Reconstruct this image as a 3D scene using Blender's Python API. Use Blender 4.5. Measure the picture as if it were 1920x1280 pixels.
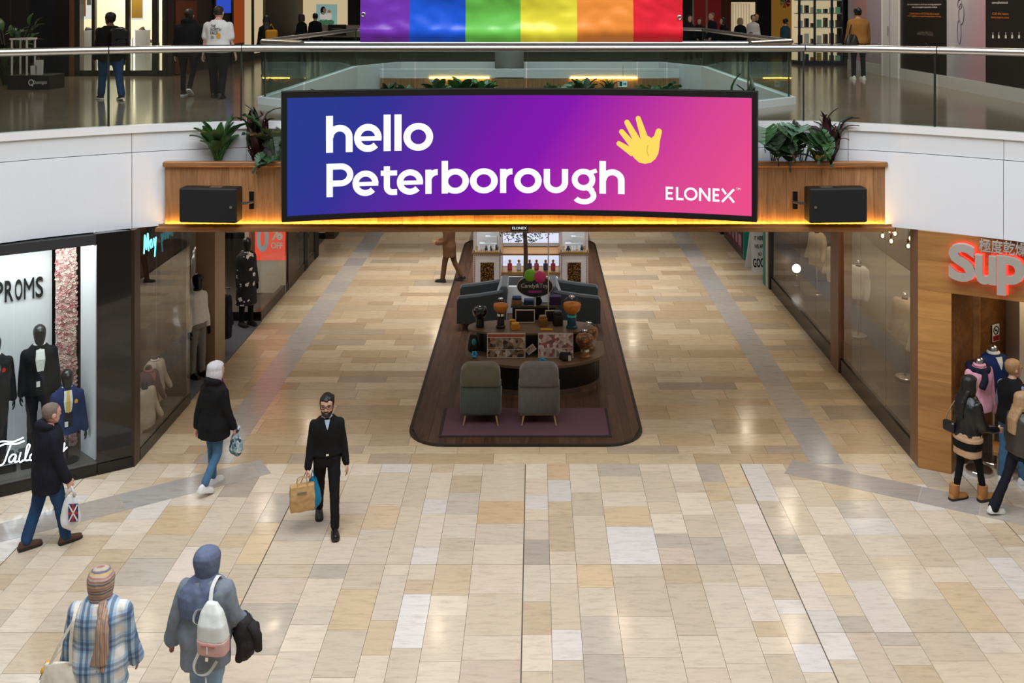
import bpy, math, random
from mathutils import Vector, Matrix, noise
for _o in list(bpy.data.objects): bpy.data.objects.remove(_o)
SC = bpy.context.scene
COL = SC.collection
PI = math.pi
rnd = random.Random(7)

# ------------------------------------------------------------------ camera
F, H, VX, VY = 1867.0, 6.75, 1003.0, 12.0      # focal length in px, eye height, vanishing point
cam = bpy.data.cameras.new('camera'); cam_o = bpy.data.objects.new('camera', cam); COL.objects.link(cam_o)
cam.sensor_width = 36.0; cam.lens = 36.0 * F / 1920.0
cam.shift_x = -(VX - 960) / 1920.0; cam.shift_y = (VY - 640) / 1920.0
cam_o.location = (0, 0, H); cam_o.rotation_euler = (PI / 2, 0, 0)
cam.clip_start = .05; cam.clip_end = 300
SC.camera = cam_o

# ------------------------------------------------------------------ world, light, exposure
def s2l(c):
    c = c / 255.0
    return c / 12.92 if c <= .04045 else ((c + .055) / 1.055) ** 2.4
def rgb(r, g, b): return (s2l(r), s2l(g), s2l(b), 1.0)
W = bpy.data.worlds.new('world'); SC.world = W; W.use_nodes = True
W.node_tree.nodes['Background'].inputs[0].default_value = (.80, .86, 1.0, 1)
W.node_tree.nodes['Background'].inputs[1].default_value = .10
SC.view_settings.view_transform = 'Standard'
SC.view_settings.look = 'None'
SC.view_settings.gamma = 1.0
SC.view_settings.use_curve_mapping = False
SC.view_settings.exposure = 0.0
SC.cycles.max_bounces = 10; SC.cycles.transparent_max_bounces = 24; SC.cycles.glossy_bounces = 4
SC.cycles.sample_clamp_indirect = 6.0

def area(name, loc, sx, sy, power, color=(1, 1, 1), rot=(0, 0, 0), shape='RECTANGLE', spread=None):
    l = bpy.data.lights.new(name, 'AREA'); l.shape = shape; l.size = sx; l.size_y = sy
    l.energy = power; l.color = color
    if spread: l.spread = spread
    o = bpy.data.objects.new(name, l); COL.objects.link(o); o.location = loc; o.rotation_euler = rot
    return o
# glazed roofs over the two atria
area('skylight_atrium', (-.2, 7.0, 16.0), 17, 13, 3080, (.90, .955, 1.0), spread=math.radians(160))
area('skylight_void', (-.2, 25.0, 13.0), 8.6, 9.0, 430, (.97, .98, 1.0), spread=math.radians(50))

def P(px, py, Y): return Vector(((px - VX) * Y / F, Y, H - (py - VY) * Y / F))
def G(px, py, z=0.0):
    Y = F * (H - z) / (py - VY)
    return Vector(((px - VX) * Y / F, Y, z))

# ------------------------------------------------------------------ mesh helpers
class MB:
    def __init__(s): s.v = []; s.f = []
    def add(s, vs, fs):
        n = len(s.v); s.v += [tuple(v) for v in vs]; s.f += [tuple(i + n for i in f) for f in fs]; return s
    def box(s, x0, x1, y0, y1, z0, z1):
        return s.add([(x0,y0,z0),(x1,y0,z0),(x1,y1,z0),(x0,y1,z0),(x0,y0,z1),(x1,y0,z1),(x1,y1,z1),(x0,y1,z1)],
                     [(0,3,2,1),(4,5,6,7),(0,1,5,4),(1,2,6,5),(2,3,7,6),(3,0,4,7)])
    def obox(s, c, size, rz=0, rx=0, ry=0):
        M = Matrix.Translation(Vector(c)) @ Matrix.Rotation(rz,4,'Z') @ Matrix.Rotation(ry,4,'Y') @ Matrix.Rotation(rx,4,'X')
        t = MB().box(-size[0]/2,size[0]/2,-size[1]/2,size[1]/2,-size[2]/2,size[2]/2)
        return s.add([M @ Vector(v) for v in t.v], t.f)
    def cbox(s, x0, x1, y0, y1, z0, z1, b=.02):
        # box whose upright edges and top edges are chamfered
        r = lambda d: [(x0+d+b,y0+d),(x1-d-b,y0+d),(x1-d,y0+d+b),(x1-d,y1-d-b),(x1-d-b,y1-d),(x0+d+b,y1-d),(x0+d,y1-d-b),(x0+d,y0+d+b)]
        rings = [[(x,y,z0+b) for x,y in r(0)], [(x,y,z1-b) for x,y in r(0)], [(x,y,z1) for x,y in r(b*.7)]]
        rings.insert(0, [(x,y,z0) for x,y in r(b*.7)])
        return s.loft(rings)
    def loft(s, rings, cap0=True, cap1=True, closed=True):
        n = len(rings[0]); vs = [p for r in rings for p in r]; fs = []
        m = n if closed else n - 1
        for i in range(len(rings)-1):
            for j in range(m):
                k = (j+1) % n
                fs.append((i*n+j, i*n+k, (i+1)*n+k, (i+1)*n+j))
        if cap0: fs.append(tuple(reversed(range(n))))
        if cap1: fs.append(tuple(range((len(rings)-1)*n, len(rings)*n)))
        return s.add(vs, fs)
    def tube(s, path, r, n=8, cap=True, closed=False):
        path = [Vector(p) for p in path]
        if not isinstance(r, (list, tuple)): r = [r]*len(path)
        rings = []; up = Vector((0,0,1)); prev = None; m = len(path)
        for i, p in enumerate(path):
            if closed: d = (path[(i+1)%m] - path[i-1]).normalized()
            else: d = (path[min(i+1,m-1)] - path[max(i-1,0)]).normalized()
            if prev is None:
                a = d.cross(up)
                if a.length < 1e-3: a = d.cross(Vector((0,1,0)))
            else:
                a = prev - d*prev.dot(d)
                if a.length < 1e-4: a = d.cross(up)
            a.normalize(); prev = a; bb = d.cross(a)
            rings.append([p + (a*math.cos(t) + bb*math.sin(t))*r[i] for t in [2*PI*k/n for k in range(n)]])
        if closed:
            rings.append(rings[0]); return s.loft(rings, False, False)
        return s.loft(rings, cap, cap)
    def lathe(s, prof, n=20, c=(0,0,0), M=None):
        rings = []
        for r, z in prof:
            r = max(r, 1e-4)
            rings.append([Vector((r*math.cos(2*PI*k/n), r*math.sin(2*PI*k/n), z)) for k in range(n)])
        if M is not None: rings = [[M @ p for p in rr] for rr in rings]
        c = Vector(c); rings = [[p + c for p in rr] for rr in rings]
        return s.loft(rings)
    def ellipsoid(s, c, rx, ry, rz, n=14, m=9):
        c = Vector(c); rings = []
        for i in range(m):
            a = -PI/2 + PI*(i+.0)/(m-1); k = max(math.cos(a), 1e-3); z = math.sin(a)
            rings.append([c + Vector((rx*k*math.cos(2*PI*j/n), ry*k*math.sin(2*PI*j/n), rz*z)) for j in range(n)])
        return s.loft(rings)
    def prism(s, poly, z0, z1):
        return s.loft([[(x,y,z0) for x,y in poly], [(x,y,z1) for x,y in poly]])
    def slab(s, pts, nrm, th):
        # polygon in space pushed along a direction
        pts = [Vector(p) for p in pts]; nrm = Vector(nrm)
        return s.loft([pts, [p + nrm*th for p in pts]])
    def xf(s, M):
        s.v = [tuple(M @ Vector(v)) for v in s.v]; return s
    def mesh(s, name):
        me = bpy.data.meshes.new(name); me.from_pydata(s.v, [], s.f); me.update(); return me
    def build(s, name, mat, parent=None, smooth=False, loc=None, rz=None):
        me = s.mesh(name); return link(name, me, mat, parent, smooth, loc, rz)

def link(name, me, mat, parent=None, smooth=False, loc=None, rz=None):
    o = bpy.data.objects.new(name, me); COL.objects.link(o)
    if mat is not None and not me.materials: me.materials.append(M[mat] if isinstance(mat, str) else mat)
    if smooth: me.polygons.foreach_set('use_smooth', [True]*len(me.polygons))
    if parent is not None: o.parent = parent
    if loc is not None: o.location = loc
    if rz is not None: o.rotation_euler = (0, 0, rz)
    return o
def smooth_angle(o, deg=35):
    me = o.data; me.polygons.foreach_set('use_smooth', [True]*len(me.polygons))
    try: me.set_sharp_from_angle(angle=math.radians(deg))
    except Exception: pass
    return o
def tag(o, label=None, cat=None, group=None, kind=None):
    if label: o['label'] = label
    if cat: o['category'] = cat
    if group: o['group'] = group
    if kind: o['kind'] = kind
    return o
def thing(name, label, cat, loc=(0,0,0), rz=0, group=None, scale=1.0):
    o = bpy.data.objects.new(name, None); COL.objects.link(o); o.empty_display_size = .1
    o.location = loc; o.rotation_euler = (0,0,rz); o.scale = (scale,)*3
    return tag(o, label, cat, group)
def struct(name, label=None, loc=(0,0,0), rz=0):
    o = bpy.data.objects.new(name, None); COL.objects.link(o); o.location = loc; o.rotation_euler = (0,0,rz)
    o['kind'] = 'structure'
    if label: o['label'] = label
    return o
def copy_tree(o, parent=None):
    c = o.copy(); COL.objects.link(c)
    if parent is not None: c.parent = parent
    for ch in [x for x in bpy.data.objects if x.parent == o]: copy_tree(ch, c)
    return c
_LAB = bpy.data.scenes.new('workshop')       # small scene in which shapes are evaluated, removed at the end
def evaluate(o):
    _LAB.collection.objects.link(o); vl = _LAB.view_layers[0]; vl.update(); dg = vl.depsgraph; dg.update()
    me = bpy.data.meshes.new_from_object(o.evaluated_get(dg)); bpy.data.objects.remove(o); return me
def remesh(mb, vox, smooth=3, fold=0.0, fscale=9.0, seed=0.0, zmul=.45, name='body'):
    me = mb.mesh('tmp'); o = bpy.data.objects.new('tmp', me)
    m = o.modifiers.new('r', 'REMESH'); m.mode = 'VOXEL'; m.voxel_size = vox
    if smooth:
        k = o.modifiers.new('s', 'SMOOTH'); k.iterations = smooth; k.factor = .5
    out = evaluate(o); out.name = name; bpy.data.meshes.remove(me)
    if fold:
        sd = Vector((seed*3.1, seed*1.7, seed)); n = len(out.vertices); co = [0.0]*(3*n); nr = [0.0]*(3*n)
        out.vertices.foreach_get('co', co); out.vertices.foreach_get('normal', nr)
        for i in range(0, 3*n, 3):
            q = Vector((co[i]*fscale, co[i+1]*fscale, co[i+2]*fscale*zmul)) + sd
            k = fold * (noise.noise(q) + .5*noise.noise(q*2.3))
            co[i] += nr[i]*k; co[i+1] += nr[i+1]*k; co[i+2] += nr[i+2]*k
        out.vertices.foreach_set('co', co)
        out.update()
    out.polygons.foreach_set('use_smooth', [True]*len(out.polygons))
    return out
def me2mb(me):
    b = MB(); b.v = [tuple(v.co) for v in me.vertices]; b.f = [tuple(p.vertices) for p in me.polygons]; return b

# text as flat polygons
_FONT = {}
def text_mb(s, size=1.0, ext=0.0, bold=0.0, align='LEFT', space=1.0):
    cu = bpy.data.curves.new('t', 'FONT'); cu.body = s; cu.size = size; cu.extrude = ext; cu.offset = bold
    cu.align_x = align; cu.space_character = space; cu.resolution_u = 4
    me = evaluate(bpy.data.objects.new('t', cu)); b = me2mb(me); bpy.data.curves.remove(cu); bpy.data.meshes.remove(me)
    return b
def bounds(b):
    xs = [v[0] for v in b.v]; ys = [v[1] for v in b.v]
    return min(xs), max(xs), min(ys), max(ys)
def fit_text(s, x0, x1, y0, y1, ext=0.0, bold=0.0):
    b = text_mb(s, 1.0, 0, bold); a0, a1, c0, c1 = bounds(b)
    b.v = [(x0 + (v[0]-a0)/(a1-a0)*(x1-x0), y0 + (v[1]-c0)/(c1-c0)*(y1-y0), v[2]) for v in b.v]
    if ext:
        t = MB(); t.v = b.v; t.f = b.f; b = thick(b, ext)
    return b
def thick(b, ext):
    # give flat polygons a depth along +z
    from collections import Counter
    ed = Counter()
    for f in b.f:
        for i in range(len(f)): ed[(f[i], f[(i+1)%len(f)])] += 1
    n = len(b.v); v = list(b.v) + [(p[0], p[1], p[2]+ext) for p in b.v]
    fs = [tuple(reversed(f)) for f in b.f] + [tuple(i+n for i in f) for f in b.f]
    for (i, j) in list(ed):
        if (j, i) not in ed: fs.append((i, j, j+n, i+n))
    o = MB(); o.v = v; o.f = fs; return o

# stroke lettering: lists of centre-line points swept to a constant width
def arc(cx, cy, r, a0, a1, n=18, ry=None):
    ry = r if ry is None else ry
    return [(cx + r*math.cos(math.radians(a0+(a1-a0)*i/n)), cy + ry*math.sin(math.radians(a0+(a1-a0)*i/n))) for i in range(n+1)]
def stroke(mb, pts, w, fn=None):
    pts = [Vector((p[0], p[1], 0)) for p in pts]; out = []
    n = len(pts); closed = (pts[0]-pts[-1]).length < 1e-4
    for i, p in enumerate(pts):
        a = pts[i-1] if i else (pts[-2] if closed else p); c = pts[i+1] if i < n-1 else (pts[1] if closed else p)
        d1 = (p-a).normalized() if (p-a).length > 1e-6 else (c-p).normalized()
        d2 = (c-p).normalized() if (c-p).length > 1e-6 else d1
        t = (d1+d2)
        t = t.normalized() if t.length > 1e-4 else d1
        k = 1.0/max(.5, t.dot(d1)); nn = Vector((-t.y, t.x, 0))*w/2*k
        out.append((p+nn, p-nn))
    vs = [q for pr in out for q in pr]
    fs = [(2*i, 2*i+1, 2*i+3, 2*i+2) for i in range(n-1)]
    if fn: vs = [fn(v) for v in vs]
    mb.add(vs, fs)

# ------------------------------------------------------------------ materials
M = {}
def nmat(name):
    m = bpy.data.materials.new(name); m.use_nodes = True; M[name] = m
    nt = m.node_tree; return m, nt, nt.nodes, nt.links, nt.nodes['Principled BSDF']
def mat(name, col, rough=.6, metal=0.0, var=.0, scale=8.0, bump=0.0, bscale=None, coat=0.0, emit=None, estr=0.0, spec=.5, sheen=0.0, stretch=(1,1,1)):
    m, nt, N, L, B = nmat(name)
    B.inputs['Base Color'].default_value = col; B.inputs['Roughness'].default_value = rough; B.inputs['Metallic'].default_value = metal
    B.inputs['Coat Weight'].default_value = coat; B.inputs['Specular IOR Level'].default_value = spec
    if sheen: B.inputs['Sheen Weight'].default_value = sheen
    if emit: B.inputs['Emission Color'].default_value = emit; B.inputs['Emission Strength'].default_value = estr
    if var or bump:
        tc = N.new('ShaderNodeTexCoord'); mp = N.new('ShaderNodeMapping'); L.new(tc.outputs['Object'], mp.inputs[0])
        mp.inputs['Scale'].default_value = stretch
        nz = N.new('ShaderNodeTexNoise'); nz.inputs['Scale'].default_value = scale; nz.inputs['Detail'].default_value = 5
        L.new(mp.outputs[0], nz.inputs['Vector'])
        if var:
            mx = N.new('ShaderNodeMix'); mx.data_type = 'RGBA'
            mx.inputs[6].default_value = tuple(c*(1-var) for c in col[:3])+(1,); mx.inputs[7].default_value = tuple(min(1,c*(1+var)) for c in col[:3])+(1,)
            L.new(nz.outputs[0], mx.inputs[0]); L.new(mx.outputs[2], B.inputs['Base Color'])
        if bump:
            n2 = N.new('ShaderNodeTexNoise'); n2.inputs['Scale'].default_value = bscale or scale*4; n2.inputs['Detail'].default_value = 4
            L.new(mp.outputs[0], n2.inputs['Vector'])
            bp = N.new('ShaderNodeBump'); bp.inputs['Strength'].default_value = bump; bp.inputs['Distance'].default_value = .01
            L.new(n2.outputs[0], bp.inputs['Height']); L.new(bp.outputs[0], B.inputs['Normal'])
    return m
def ramp(N, stops):
    r = N.new('ShaderNodeValToRGB'); e = r.color_ramp.elements
    while len(e) > 1: e.remove(e[-1])
    e[0].position, e[0].color = stops[0]
    for p, c in stops[1:]:
        x = e.new(p); x.color = c
    return r
def emit(name, col, strength):
    m, nt, N, L, B = nmat(name); N.remove(B); e = N.new('ShaderNodeEmission')
    e.inputs[0].default_value = col; e.inputs[1].default_value = strength
    L.new(e.outputs[0], N['Material Output'].inputs[0]); return m
def glass(name, tint, ior=1.5, rough=.01, haze=0.0):
    # thin pane: clear with a Fresnel reflection
    m, nt, N, L, B = nmat(name); N.remove(B)
    t = N.new('ShaderNodeBsdfTransparent'); t.inputs[0].default_value = tint
    g = N.new('ShaderNodeBsdfGlossy'); g.inputs['Roughness'].default_value = rough
    fr = N.new('ShaderNodeFresnel'); fr.inputs[0].default_value = ior
    ge = N.new('ShaderNodeNewGeometry'); iv = N.new('ShaderNodeMath'); iv.operation = 'SUBTRACT'; iv.inputs[0].default_value = 1.0; L.new(ge.outputs['Backfacing'], iv.inputs[1])
    mu = N.new('ShaderNodeMath'); mu.operation = 'MULTIPLY'; L.new(fr.outputs[0], mu.inputs[0]); L.new(iv.outputs[0], mu.inputs[1])   # no mirror inside the pane
    mx = N.new('ShaderNodeMixShader'); L.new(mu.outputs[0], mx.inputs[0]); L.new(t.outputs[0], mx.inputs[1]); L.new(g.outputs[0], mx.inputs[2])
    L.new(mx.outputs[0], N['Material Output'].inputs[0]); return m
def stone(name, use_attr, rough=.16):
    # polished limestone slab: the slab's own colour, fine bedding streaks, pores and rusty veins
    m, nt, N, L, B = nmat(name)
    if use_attr:
        src = N.new('ShaderNodeAttribute'); src.attribute_name = 'tone'; colout = src.outputs['Color']
    else:
        src = N.new('ShaderNodeObjectInfo'); colout = src.outputs['Color']
    g = N.new('ShaderNodeNewGeometry')
    mp = N.new('ShaderNodeMapping'); L.new(g.outputs['Position'], mp.inputs[0]); mp.inputs['Scale'].default_value = (1.6, 7, 1)
    if not use_attr:
        ad = N.new('ShaderNodeVectorMath'); ad.operation = 'SCALE'; cb = N.new('ShaderNodeCombineXYZ')
        oi = src.outputs['Random']; L.new(oi, cb.inputs[0]); L.new(oi, cb.inputs[1]); L.new(cb.outputs[0], ad.inputs[0]); ad.inputs['Scale'].default_value = 37.0
        av = N.new('ShaderNodeVectorMath'); L.new(g.outputs['Position'], av.inputs[0]); L.new(ad.outputs[0], av.inputs[1]); L.new(av.outputs[0], mp.inputs[0])
    n1 = N.new('ShaderNodeTexNoise'); n1.inputs['Scale'].default_value = 2.2; n1.inputs['Detail'].default_value = 8; n1.inputs['Roughness'].default_value = .7; L.new(mp.outputs[0], n1.inputs['Vector'])
    r1 = ramp(N, [(.30, (.80,.78,.75,1)), (.5, (1,1,1,1)), (.72, (1.08,1.06,1.05,1))]); L.new(n1.outputs[0], r1.inputs[0])
    mul = N.new('ShaderNodeMix'); mul.data_type = 'RGBA'; mul.blend_type = 'MULTIPLY'; mul.inputs[0].default_value = 1
    L.new(colout, mul.inputs[6]); L.new(r1.outputs[0], mul.inputs[7])
    n2 = N.new('ShaderNodeTexNoise'); n2.inputs['Scale'].default_value = 3.2; n2.inputs['Detail'].default_value = 9; n2.inputs['Roughness'].default_value = .75; n2.inputs['Distortion'].default_value = .6; L.new(mp.outputs[0], n2.inputs['Vector'])
    r2 = ramp(N, [(.60, (0,0,0,1)), (.76, (.55,.55,.55,1))]); L.new(n2.outputs[0], r2.inputs[0])
    mx = N.new('ShaderNodeMix'); mx.data_type = 'RGBA'; L.new(r2.outputs[0], mx.inputs[0]); L.new(mul.outputs[2], mx.inputs[6]); mx.inputs[7].default_value = rgb(168, 124, 84)
    L.new(mx.outputs[2], B.inputs['Base Color'])
    n3 = N.new('ShaderNodeTexNoise'); n3.inputs['Scale'].default_value = 5; n3.inputs['Detail'].default_value = 6; L.new(g.outputs['Position'], n3.inputs['Vector'])
    r3 = ramp(N, [(.3, (rough*.75,)*3+(1,)), (.75, (rough*1.5,)*3+(1,))]); L.new(n3.outputs[0], r3.inputs[0]); L.new(r3.outputs[0], B.inputs['Roughness'])
    B.inputs['Specular IOR Level'].default_value = .55
    bp = N.new('ShaderNodeBump'); bp.inputs['Strength'].default_value = .04; bp.inputs['Distance'].default_value = .01; L.new(n3.outputs[0], bp.inputs['Height']); L.new(bp.outputs[0], B.inputs['Normal'])
    return m
def wood(name, c0, c1, rough=.45, axis='Z', sc=1.0, coat=0.0):
    # grain stretched along one axis, each plank with its own tone and offset
    m, nt, N, L, B = nmat(name)
    tc = N.new('ShaderNodeTexCoord'); oi = N.new('ShaderNodeObjectInfo')
    cb = N.new('ShaderNodeCombineXYZ')
    for i in range(3): L.new(oi.outputs['Random'], cb.inputs[i])
    sv = N.new('ShaderNodeVectorMath'); sv.operation = 'SCALE'; sv.inputs['Scale'].default_value = 23; L.new(cb.outputs[0], sv.inputs[0])
    av = N.new('ShaderNodeVectorMath'); L.new(tc.outputs['Object'], av.inputs[0]); L.new(sv.outputs[0], av.inputs[1])
    mp = N.new('ShaderNodeMapping'); L.new(av.outputs[0], mp.inputs[0])
    s = [9*sc, 9*sc, 9*sc]; s['XYZ'.index(axis)] = .9*sc; mp.inputs['Scale'].default_value = s
    n1 = N.new('ShaderNodeTexNoise'); n1.inputs['Scale'].default_value = 2.0; n1.inputs['Detail'].default_value = 8; n1.inputs['Distortion'].default_value = 1.2; L.new(mp.outputs[0], n1.inputs['Vector'])
    r = ramp(N, [(.3, c0), (.7, c1)]); L.new(n1.outputs[0], r.inputs[0])
    hs = N.new('ShaderNodeHueSaturation'); L.new(r.outputs[0], hs.inputs['Color'])
    mr = N.new('ShaderNodeMapRange'); mr.inputs['To Min'].default_value = .74; mr.inputs['To Max'].default_value = 1.22; L.new(oi.outputs['Random'], mr.inputs[0]); L.new(mr.outputs[0], hs.inputs['Value'])
    L.new(hs.outputs[0], B.inputs['Base Color']); B.inputs['Roughness'].default_value = rough; B.inputs['Coat Weight'].default_value = coat
    bp = N.new('ShaderNodeBump'); bp.inputs['Strength'].default_value = .12; bp.inputs['Distance'].default_value = .004; L.new(n1.outputs[0], bp.inputs['Height']); L.new(bp.outputs[0], B.inputs['Normal'])
    return m
# ------------------------------------------------------------------ material list
stone('polished_limestone', False, .15); stone('polished_limestone_mass', True, .15)
mat('grout', rgb(96,86,74), .9)
mat('white_paint', rgb(234,237,244), .55, var=.02, scale=2); mat('white_panel', rgb(226,228,232), .5)
mat('soffit', rgb(225,222,216), .7)
mat('steel', (.62,.60,.58,1), .28, 1.0); mat('chrome', (.85,.85,.86,1), .08, 1.0)
mat('black_gloss', rgb(14,13,13), .08, coat=.5); mat('black_matte', rgb(16,16,17), .55); mat('black_metal', rgb(20,20,22), .35)
mat('black_plinth', rgb(18,17,17), .22); mat('charcoal', rgb(48,48,50), .6); mat('shop_dark', rgb(24,22,21), .8)
wood('oak_plank', rgb(150,106,68), rgb(188,142,98), .45, 'Z'); wood('oak_cap', rgb(140,92,54), rgb(176,122,74), .45, 'X')
wood('oak_wall', rgb(164,112,58), rgb(196,142,82), .4, 'X', .45); wood('oak_dark', rgb(98,62,30), rgb(132,88,46), .45, 'X', .5)
wood('walnut_deck', rgb(58,38,27), rgb(92,62,44), .38, 'Y', .8); mat('deck_edge', rgb(40,29,23), .45)
wood('oak_post', rgb(120,84,56), rgb(150,108,74), .4, 'Z')
mat('stone_pilaster', rgb(150,122,96), .35, var=.12, scale=4)
mat('pale_wall', rgb(196,184,166), .6); mat('bronze', rgb(62,46,38), .3, .4)
glass('clear_glass', (.86,.90,.885,1), 1.55); glass('shop_glass', (.94,.97,.96,1), 1.45); glass('green_glass', (.86,.93,.91,1), 1.5)
glass('side_glass', (.90,.89,.87,1), 2.3)
mat('glass_edge', rgb(40,46,44), .3)
emit('amber_light', (1.0,.52,.09,1), 40.0); emit('white_light', (1,.97,.92,1), 7.0); emit('warm_light', (1,.80,.52,1), 5.0)
mat('grey_carpet', rgb(92,94,100), .9, var=.1, scale=60); mat('display_floor', rgb(84,80,76), .3)
mat('teal_paint', rgb(18,120,106), .45); mat('white_gloss', rgb(238,238,240), .2)

# ------------------------------------------------------------------ ground floor: limestone slabs
floor = struct('floor', 'polished beige limestone paving of the mall hall')
MB().box(-16, 16, -8, 46, -.14, -.012).build('bed', 'grout', floor)
TONES = [((214,196,172),5),((204,184,158),5),((222,206,184),3),((196,170,136),2.2),((176,166,152),1.4),((228,222,218),.9),((206,176,136),1.2),((210,188,168),2)]
def tone(r):
    t = r.random()*sum(w for _, w in TONES)
    for c, w in TONES:
        t -= w
        if t <= 0: break
    k = r.uniform(.95, 1.03); mean = (205, 190, 172)
    return tuple(s2l(min(255, (m_ + (x-m_)*.62)*k)) for x, m_ in zip(c, mean))
tr = random.Random(21)
tiles = []            # x0,x1,y0,y1,colour
BAYS = [-9.6, -6.46, -3.32, -.14, 3.03, 6.16, 9.3]
WID = [.32,.32,.42,.61,.43,.42,.33,.32]
for bi in range(6):
    x0, x1 = BAYS[bi], BAYS[bi+1]
    ws = WID if bi != 2 else [.64,.43,.44,.30,.32,.43,.62]
    if bi in (0, 1): ws = list(reversed(WID))
    k = (x1-x0)/sum(ws); x = x0
    cuts = [7.6, 12.05, 14.70] if bi in (2, 3) else [7.6, 8.75, 10.74, 12.72, 14.70]
    for wd in ws:
        wx = wd*k
        for a, b in zip(cuts, cuts[1:]):
            y = a
            while y < b - 1e-3:
                ln = tr.choice([.3,.42,.5,.6,.6,.75,.9]) * tr.uniform(.9,1.1)
                e = y+ln
                if e > b - .2: e = b
                g0 = .007 if abs(x-x0) < 1e-3 else .002; g1 = .007 if abs(x+wx-x1) < 1e-3 else .002
                tiles.append([x+g0, x+wx-g1, y+.002 + (.003 if y == a else 0), e-.002, tone(tr)])
                y = e
        x += wx
# rows running across the hall under the bridge and beyond
y = 14.70
WARM_LIT = [((196,172,140),4),((188,162,128),3),((202,180,150),3),((182,156,124),2),((174,154,132),1)]  # dim warm light under the bridge put into these slab colours
while y < 31.5:
    hgt = tr.choice([.28,.33,.42,.42,.56])
    spans = [(-6.1, 5.8)] if y < 15.9 else [(-6.1, -1.9), (1.6, 5.8)]
    for a, b in spans:
        x = a
        while x < b - 1e-3:
            ln = tr.choice([.6,.8,1.0,1.2,1.5])*tr.uniform(.9,1.1); e = x+ln
            if e > b-.3: e = b
            c = tone(tr)
            k = tr.random()*13
            for cc, w in WARM_LIT:
                k -= w
                if k <= 0: break
            m_ = tr.uniform(.95,1.05); c = tuple(s2l(min(255,q*m_)) for q in cc)
            tiles.append([x+.002, e-.002, y+.002, y+hgt-.002, c]); x = e
    y += hgt
# slabs whose tone stands out in the photograph
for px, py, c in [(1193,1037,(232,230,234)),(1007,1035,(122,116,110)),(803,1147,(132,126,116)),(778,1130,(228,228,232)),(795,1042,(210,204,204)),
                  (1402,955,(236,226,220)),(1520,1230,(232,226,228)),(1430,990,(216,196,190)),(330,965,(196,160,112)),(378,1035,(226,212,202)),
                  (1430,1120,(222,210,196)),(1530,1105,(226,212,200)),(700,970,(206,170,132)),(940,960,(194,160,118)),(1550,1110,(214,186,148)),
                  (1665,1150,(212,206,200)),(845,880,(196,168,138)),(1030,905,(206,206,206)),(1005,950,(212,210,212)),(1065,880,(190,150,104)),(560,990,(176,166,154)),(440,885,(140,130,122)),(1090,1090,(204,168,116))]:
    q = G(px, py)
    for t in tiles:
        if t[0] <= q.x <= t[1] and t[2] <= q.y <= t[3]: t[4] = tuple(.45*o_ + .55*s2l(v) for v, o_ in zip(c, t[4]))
def scr(t):
    cx, cy = (t[0]+t[1])/2, (t[2]+t[3])/2
    px = VX + cx*F/cy; py = VY + H*F/cy
    if px < -40 or px > 1960 or py > 1330: return 0
    if cy > 14.7 and (cx < -5.9 or cx > 5.65): return 0
    d = (cx + 5.92)*.523 - (14.6-cy)*.852   # behind the angled shop fronts
    if cx < -5.9 and (cy-14.6) > .614*(cx+5.92): return 0
    if cx > 5.6 and (cy-14.58) > -.525*(cx-5.61): return 0
    return (t[1]-t[0])*F/cy * H*F*(1/t[2]-1/t[3])
tiles.sort(key=scr, reverse=True)
_cube = MB().box(-.5,.5,-.5,.5,-.5,.5).mesh('limestone_slab'); _cube.materials.append(M['polished_limestone'])
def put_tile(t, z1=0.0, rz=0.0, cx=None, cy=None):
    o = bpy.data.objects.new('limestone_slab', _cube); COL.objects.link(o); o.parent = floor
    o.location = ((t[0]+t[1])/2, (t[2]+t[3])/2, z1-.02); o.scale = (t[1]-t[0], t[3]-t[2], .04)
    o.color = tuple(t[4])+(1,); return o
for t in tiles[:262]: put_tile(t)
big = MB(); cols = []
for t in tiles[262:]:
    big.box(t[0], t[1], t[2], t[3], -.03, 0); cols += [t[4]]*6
# the darker band that follows the shop fronts
def band(p0, p1, w, r, tiles_obj):
    p0 = Vector(p0); p1 = Vector(p1); d = (p1-p0); Ln = d.length; d.normalize(); a = math.atan2(d.y, d.x); s = 0
    while s < Ln-.05:
        ln = min(r.uniform(.6,1.1), Ln-s)
        c = p0 + d*(s+ln/2); k = r.choice([(164,154,146),(172,162,152),(184,170,156),(166,160,156),(176,166,156)])
        cc = tuple(s2l(v) for v in k)
        if tiles_obj:
            o = put_tile([-ln/2+.002, ln/2-.002, -w/2+.002, w/2-.002, cc], .002); o.location.x = c.x; o.location.y = c.y; o.rotation_euler.z = a
        else:
            t = MB().obox((c.x,c.y,-.014), (ln-.004, w-.004, .032), a); big.add(t.v, t.f); cols.extend([cc]*6)
        s += ln
band((-6.9,12.75), (-3.95,14.62), .52, tr, True); band((3.72,14.62), (7.3,12.75), .5, tr, True)
band((-4.75,14.70), (-4.75,30), .5, tr, False); band((4.32,14.70), (4.32,30), .5, tr, False)
bo = big.build('limestone_slabs', 'polished_limestone_mass', floor); bo['kind'] = 'stuff'
at_ = bo.data.attributes.new('tone', 'FLOAT_COLOR', 'FACE')
at_.data.foreach_set('color', [v for c in cols for v in (c[0],c[1],c[2],1.0)])

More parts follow.
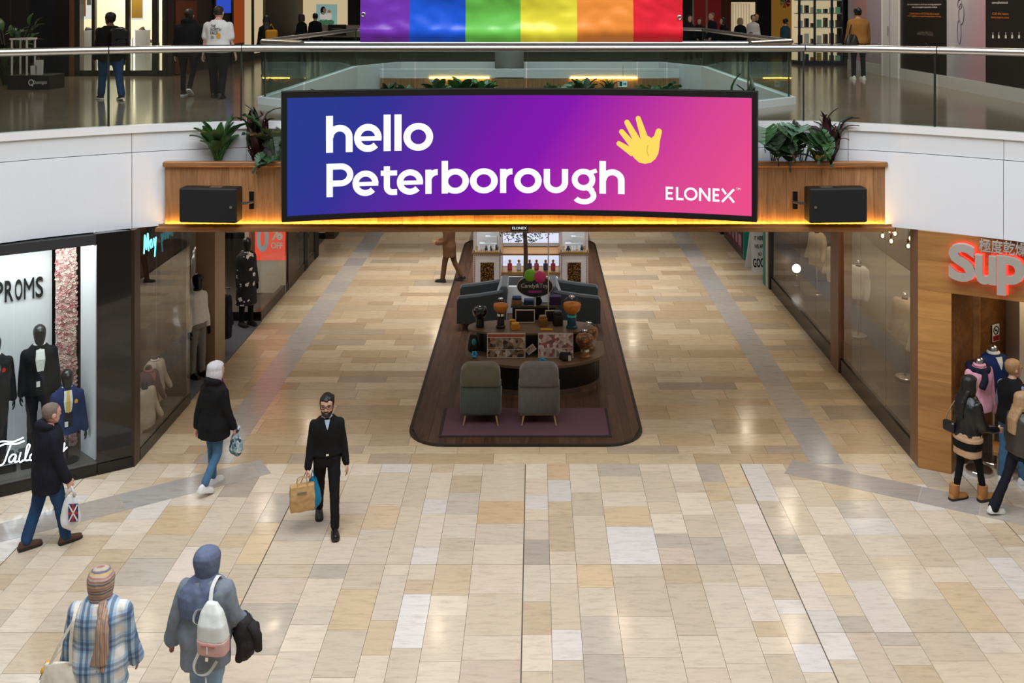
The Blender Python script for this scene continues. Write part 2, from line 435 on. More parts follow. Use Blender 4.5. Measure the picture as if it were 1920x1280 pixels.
# ------------------------------------------------------------------ upper floor, bridge, fascias
ZU, ZC = 4.97, 3.47
def catmull(pts, n=6):
    out = []; m = len(pts)
    for i in range(m-1):
        p0, p1, p2, p3 = [Vector(pts[max(0,min(m-1,k))]) for k in (i-1,i,i+1,i+2)]
        for j in range(n):
            t = j/n; out.append(.5*((2*p1)+(p2-p0)*t+(2*p0-5*p1+4*p2-p3)*t*t+(3*p1-p0-3*p2+p3)*t**3))
    out.append(Vector(pts[-1])); return out
EL = catmull([(-4.48,15.28),(-5.58,14.94),(-6.59,14.40),(-7.42,13.82),(-8.6,12.7)], 5)
ER = catmull([(4.20,15.28),(5.25,14.87),(6.12,14.36),(6.88,13.82),(8.1,12.7)], 5)
V2 = [(-4.0,17.3),(-4.95,18.2),(-4.95,27.5),(-4.0,29.6),(3.7,29.6),(4.65,27.5),(4.65,18.2),(3.7,17.3)]
polyL = [tuple(p) for p in reversed(EL)] + [(-4.0,17.3),(-4.95,18.2),(-4.95,27.5),(-4.0,29.6),(-4.0,42),(-20,42),(-20,12.7)]
polyR = [(20,12.7),(20,42),(3.7,42),(3.7,29.6),(4.65,27.5),(4.65,18.2),(3.7,17.3)] + [tuple(p) for p in ER]
polyB = [(-4.48,15.28),(4.20,15.28),(3.7,17.3),(-4.0,17.3)]
polyF = [(-4.0,29.6),(3.7,29.6),(3.7,42),(-4.0,42)]
# polished upper floor: fine courses of narrow stone, all but unreadable at this distance
m, nt, N, L, B = nmat('upper_stone')
g = N.new('ShaderNodeNewGeometry'); bk = N.new('ShaderNodeTexBrick'); L.new(g.outputs['Position'], bk.inputs['Vector'])
bk.inputs['Scale'].default_value = 1.0; bk.inputs['Brick Width'].default_value = 1.1; bk.inputs['Row Height'].default_value = .22
bk.inputs['Mortar Size'].default_value = .006; bk.inputs['Color1'].default_value = rgb(136,122,104); bk.inputs['Color2'].default_value = rgb(122,109,93); bk.inputs['Mortar'].default_value = rgb(94,84,73); bk.inputs['Bias'].default_value = -.2
L.new(bk.outputs[0], B.inputs['Base Color']); B.inputs['Roughness'].default_value = .14
fu = MB()
for p in (polyL, polyR, polyB, polyF): fu.prism(p, 4.5, ZU)
fu = fu.build('floor_upper', 'upper_stone'); tag(fu, 'polished stone floor of the upper gallery and bridge', kind='structure')
ce = MB()
for p in (polyL, polyR, polyB, polyF): ce.prism(p, ZC, ZC+.06)
ce = ce.build('ceiling_lower', 'soffit'); tag(ce, 'white soffit under the gallery and bridge', kind='structure')
rf = MB().box(-20,-6.2,13.0,42,9.0,9.2).box(5.9,20,13.0,42,9.0,9.2).box(-6.2,5.9,31,42,9.0,9.2)
rf = rf.build('ceiling_upper', 'soffit'); tag(rf, 'unseen plain ceiling added to shade the upper gallery walkways', kind='structure')  # out of view, added to keep skylight off the walkways
# behind the photographer
bw = MB().box(-16,16,-8.2,-8,0,12); bw = bw.build('wall_back', 'pale_wall'); tag(bw, 'plain wall closing the hall behind the viewer', kind='structure')
sw = MB().box(-16.2,-16,-8,13,0,12); sw = sw.build('wall_hall_left', 'pale_wall'); tag(sw, 'plain side wall of the hall out of view', kind='structure')
sw = MB().box(16,16.2,-8,13,0,12); sw = sw.build('wall_hall_right', 'pale_wall'); tag(sw, 'second plain side wall of the hall out of view', kind='structure')

def ribbon(pts, z0, z1, off0, off1, closed=False):
    # upright band following a plan curve; off = outward offset towards the void
    pts = [Vector((p[0],p[1],0)) for p in pts]; n = len(pts); nr = []
    for i in range(n):
        a = pts[i-1] if (i or closed) else pts[i]; b = pts[(i+1)%n] if (i < n-1 or closed) else pts[i]
        d = (b-a).normalized(); nr.append(Vector((d.y,-d.x,0)))
    rings = []
    for p, q in zip(pts, nr):
        o0 = p+q*off0; o1 = p+q*off1
        rings.append([(o0.x,o0.y,z0),(o1.x,o1.y,z0),(o1.x,o1.y,z1),(o0.x,o0.y,z1)])
    b = MB()
    if closed: rings.append(rings[0]); b.loft(rings, False, False)
    else: b.loft(rings)
    return b
front = list(reversed(EL)) + ER                      # left end .. right end, void on the right-hand side
fa = struct('trim_fascia', 'white curved fascia panels along the edge of the upper gallery')
def arcs(pts):
    s = [0]
    for a, b in zip(pts, pts[1:]): s.append(s[-1]+(Vector(b)-Vector(a)).length)
    return s
def sub(pts, a, b):
    s = arcs(pts); out = []
    def at(q):
        for i in range(len(s)-1):
            if s[i] <= q <= s[i+1]+1e-9:
                t = (q-s[i])/max(1e-9, s[i+1]-s[i]); return Vector(pts[i])*(1-t)+Vector(pts[i+1])*t
        return Vector(pts[-1])
    out.append(at(a)); out += [Vector(p) for p, q in zip(pts, s) if a+1e-4 < q < b-1e-4]; out.append(at(b)); return out
Ltot = arcs(front)[-1]
brk = [0, 1.55, 3.35, 5.0, 7.4, 9.8, 12.2, 14.2, Ltot-2.0, Ltot]
brk = [x for x in brk if x <= Ltot]
for a, b in zip(brk, brk[1:]):
    seg = sub(front, a+.004, b-.004)
    ribbon(seg, ZC, 4.58, -.05, .03).build('fascia_panel', 'white_paint', fa)
    ribbon(seg, 4.592, 4.88, -.05, .012).build('fascia_band', 'white_panel', fa)
ribbon(front, 4.88, 4.99, -.10, .045).build('fascia_cap', 'white_gloss', fa)

def balustrade(name, label, pts, zb, joints, closed=False, gm='green_glass', seams=(), rr=.056):
    t = thing(name, label, 'balustrade')
    for a, b in zip(joints, joints[1:]):
        ribbon(sub(pts, a+.012, b-.012), zb, 6.07, -.036, -.024).build('glass_panel', gm, t)
    ss = [0]+list(seams)+[arcs(pts)[-1]]
    for a, b in zip(ss, ss[1:]):
        sg = sub(pts, a+.008, b-.008)
        nr = []
        for i, p in enumerate(sg):
            d = (sg[min(i+1,len(sg)-1)]-sg[max(i-1,0)]).normalized(); nr.append((p.x-d.y*.03, p.y+d.x*.03, 6.106))
        smooth_angle(MB().tube(nr, rr, 12).build('handrail', 'steel', t), 50)
    for a in seams:
        sg = sub(pts, max(0,a-.014), a+.014); q = sg[0]; w_ = sg[-1]
        MB().tube([(q.x,q.y+.03,6.106),(w_.x,w_.y+.03,6.106)], rr*.8, 10).build('rail_joint', 'black_metal', t)
        MB().box(q.x-.011,q.x+.011,q.y+.015,q.y+.05,zb,6.06).build('glass_joint', 'glass_edge', t)
    return t
def arc_at_px(pts, px):
    s = arcs(pts); best = 0; bd = 1e9
    for k in range(400):
        q = s[-1]*k/399; p = sub(pts, q, q)[0]; d = abs(VX+p.x*F/p.y-px)
        if d < bd: bd = d; best = q
    return best
jn = sorted([0, Ltot] + [arc_at_px(front, p) for p in (-250, 206, 455, 720, 985, 1250, 1508, 1757)])
balustrade('glass_balustrade', 'clear glass balustrade with round steel handrail behind the big screen', front, ZU+.02, jn, seams=[arc_at_px(front, p) for p in (206, 455, 1508, 1757)], gm='clear_glass')
# second opening behind the bridge
v2 = [Vector(p) for p in V2]; v2c = v2 + [v2[0]]
cu = struct('trim_kerb', 'white kerb around the second opening in the upper floor')
for a, b in zip(v2c, v2c[1:]):
    d = (b-a).normalized(); nrm = Vector((-d.y, d.x))
    c = (a+b)/2
    t = MB().obox((c.x+nrm.x*.03, c.y+nrm.y*.03, (ZC+5.10)/2), ((b-a).length+.05, .16, 5.10-ZC), math.atan2(d.y,d.x)); t.build('kerb_panel', 'white_paint', cu)
tj = arcs(v2c); jj = []
for a, b in zip(tj, tj[1:]):
    n = max(1, round((b-a)/1.9)); jj += [a+(b-a)*k/n for k in range(n)]
jj.append(tj[-1])
balustrade('glass_balustrade', 'green-tinted glass balustrade around the second opening beyond the bridge', v2c, 5.10, jj, gm='green_glass', seams=[tj[k] for k in (1,2,3,4,5,6,7)], rr=.050)

# ------------------------------------------------------------------ bridge front: timber-clad trough with lit ledge
br = struct('wall_bridge', 'timber clad front of the bridge with amber light along its foot')
xa, xb = -5.52, 5.23
x = xa; prn = random.Random(3)
_pl = {}
while x < xb-.02:
    w = prn.choice([.19,.24,.24,.29]); w = min(w, xb-x)
    key = round(w,3)
    if key not in _pl: _pl[key] = MB().box(.0015, w-.0015, 0, .03, 0, .86).mesh('oak_plank'); _pl[key].materials.append(M['oak_plank'])
    o = bpy.data.objects.new('oak_plank', _pl[key]); COL.objects.link(o); o.parent = br; o.location = (x, 14.85 + prn.choice([0,.001,.002]), 3.50)
    x += w
MB().box(xa, xb, 14.882, 14.93, 3.50, 4.36).build('backing', 'oak_dark', br)
MB().cbox(xa-.02, xb+.02, 14.80, 14.95, 4.36, 4.435, .012).build('cap_rail', 'oak_cap', br)
MB().box(xa-.05, xb+.05, 14.60, 14.95, 3.445, 3.50).build('ledge', 'oak_cap', br)
MB().box(xa-.05, xb+.05, 14.735, 14.75, 3.49, 3.527).build('ledge_lip', 'oak_cap', br)
MB().box(xa, xb, 14.80, 14.835, 3.5005, 3.505).build('light_strip', 'amber_light', br)
MB().box(xa, xb, 14.93, 15.22, 4.20, 4.30).build('planting_soil', 'shop_dark', br)
MB().box(xa, xa+.03, 14.88, 15.28, 3.5, 4.36).box(xb-.03, xb, 14.88, 15.28, 3.5, 4.36).build('end_panel', 'oak_plank', br)

# ------------------------------------------------------------------ lower shop fronts: left
wl = struct('wall_left', 'dark glazed shop fronts along the side of the lower hall')
A0, AD, AN = Vector((-5.92,14.60,0)), Vector((-.852,-.523,0)), Vector((-.523,.852,0))
def FA(t, dep, z): return A0 + AD*t + AN*dep + Vector((0,0,z))
def FAhit(px, dep):
    k = (px-VX)/F; o = A0 + AN*dep
    return (k*o.y - o.x)/(AD.x - k*AD.y)
def FAz(px, py, dep): p = FA(FAhit(px,dep),dep,0); return H-(py-VY)*p.y/F
def fabox(t0, t1, d0, d1, z0, z1):
    return MB().loft([[FA(t0,d0,z0),FA(t1,d0,z0),FA(t1,d1,z0),FA(t0,d1,z0)],[FA(t0,d0,z1),FA(t1,d0,z1),FA(t1,d1,z1),FA(t0,d1,z1)]])
fabox(0, .47, 0, .30, .155, ZC).build('pillar', 'black_gloss', wl)
fabox(-.012, .46, -.02, .35, 0, .155).build('plinth', 'black_plinth', wl)
fabox(.468, 3.4, -.02, .35, 0, .155).build('plinth', 'black_plinth', wl)
# display interior
fabox(.47, 3.4, .0, 1.25, .10, .17).build('display_floor', 'display_floor', wl)
MB().slab([FA(.47,.1,.17),FA(.61,.56,.17),FA(.61,.56,ZC),FA(.47,.1,ZC)], AD*-1, .03).build('return_panel', 'white_panel', wl)
fabox(.5, 3.5, 1.30, 1.36, .1, ZC).build('back_panel', 'shop_dark', wl)
tR = FAhit(97, 1.0)
fabox(tR, 3.4, .98, 1.02, .17, FAz(96,457,1.0)).build('display_wall', 'white_panel', wl)
fabox(.47, 3.4, .02, 1.3, ZC-.16, ZC-.02).build('bulkhead', 'charcoal', wl)
w1 = struct('window_1', 'large glazed display window of the suit shop')
tj1 = FAhit(26, .06)
for a, b in ((.475, tj1-.004), (tj1+.004, 3.4)): fabox(a, b, .05, .062, .155, ZC).build('glass_pane', 'shop_glass', w1)
# corridor side: X = -5.87
XL = -5.87
def YL(px): return -XL*F/(VX-px)
MB().box(XL-.3, XL, 14.60, YL(263), .0, ZC).build('pillar_return', 'bronze', wl)
MB().box(XL-.06, XL+.005, YL(263), YL(357), .0, .17).build('plinth', 'black_plinth', wl)
MB().box(XL-1.3, XL-.06, YL(263)+.3, YL(357), .02, .12).build('display_floor', 'display_floor', wl)
MB().box(-7.3, -7.2, 15.2, YL(357), .1, ZC).build('back_panel', 'bronze', wl)
MB().slab([(-6.02,14.98,.1),(-6.40,15.75,.1),(-6.40,15.75,ZC),(-6.02,14.98,ZC)], (-1,0,0), .03).build('return_panel', 'white_panel', wl)
MB().box(XL-1.4, XL-.06, YL(357)-.03, YL(357)+.02, 0, ZC).build('side_panel', 'black_gloss', wl)
w2 = struct('window_2', 'glazed corner window beside the black pillar')
for a, b in ((YL(263), YL(295)-.004), (YL(295)+.004, YL(357))): MB().box(XL-.02, XL-.008, a, b, .17, ZC).build('glass_pane', 'side_glass', w2)
# dark niche with a dressed figure
MB().box(-7.2, -7.1, YL(357), YL(403), 0, ZC).build('niche_back', 'black_matte', wl)
MB().box(-7.1, XL-.02, YL(357)+.02, YL(403)+.04, .0, .07).build('niche_floor', 'grey_carpet', wl)
MB().box(-7.1, XL-.62, YL(395), YL(403), .07, ZC).build('niche_side', 'black_gloss', wl)
MB().box(XL-.35, XL, YL(403), YL(422), 0, ZC).build('pilaster', 'stone_pilaster', wl)
MB().box(-9.0, XL+.02, YL(422), YL(490), .0, .012).build('entrance_mat', 'grey_carpet', wl)
MB().box(-9.1, -9.0, YL(422)-.5, 26.5, 0, ZC).build('shop_back', 'pale_wall', wl)
MB().box(-9.0, -6.6, YL(422)-.45, YL(422)-.35, 0, ZC).build('shop_side', 'shop_dark', wl)
MB().box(-6.62, XL-.02, YL(490)-.02, YL(490), 0, .2).build('plinth', 'black_plinth', wl)
MB().box(XL-.1, XL, YL(490), YL(540), 0, .20).build('plinth', 'bronze', wl)
MB().box(XL-.1, XL, YL(540), YL(597), 0, .20).build('plinth', 'bronze', wl)
for a, b, mm in ((540,557,'bronze'),(571,577,'black_matte'),(590,597,'black_matte')):
    MB().box(XL-.16, XL+.01, YL(a), YL(b), .0, ZC).build('post', mm, wl)
MB().box(-6.9, -6.8, YL(540), YL(597), .0, ZC).build('back_panel', 'pale_wall', wl)
w3 = struct('window_3', 'shop windows beyond the clothes shop entrance')
for a, b in ((490,540),(557,571),(577,590)): MB().box(XL-.02, XL-.008, YL(a)+.02, YL(b)-.02, .2, ZC).build('glass_pane', 'shop_glass', w3)
MB().box(-6.60, XL-.02, YL(490)-.012, YL(490), .2, ZC).build('glass_pane', 'shop_glass', w3)
MB().box(-9.0, -6.08, 29.0, 29.1, 0, ZC).build('end_wall', 'pale_wall', wl)
MB().box(-9.0, -6.08, 28.95, 29.0, 0, .16).build('plinth', 'black_plinth', wl)
MB().box(-6.08, -5.82, 28.9, 29.6, 0, ZC).build('end_post', 'bronze', wl)
MB().box(-6.0, -5.9, 29.6, 44, 0, ZC).build('far_wall', 'pale_wall', wl)

# ------------------------------------------------------------------ lower shop fronts: right
wr = struct('wall_right', 'timber and glass shop fronts along the other side of the hall')
XR = 5.62
def YR(px): return XR*F/(px-VX)
B0, BD, BN = Vector((5.61,14.58,0)), Vector((.885,-.465,0)).normalized(), Vector((.465,.885,0)).normalized()
def FB(t, dep, z): return B0 + BD*t + BN*dep + Vector((0,0,z))
def FBhit(px, dep):
    k = (px-VX)/F; o = B0 + BN*dep
    return (k*o.y - o.x)/(BD.x - k*BD.y)
def FBz(px, py, dep): p = FB(FBhit(px,dep),dep,0); return H-(py-VY)*p.y/F
def fbbox(t0, t1, d0, d1, z0, z1):
    return MB().loft([[FB(t0,d0,z0),FB(t1,d0,z0),FB(t1,d1,z0),FB(t0,d1,z0)],[FB(t0,d0,z1),FB(t1,d0,z1),FB(t1,d1,z1),FB(t0,d1,z1)]])
# timber boards on the angled front
zz = [0,.42,.86,1.30,1.75,2.2,2.61,3.05,ZC]
def oak_board(t0, t1, d0, d1, z0, z1, par, nm='oak_board', mt='oak_wall'):
    c = FB((t0+t1)/2, d0, (z0+z1)/2); b = MB().box(-(t1-t0)/2, (t1-t0)/2, 0, d1-d0, -(z1-z0)/2+.001, (z1-z0)/2-.001)
    return b.build(nm, mt, par, loc=c, rz=math.atan2(BD.y, BD.x))
for a, b in zip(zz[:6], zz[1:7]): oak_board(0, .452, 0, .3, a, b, wr)
for a, b in zip(zz[6:], zz[7:]): oak_board(0, 3.2, 0, .3, a, b, wr)
MB().box(XR-.005, XR+.3, 14.60, YR(1707), 0, ZC).build('corner_board', 'oak_post', wr)
q0, q1 = FB(.452,.02,0), Vector((6.56,14.93,0))
MB().slab([q0, q1, q1+Vector((0,0,2.62)), q0+Vector((0,0,2.62))], (-.3,.36,0), .2).build('door_reveal', 'oak_dark', wr)
MB().obox((6.63,14.99,1.31), (.13,.10,2.62), -.5).build('door_post', 'oak_wall', wr)
MB().slab([(6.69,15.06,0),(8.2,16.0,0),(8.2,16.0,3.3),(6.69,15.06,3.3)], (-.4,.6,0), .1).build('inner_wall', 'oak_dark', wr)
MB().slab([(8.2,15.4,0),(11,13.6,0),(11,13.6,3.3),(8.2,15.4,3.3)], (.4,.6,0), .1).build('inner_back', 'shop_dark', wr)
MB().add([(6.1,14.6,2.62),(8.5,13.2,2.62),(11,14,2.62),(8.2,16.5,2.62)], [(0,1,2,3)]).build('inner_ceiling', 'shop_dark', wr)
# glazed side
MB().box(XR-.005, XR+.10, YR(1707), YR(1575), 0, .27).build('plinth', 'black_plinth', wr)
MB().box(XR-.005, XR+.10, YR(1560), YR(1445), 0, .30).build('plinth', 'black_plinth', wr)
MB().box(XR-.03, XR+.22, YR(1575), YR(1560), 0, ZC).build('post', 'oak_post', wr)
MB().box(XR+.02, XR+1.5, YR(1707), YR(1445), .02, .2).build('display_floor', 'display_floor', wr)
MB().box(7.3, 7.4, 15.0, 24, 0, ZC).build('back_panel', 'pale_wall', wr)
MB().box(XR+.1, 7.3, YR(1445), YR(1445)+.05, 0, ZC).build('side_panel', 'bronze', wr)
w4 = struct('window_4', 'tall glazed shop front divided into narrow panes')
for a, b in ((1707,1658),(1658,1611.6),(1611.6,1575),(1560,1527.6),(1527.6,1497),(1497,1469),(1469,1446)):
    MB().box(XR+.02, XR+.032, YR(a)+.006, YR(b)-.006, .28, ZC).build('glass_pane', 'side_glass', w4)
MB().box(XR-.03, XR+.05, YR(1445), YR(1445)+.12, 0, ZC).build('post', 'black_matte', wr)
MB().box(XR-.05, XR+.05, YR(1441.5), YR(1441.5)+.12, 0, ZC).build('post', 'pale_wall', wr)
MB().box(XR-.06, XR+.05, YR(1440)+.04, YR(1437)+.12, 0, ZC).build('teal_post', 'teal_paint', wr)
MB().box(6.9, 7.0, 24.0, 27, 0, ZC).build('recess_back', 'shop_dark', wr)
tp = P(1394, 485, 26.55); MB().box(5.55, 5.98, 26.45, 26.6, .03, ZC).build('teal_panel', 'teal_paint', wr)
MB().box(5.55, 5.62, 26.6, 29.2, 0, .12).build('plinth', 'black_plinth', wr)
MB().box(5.60, 5.68, 29.2, 29.45, 0, ZC).build('post', 'pale_wall', wr)
MB().box(5.50, 5.62, 29.5, 44, 0, .3).build('plinth', 'black_plinth', wr)
MB().box(5.62, 5.72, 29.5, 44, .0, ZC).build('far_wall', 'pale_wall', wr)
MB().box(-8, 8, 44, 44.1, 0, ZC).build('end_wall', 'pale_wall', wr)

# ------------------------------------------------------------------ lamps of the place
for x_, y_ in ((-4.3,16.3),(-1.6,16.3),(1.4,16.3),(4.2,16.3)):
    area('downlight', (x_, y_, ZC-.02), .16, .16, 4.5, (1,.80,.58), shape='DISK')
for x_, y_ in ((-5.4,20),(-5.4,24),(5.1,20),(5.1,24),(0,30.5),(-3,30.5),(3,30.5)):
    area('downlight', (x_, y_, ZC-.02), .2, .2, 8, (1,.86,.68), shape='DISK')
for x_, y_ in ((-2.2,7.4),(-1.4,6.2),(1.6,7.2),(2.5,6.0),(4.4,8.6),(.3,5.4),(-3.3,6.6)):
    area('roof_spot', (x_, y_, 13.0), .14, .14, 30, (1,.86,.66), shape='DISK')
a_ = FA(1.5,.35,3.28); area('window_light', a_, 2.0, .5, 34, (.95,.98,1.0), (0,0,math.atan2(AD.y,AD.x)))
area('clothes_light', (-7.4, 21.3, 3.3), 1.6, 3, 55, (1,.95,.9))
area('clothes_light', (-6.5, 16.0, 3.4), .5, 1.0, 22, (1,.90,.76))
area('clothes_light', (-6.4, 25.3, 3.4), .6, 2.5, 14, (1,.9,.76))
area('shop_light', (6.6, 16.6, 3.4), .6, 2.6, 34, (1,.86,.66)); area('shop_light', (6.6, 21.2, 3.4), .6, 3, 34, (1,.88,.7))
area('shop_light', (7.6, 14.6, 2.58), .8, .8, 9, (1,.78,.5))
# ------------------------------------------------------------------ curved video screen
SX, SYM, SR = -.21, 14.50, 11.5                 # centre line, deepest depth, radius (hollow towards the hall)
def CY(s, z, off=0.0):
    # point on the curved face: s = arc length from the middle, off towards the hall
    t = s/SR; r = SR-off
    return Vector((SX + r*math.sin(t), SYM-SR + r*math.cos(t), z))
def SHIT(px, py):
    # arc length and height where a sight line meets the face
    k = (px-VX)/F; lo, hi = -.45, .45
    for _ in range(50):
        t = (lo+hi)/2; x = SX+SR*math.sin(t); y = SYM-SR+SR*math.cos(t)
        if x - k*y < 0: lo = t
        else: hi = t
    y = SYM-SR+SR*math.cos(lo); return lo*SR, H-(py-VY)*y/F
s0, z0s = SHIT(540, 404); s1, _ = SHIT(1408, 404); _, z1s = SHIT(540, 185.5)
scr_t = thing('video_screen', 'wide curved LED video screen greeting visitors on the timber bridge front', 'screen', (SX, SYM, 3.5))
off0 = Vector((SX, SYM, 3.5))
def curved(a, b, zl, zh, o0, o1, n=28):
    m_ = MB(); rings = []
    for i in range(n+1):
        s = a+(b-a)*i/n
        rings.append([CY(s,zl,o0)-off0, CY(s,zl,o1)-off0, CY(s,zh,o1)-off0, CY(s,zh,o0)-off0])
    return m_.loft(rings)
oL, oR = s0-.085, s1+.085; zb_, zt_ = z0s-.085, z1s+.10
curved(oL, oR, zb_, zt_, -.22, -.012).build('housing', 'black_matte', scr_t)
curved(oL, oR, zt_-.085, zt_, -.02, .03).build('bezel_top', 'black_metal', scr_t)
curved(oL, oR, zb_, zb_+.078, -.02, .03).build('bezel_bottom', 'black_metal', scr_t)
curved(oL, s0-.012, zb_+.078, zt_-.085, -.02, .03, 2).build('bezel_side', 'black_metal', scr_t)
curved(s1+.012, oR, zb_+.078, zt_-.085, -.02, .03, 2).build('bezel_side', 'black_metal', scr_t)
# lit face: blue to violet to pink, driven by the face's own coordinates
m, nt, N, L, B = nmat('led_picture'); N.remove(B)
uv = N.new('ShaderNodeUVMap'); sp = N.new('ShaderNodeSeparateXYZ'); L.new(uv.outputs[0], sp.inputs[0])
ma = N.new('ShaderNodeMath'); ma.operation = 'MULTIPLY_ADD'; ma.inputs[1].default_value = -.16; L.new(sp.outputs[1], ma.inputs[0]); L.new(sp.outputs[0], ma.inputs[2])
r_ = ramp(N, [(.0, rgb(44,60,146)), (.10, rgb(52,52,150)), (.26, rgb(92,40,160)), (.40, rgb(122,28,172)), (.50, rgb(134,26,176)), (.64, rgb(178,46,164)), (.80, rgb(214,68,150)), (.98, rgb(236,80,140))])
ad_ = N.new('ShaderNodeMath'); ad_.operation = 'ADD'; ad_.inputs[1].default_value = .04; L.new(ma.outputs[0], ad_.inputs[0]); L.new(ad_.outputs[0], r_.inputs[0])
e_ = N.new('ShaderNodeEmission'); L.new(r_.outputs[0], e_.inputs[0]); e_.inputs[1].default_value = .98; L.new(e_.outputs[0], N['Material Output'].inputs[0])
n_ = 40; fb = MB()
for i in range(n_+1):
    s = s0-.012+(s1-s0+.024)*i/n_; fb.v += [tuple(CY(s,z0s-.012,0)-off0), tuple(CY(s,z1s+.02,0)-off0)]
fb.f = [(2*i,2*i+2,2*i+3,2*i+1) for i in range(n_)]
fo = fb.build('picture', 'led_picture', scr_t)
ul = fo.data.uv_layers.new(name='UVMap')
for p in fo.data.polygons:
    for li in p.loop_indices:
        vi = fo.data.loops[li].vertex_index; ul.data[li].uv = ((vi//2)/n_, vi % 2)
emit('led_white', (1,1,1,1), 1.0); emit('led_yellow', rgb(255,220,98), 1.0); emit('led_ochre', rgb(226,176,72), 1.0)

# geometric lettering, unit = x-height
w_ = .243; rO = .392
def glyph(c):
    S = []
    if c == 'o': S.append((arc(.51,.5,rO,0,360,36), w_))
    elif c == 'e':
        S.append((arc(.51,.5,rO,-7,318,32), w_)); S.append(([(.2,.475),(1.015,.475)], .17))
    elif c == 'l': S.append(([(w_/2,0),(w_/2,1.335)], w_))
    elif c == 'h':
        S.append(([(w_/2,0),(w_/2,1.335)], w_)); S.append((arc(.475,.545,.333,180,0,20,.335)+[(.808,0)], w_))
    elif c == 'P':
        S.append(([(w_/2,0),(w_/2,1.335)], w_)); S.append(([(w_/2,1.2135),(.54,1.2135)]+arc(.54,.875,.36,90,-90,18,.3385)[1:]+[(w_/2,.5365)], w_))
    elif c == 't':
        S.append(([(.34,1.16),(.34,.33)]+arc(.56,.33,.22,180,268,8)+[(.74,.112)], w_)); S.append(([(.10,.885),(.74,.885)], .21))
    elif c == 'r':
        S.append(([(w_/2,0),(w_/2,.985)], w_)); S.append((arc(.46,.52,.34,172,86,10,.36), w_))
    elif c == 'b': S.append(([(w_/2,0),(w_/2,1.335)], w_)); S.append((arc(.515,.5,rO,0,360,36), w_))
    elif c == 'u':
        S.append(([(w_/2,.985),(w_/2,.45)]+arc(.47,.45,.35,180,360,20,.335)+[(.82,.985)], w_))
    elif c == 'g':
        S.append((arc(.50,.56,.335,0,360,32), .225)); S.append(([(.72,.84),(1.0,.94)], .17))
        S.append(([(.62,.245),(.80,.14)]+arc(.52,-.08,.36,35,-150,22,.26), .215))
    return S
def screen_word(lb, word, xs, ybase, xh):
    # xs: left edge of every letter in the photograph, read onto the face once
    for c, (px, wd) in zip(word, xs):
        sl, _ = SHIT(px, 300); sr, _ = SHIT(px+wd, 300)
        G_ = glyph(c); mx_ = max(p[0] for st, w in G_ for p in st) + (w_/2 if c not in 'eotrPg' else .12)
        if c in 'oe': mx_ = 1.02
        if c == 'b': mx_ = 1.03
        if c == 'P': mx_ = 1.02
        if c == 't': mx_ = .76
        if c == 'r': mx_ = .56
        if c == 'g': mx_ = 1.0
        if c == 'l': mx_ = w_
        k = (sr-sl)/mx_
        for st, w in G_:
            # fine steps so that the stroke follows the curve of the face
            stroke(lb, st, w, lambda v: tuple(CY(sl + v.x*k, ybase + v.y*xh, .004) - off0))
lb = MB()
_, zb1 = SHIT(640, 285.5); _, zh1 = SHIT(640, 232.5); xh1 = (zh1-zb1)*.975
screen_word(lb, 'hello', [(611.2,50),(664,51.5),(719.2,13.4),(739.5,13.4),(756.5,55.5)], zb1, xh1)
_, zb2 = SHIT(640, 368.5); xh2 = xh1*.905
screen_word(lb, 'Peterborough', [(612,50.5),(661,48.5),(709,36.5),(744.2,49),(797.5,27),(828,51.3),(881.2,52),(937.5,27),(964,51.5),(1019.5,45.8),(1069.4,49.5),(1123.8,47.4)], zb2, xh2)
lb.build('lettering', 'led_white', scr_t)
lo = MB()
sA, zA = SHIT(1247.5, 374); sB, _ = SHIT(1378.5, 374); zB = SHIT(1247.5, 349.5)[1]
def flat_letters(word_x, zb, hgt, wst):
    for c, (px0, px1) in word_x:
        a, _ = SHIT(px0, 360); b, _ = SHIT(px1, 360); W_ = b-a; q = wst
        st = {'E': [[(q/2,0),(q/2,hgt)], [(0,q/2),(W_,q/2)], [(0,hgt/2),(W_*.9,hgt/2)], [(0,hgt-q/2),(W_,hgt-q/2)]],
              'L': [[(q/2,0),(q/2,hgt)], [(0,q/2),(W_,q/2)]], 'O': [arc(W_/2,hgt/2,W_/2-q/2,0,360,28,hgt/2-q/2)],
              'N': [[(q/2,0),(q/2,hgt)], [(q*.55,hgt-q*.3),(W_-q*.55,q*.3)], [(W_-q/2,0),(W_-q/2,hgt)]],
              'X': [[(q*.4,0),(W_-q*.4,hgt)], [(q*.4,hgt),(W_*.36,hgt*.60)], [(W_*.60,hgt*.42),(W_-q*.4,0)]]}[c]
        for s_ in st: stroke(lo, s_, q, lambda v: tuple(CY(a+v.x, zb+v.y, .004)-off0))
flat_letters([('E',(1248,1262)),('L',(1267.5,1281.5)),('O',(1282.5,1308)),('N',(1310.5,1332)),('E',(1336,1349)),('X',(1352,1378))], zA, zB-zA, .032)
tm = text_mb('TM', .045)
lo.add([tuple(CY(SHIT(1380,352)[0]+v[0], SHIT(1380,356)[1]+v[1], .004)-off0) for v in tm.v], tm.f)
lo.build('logo', 'led_white', scr_t)
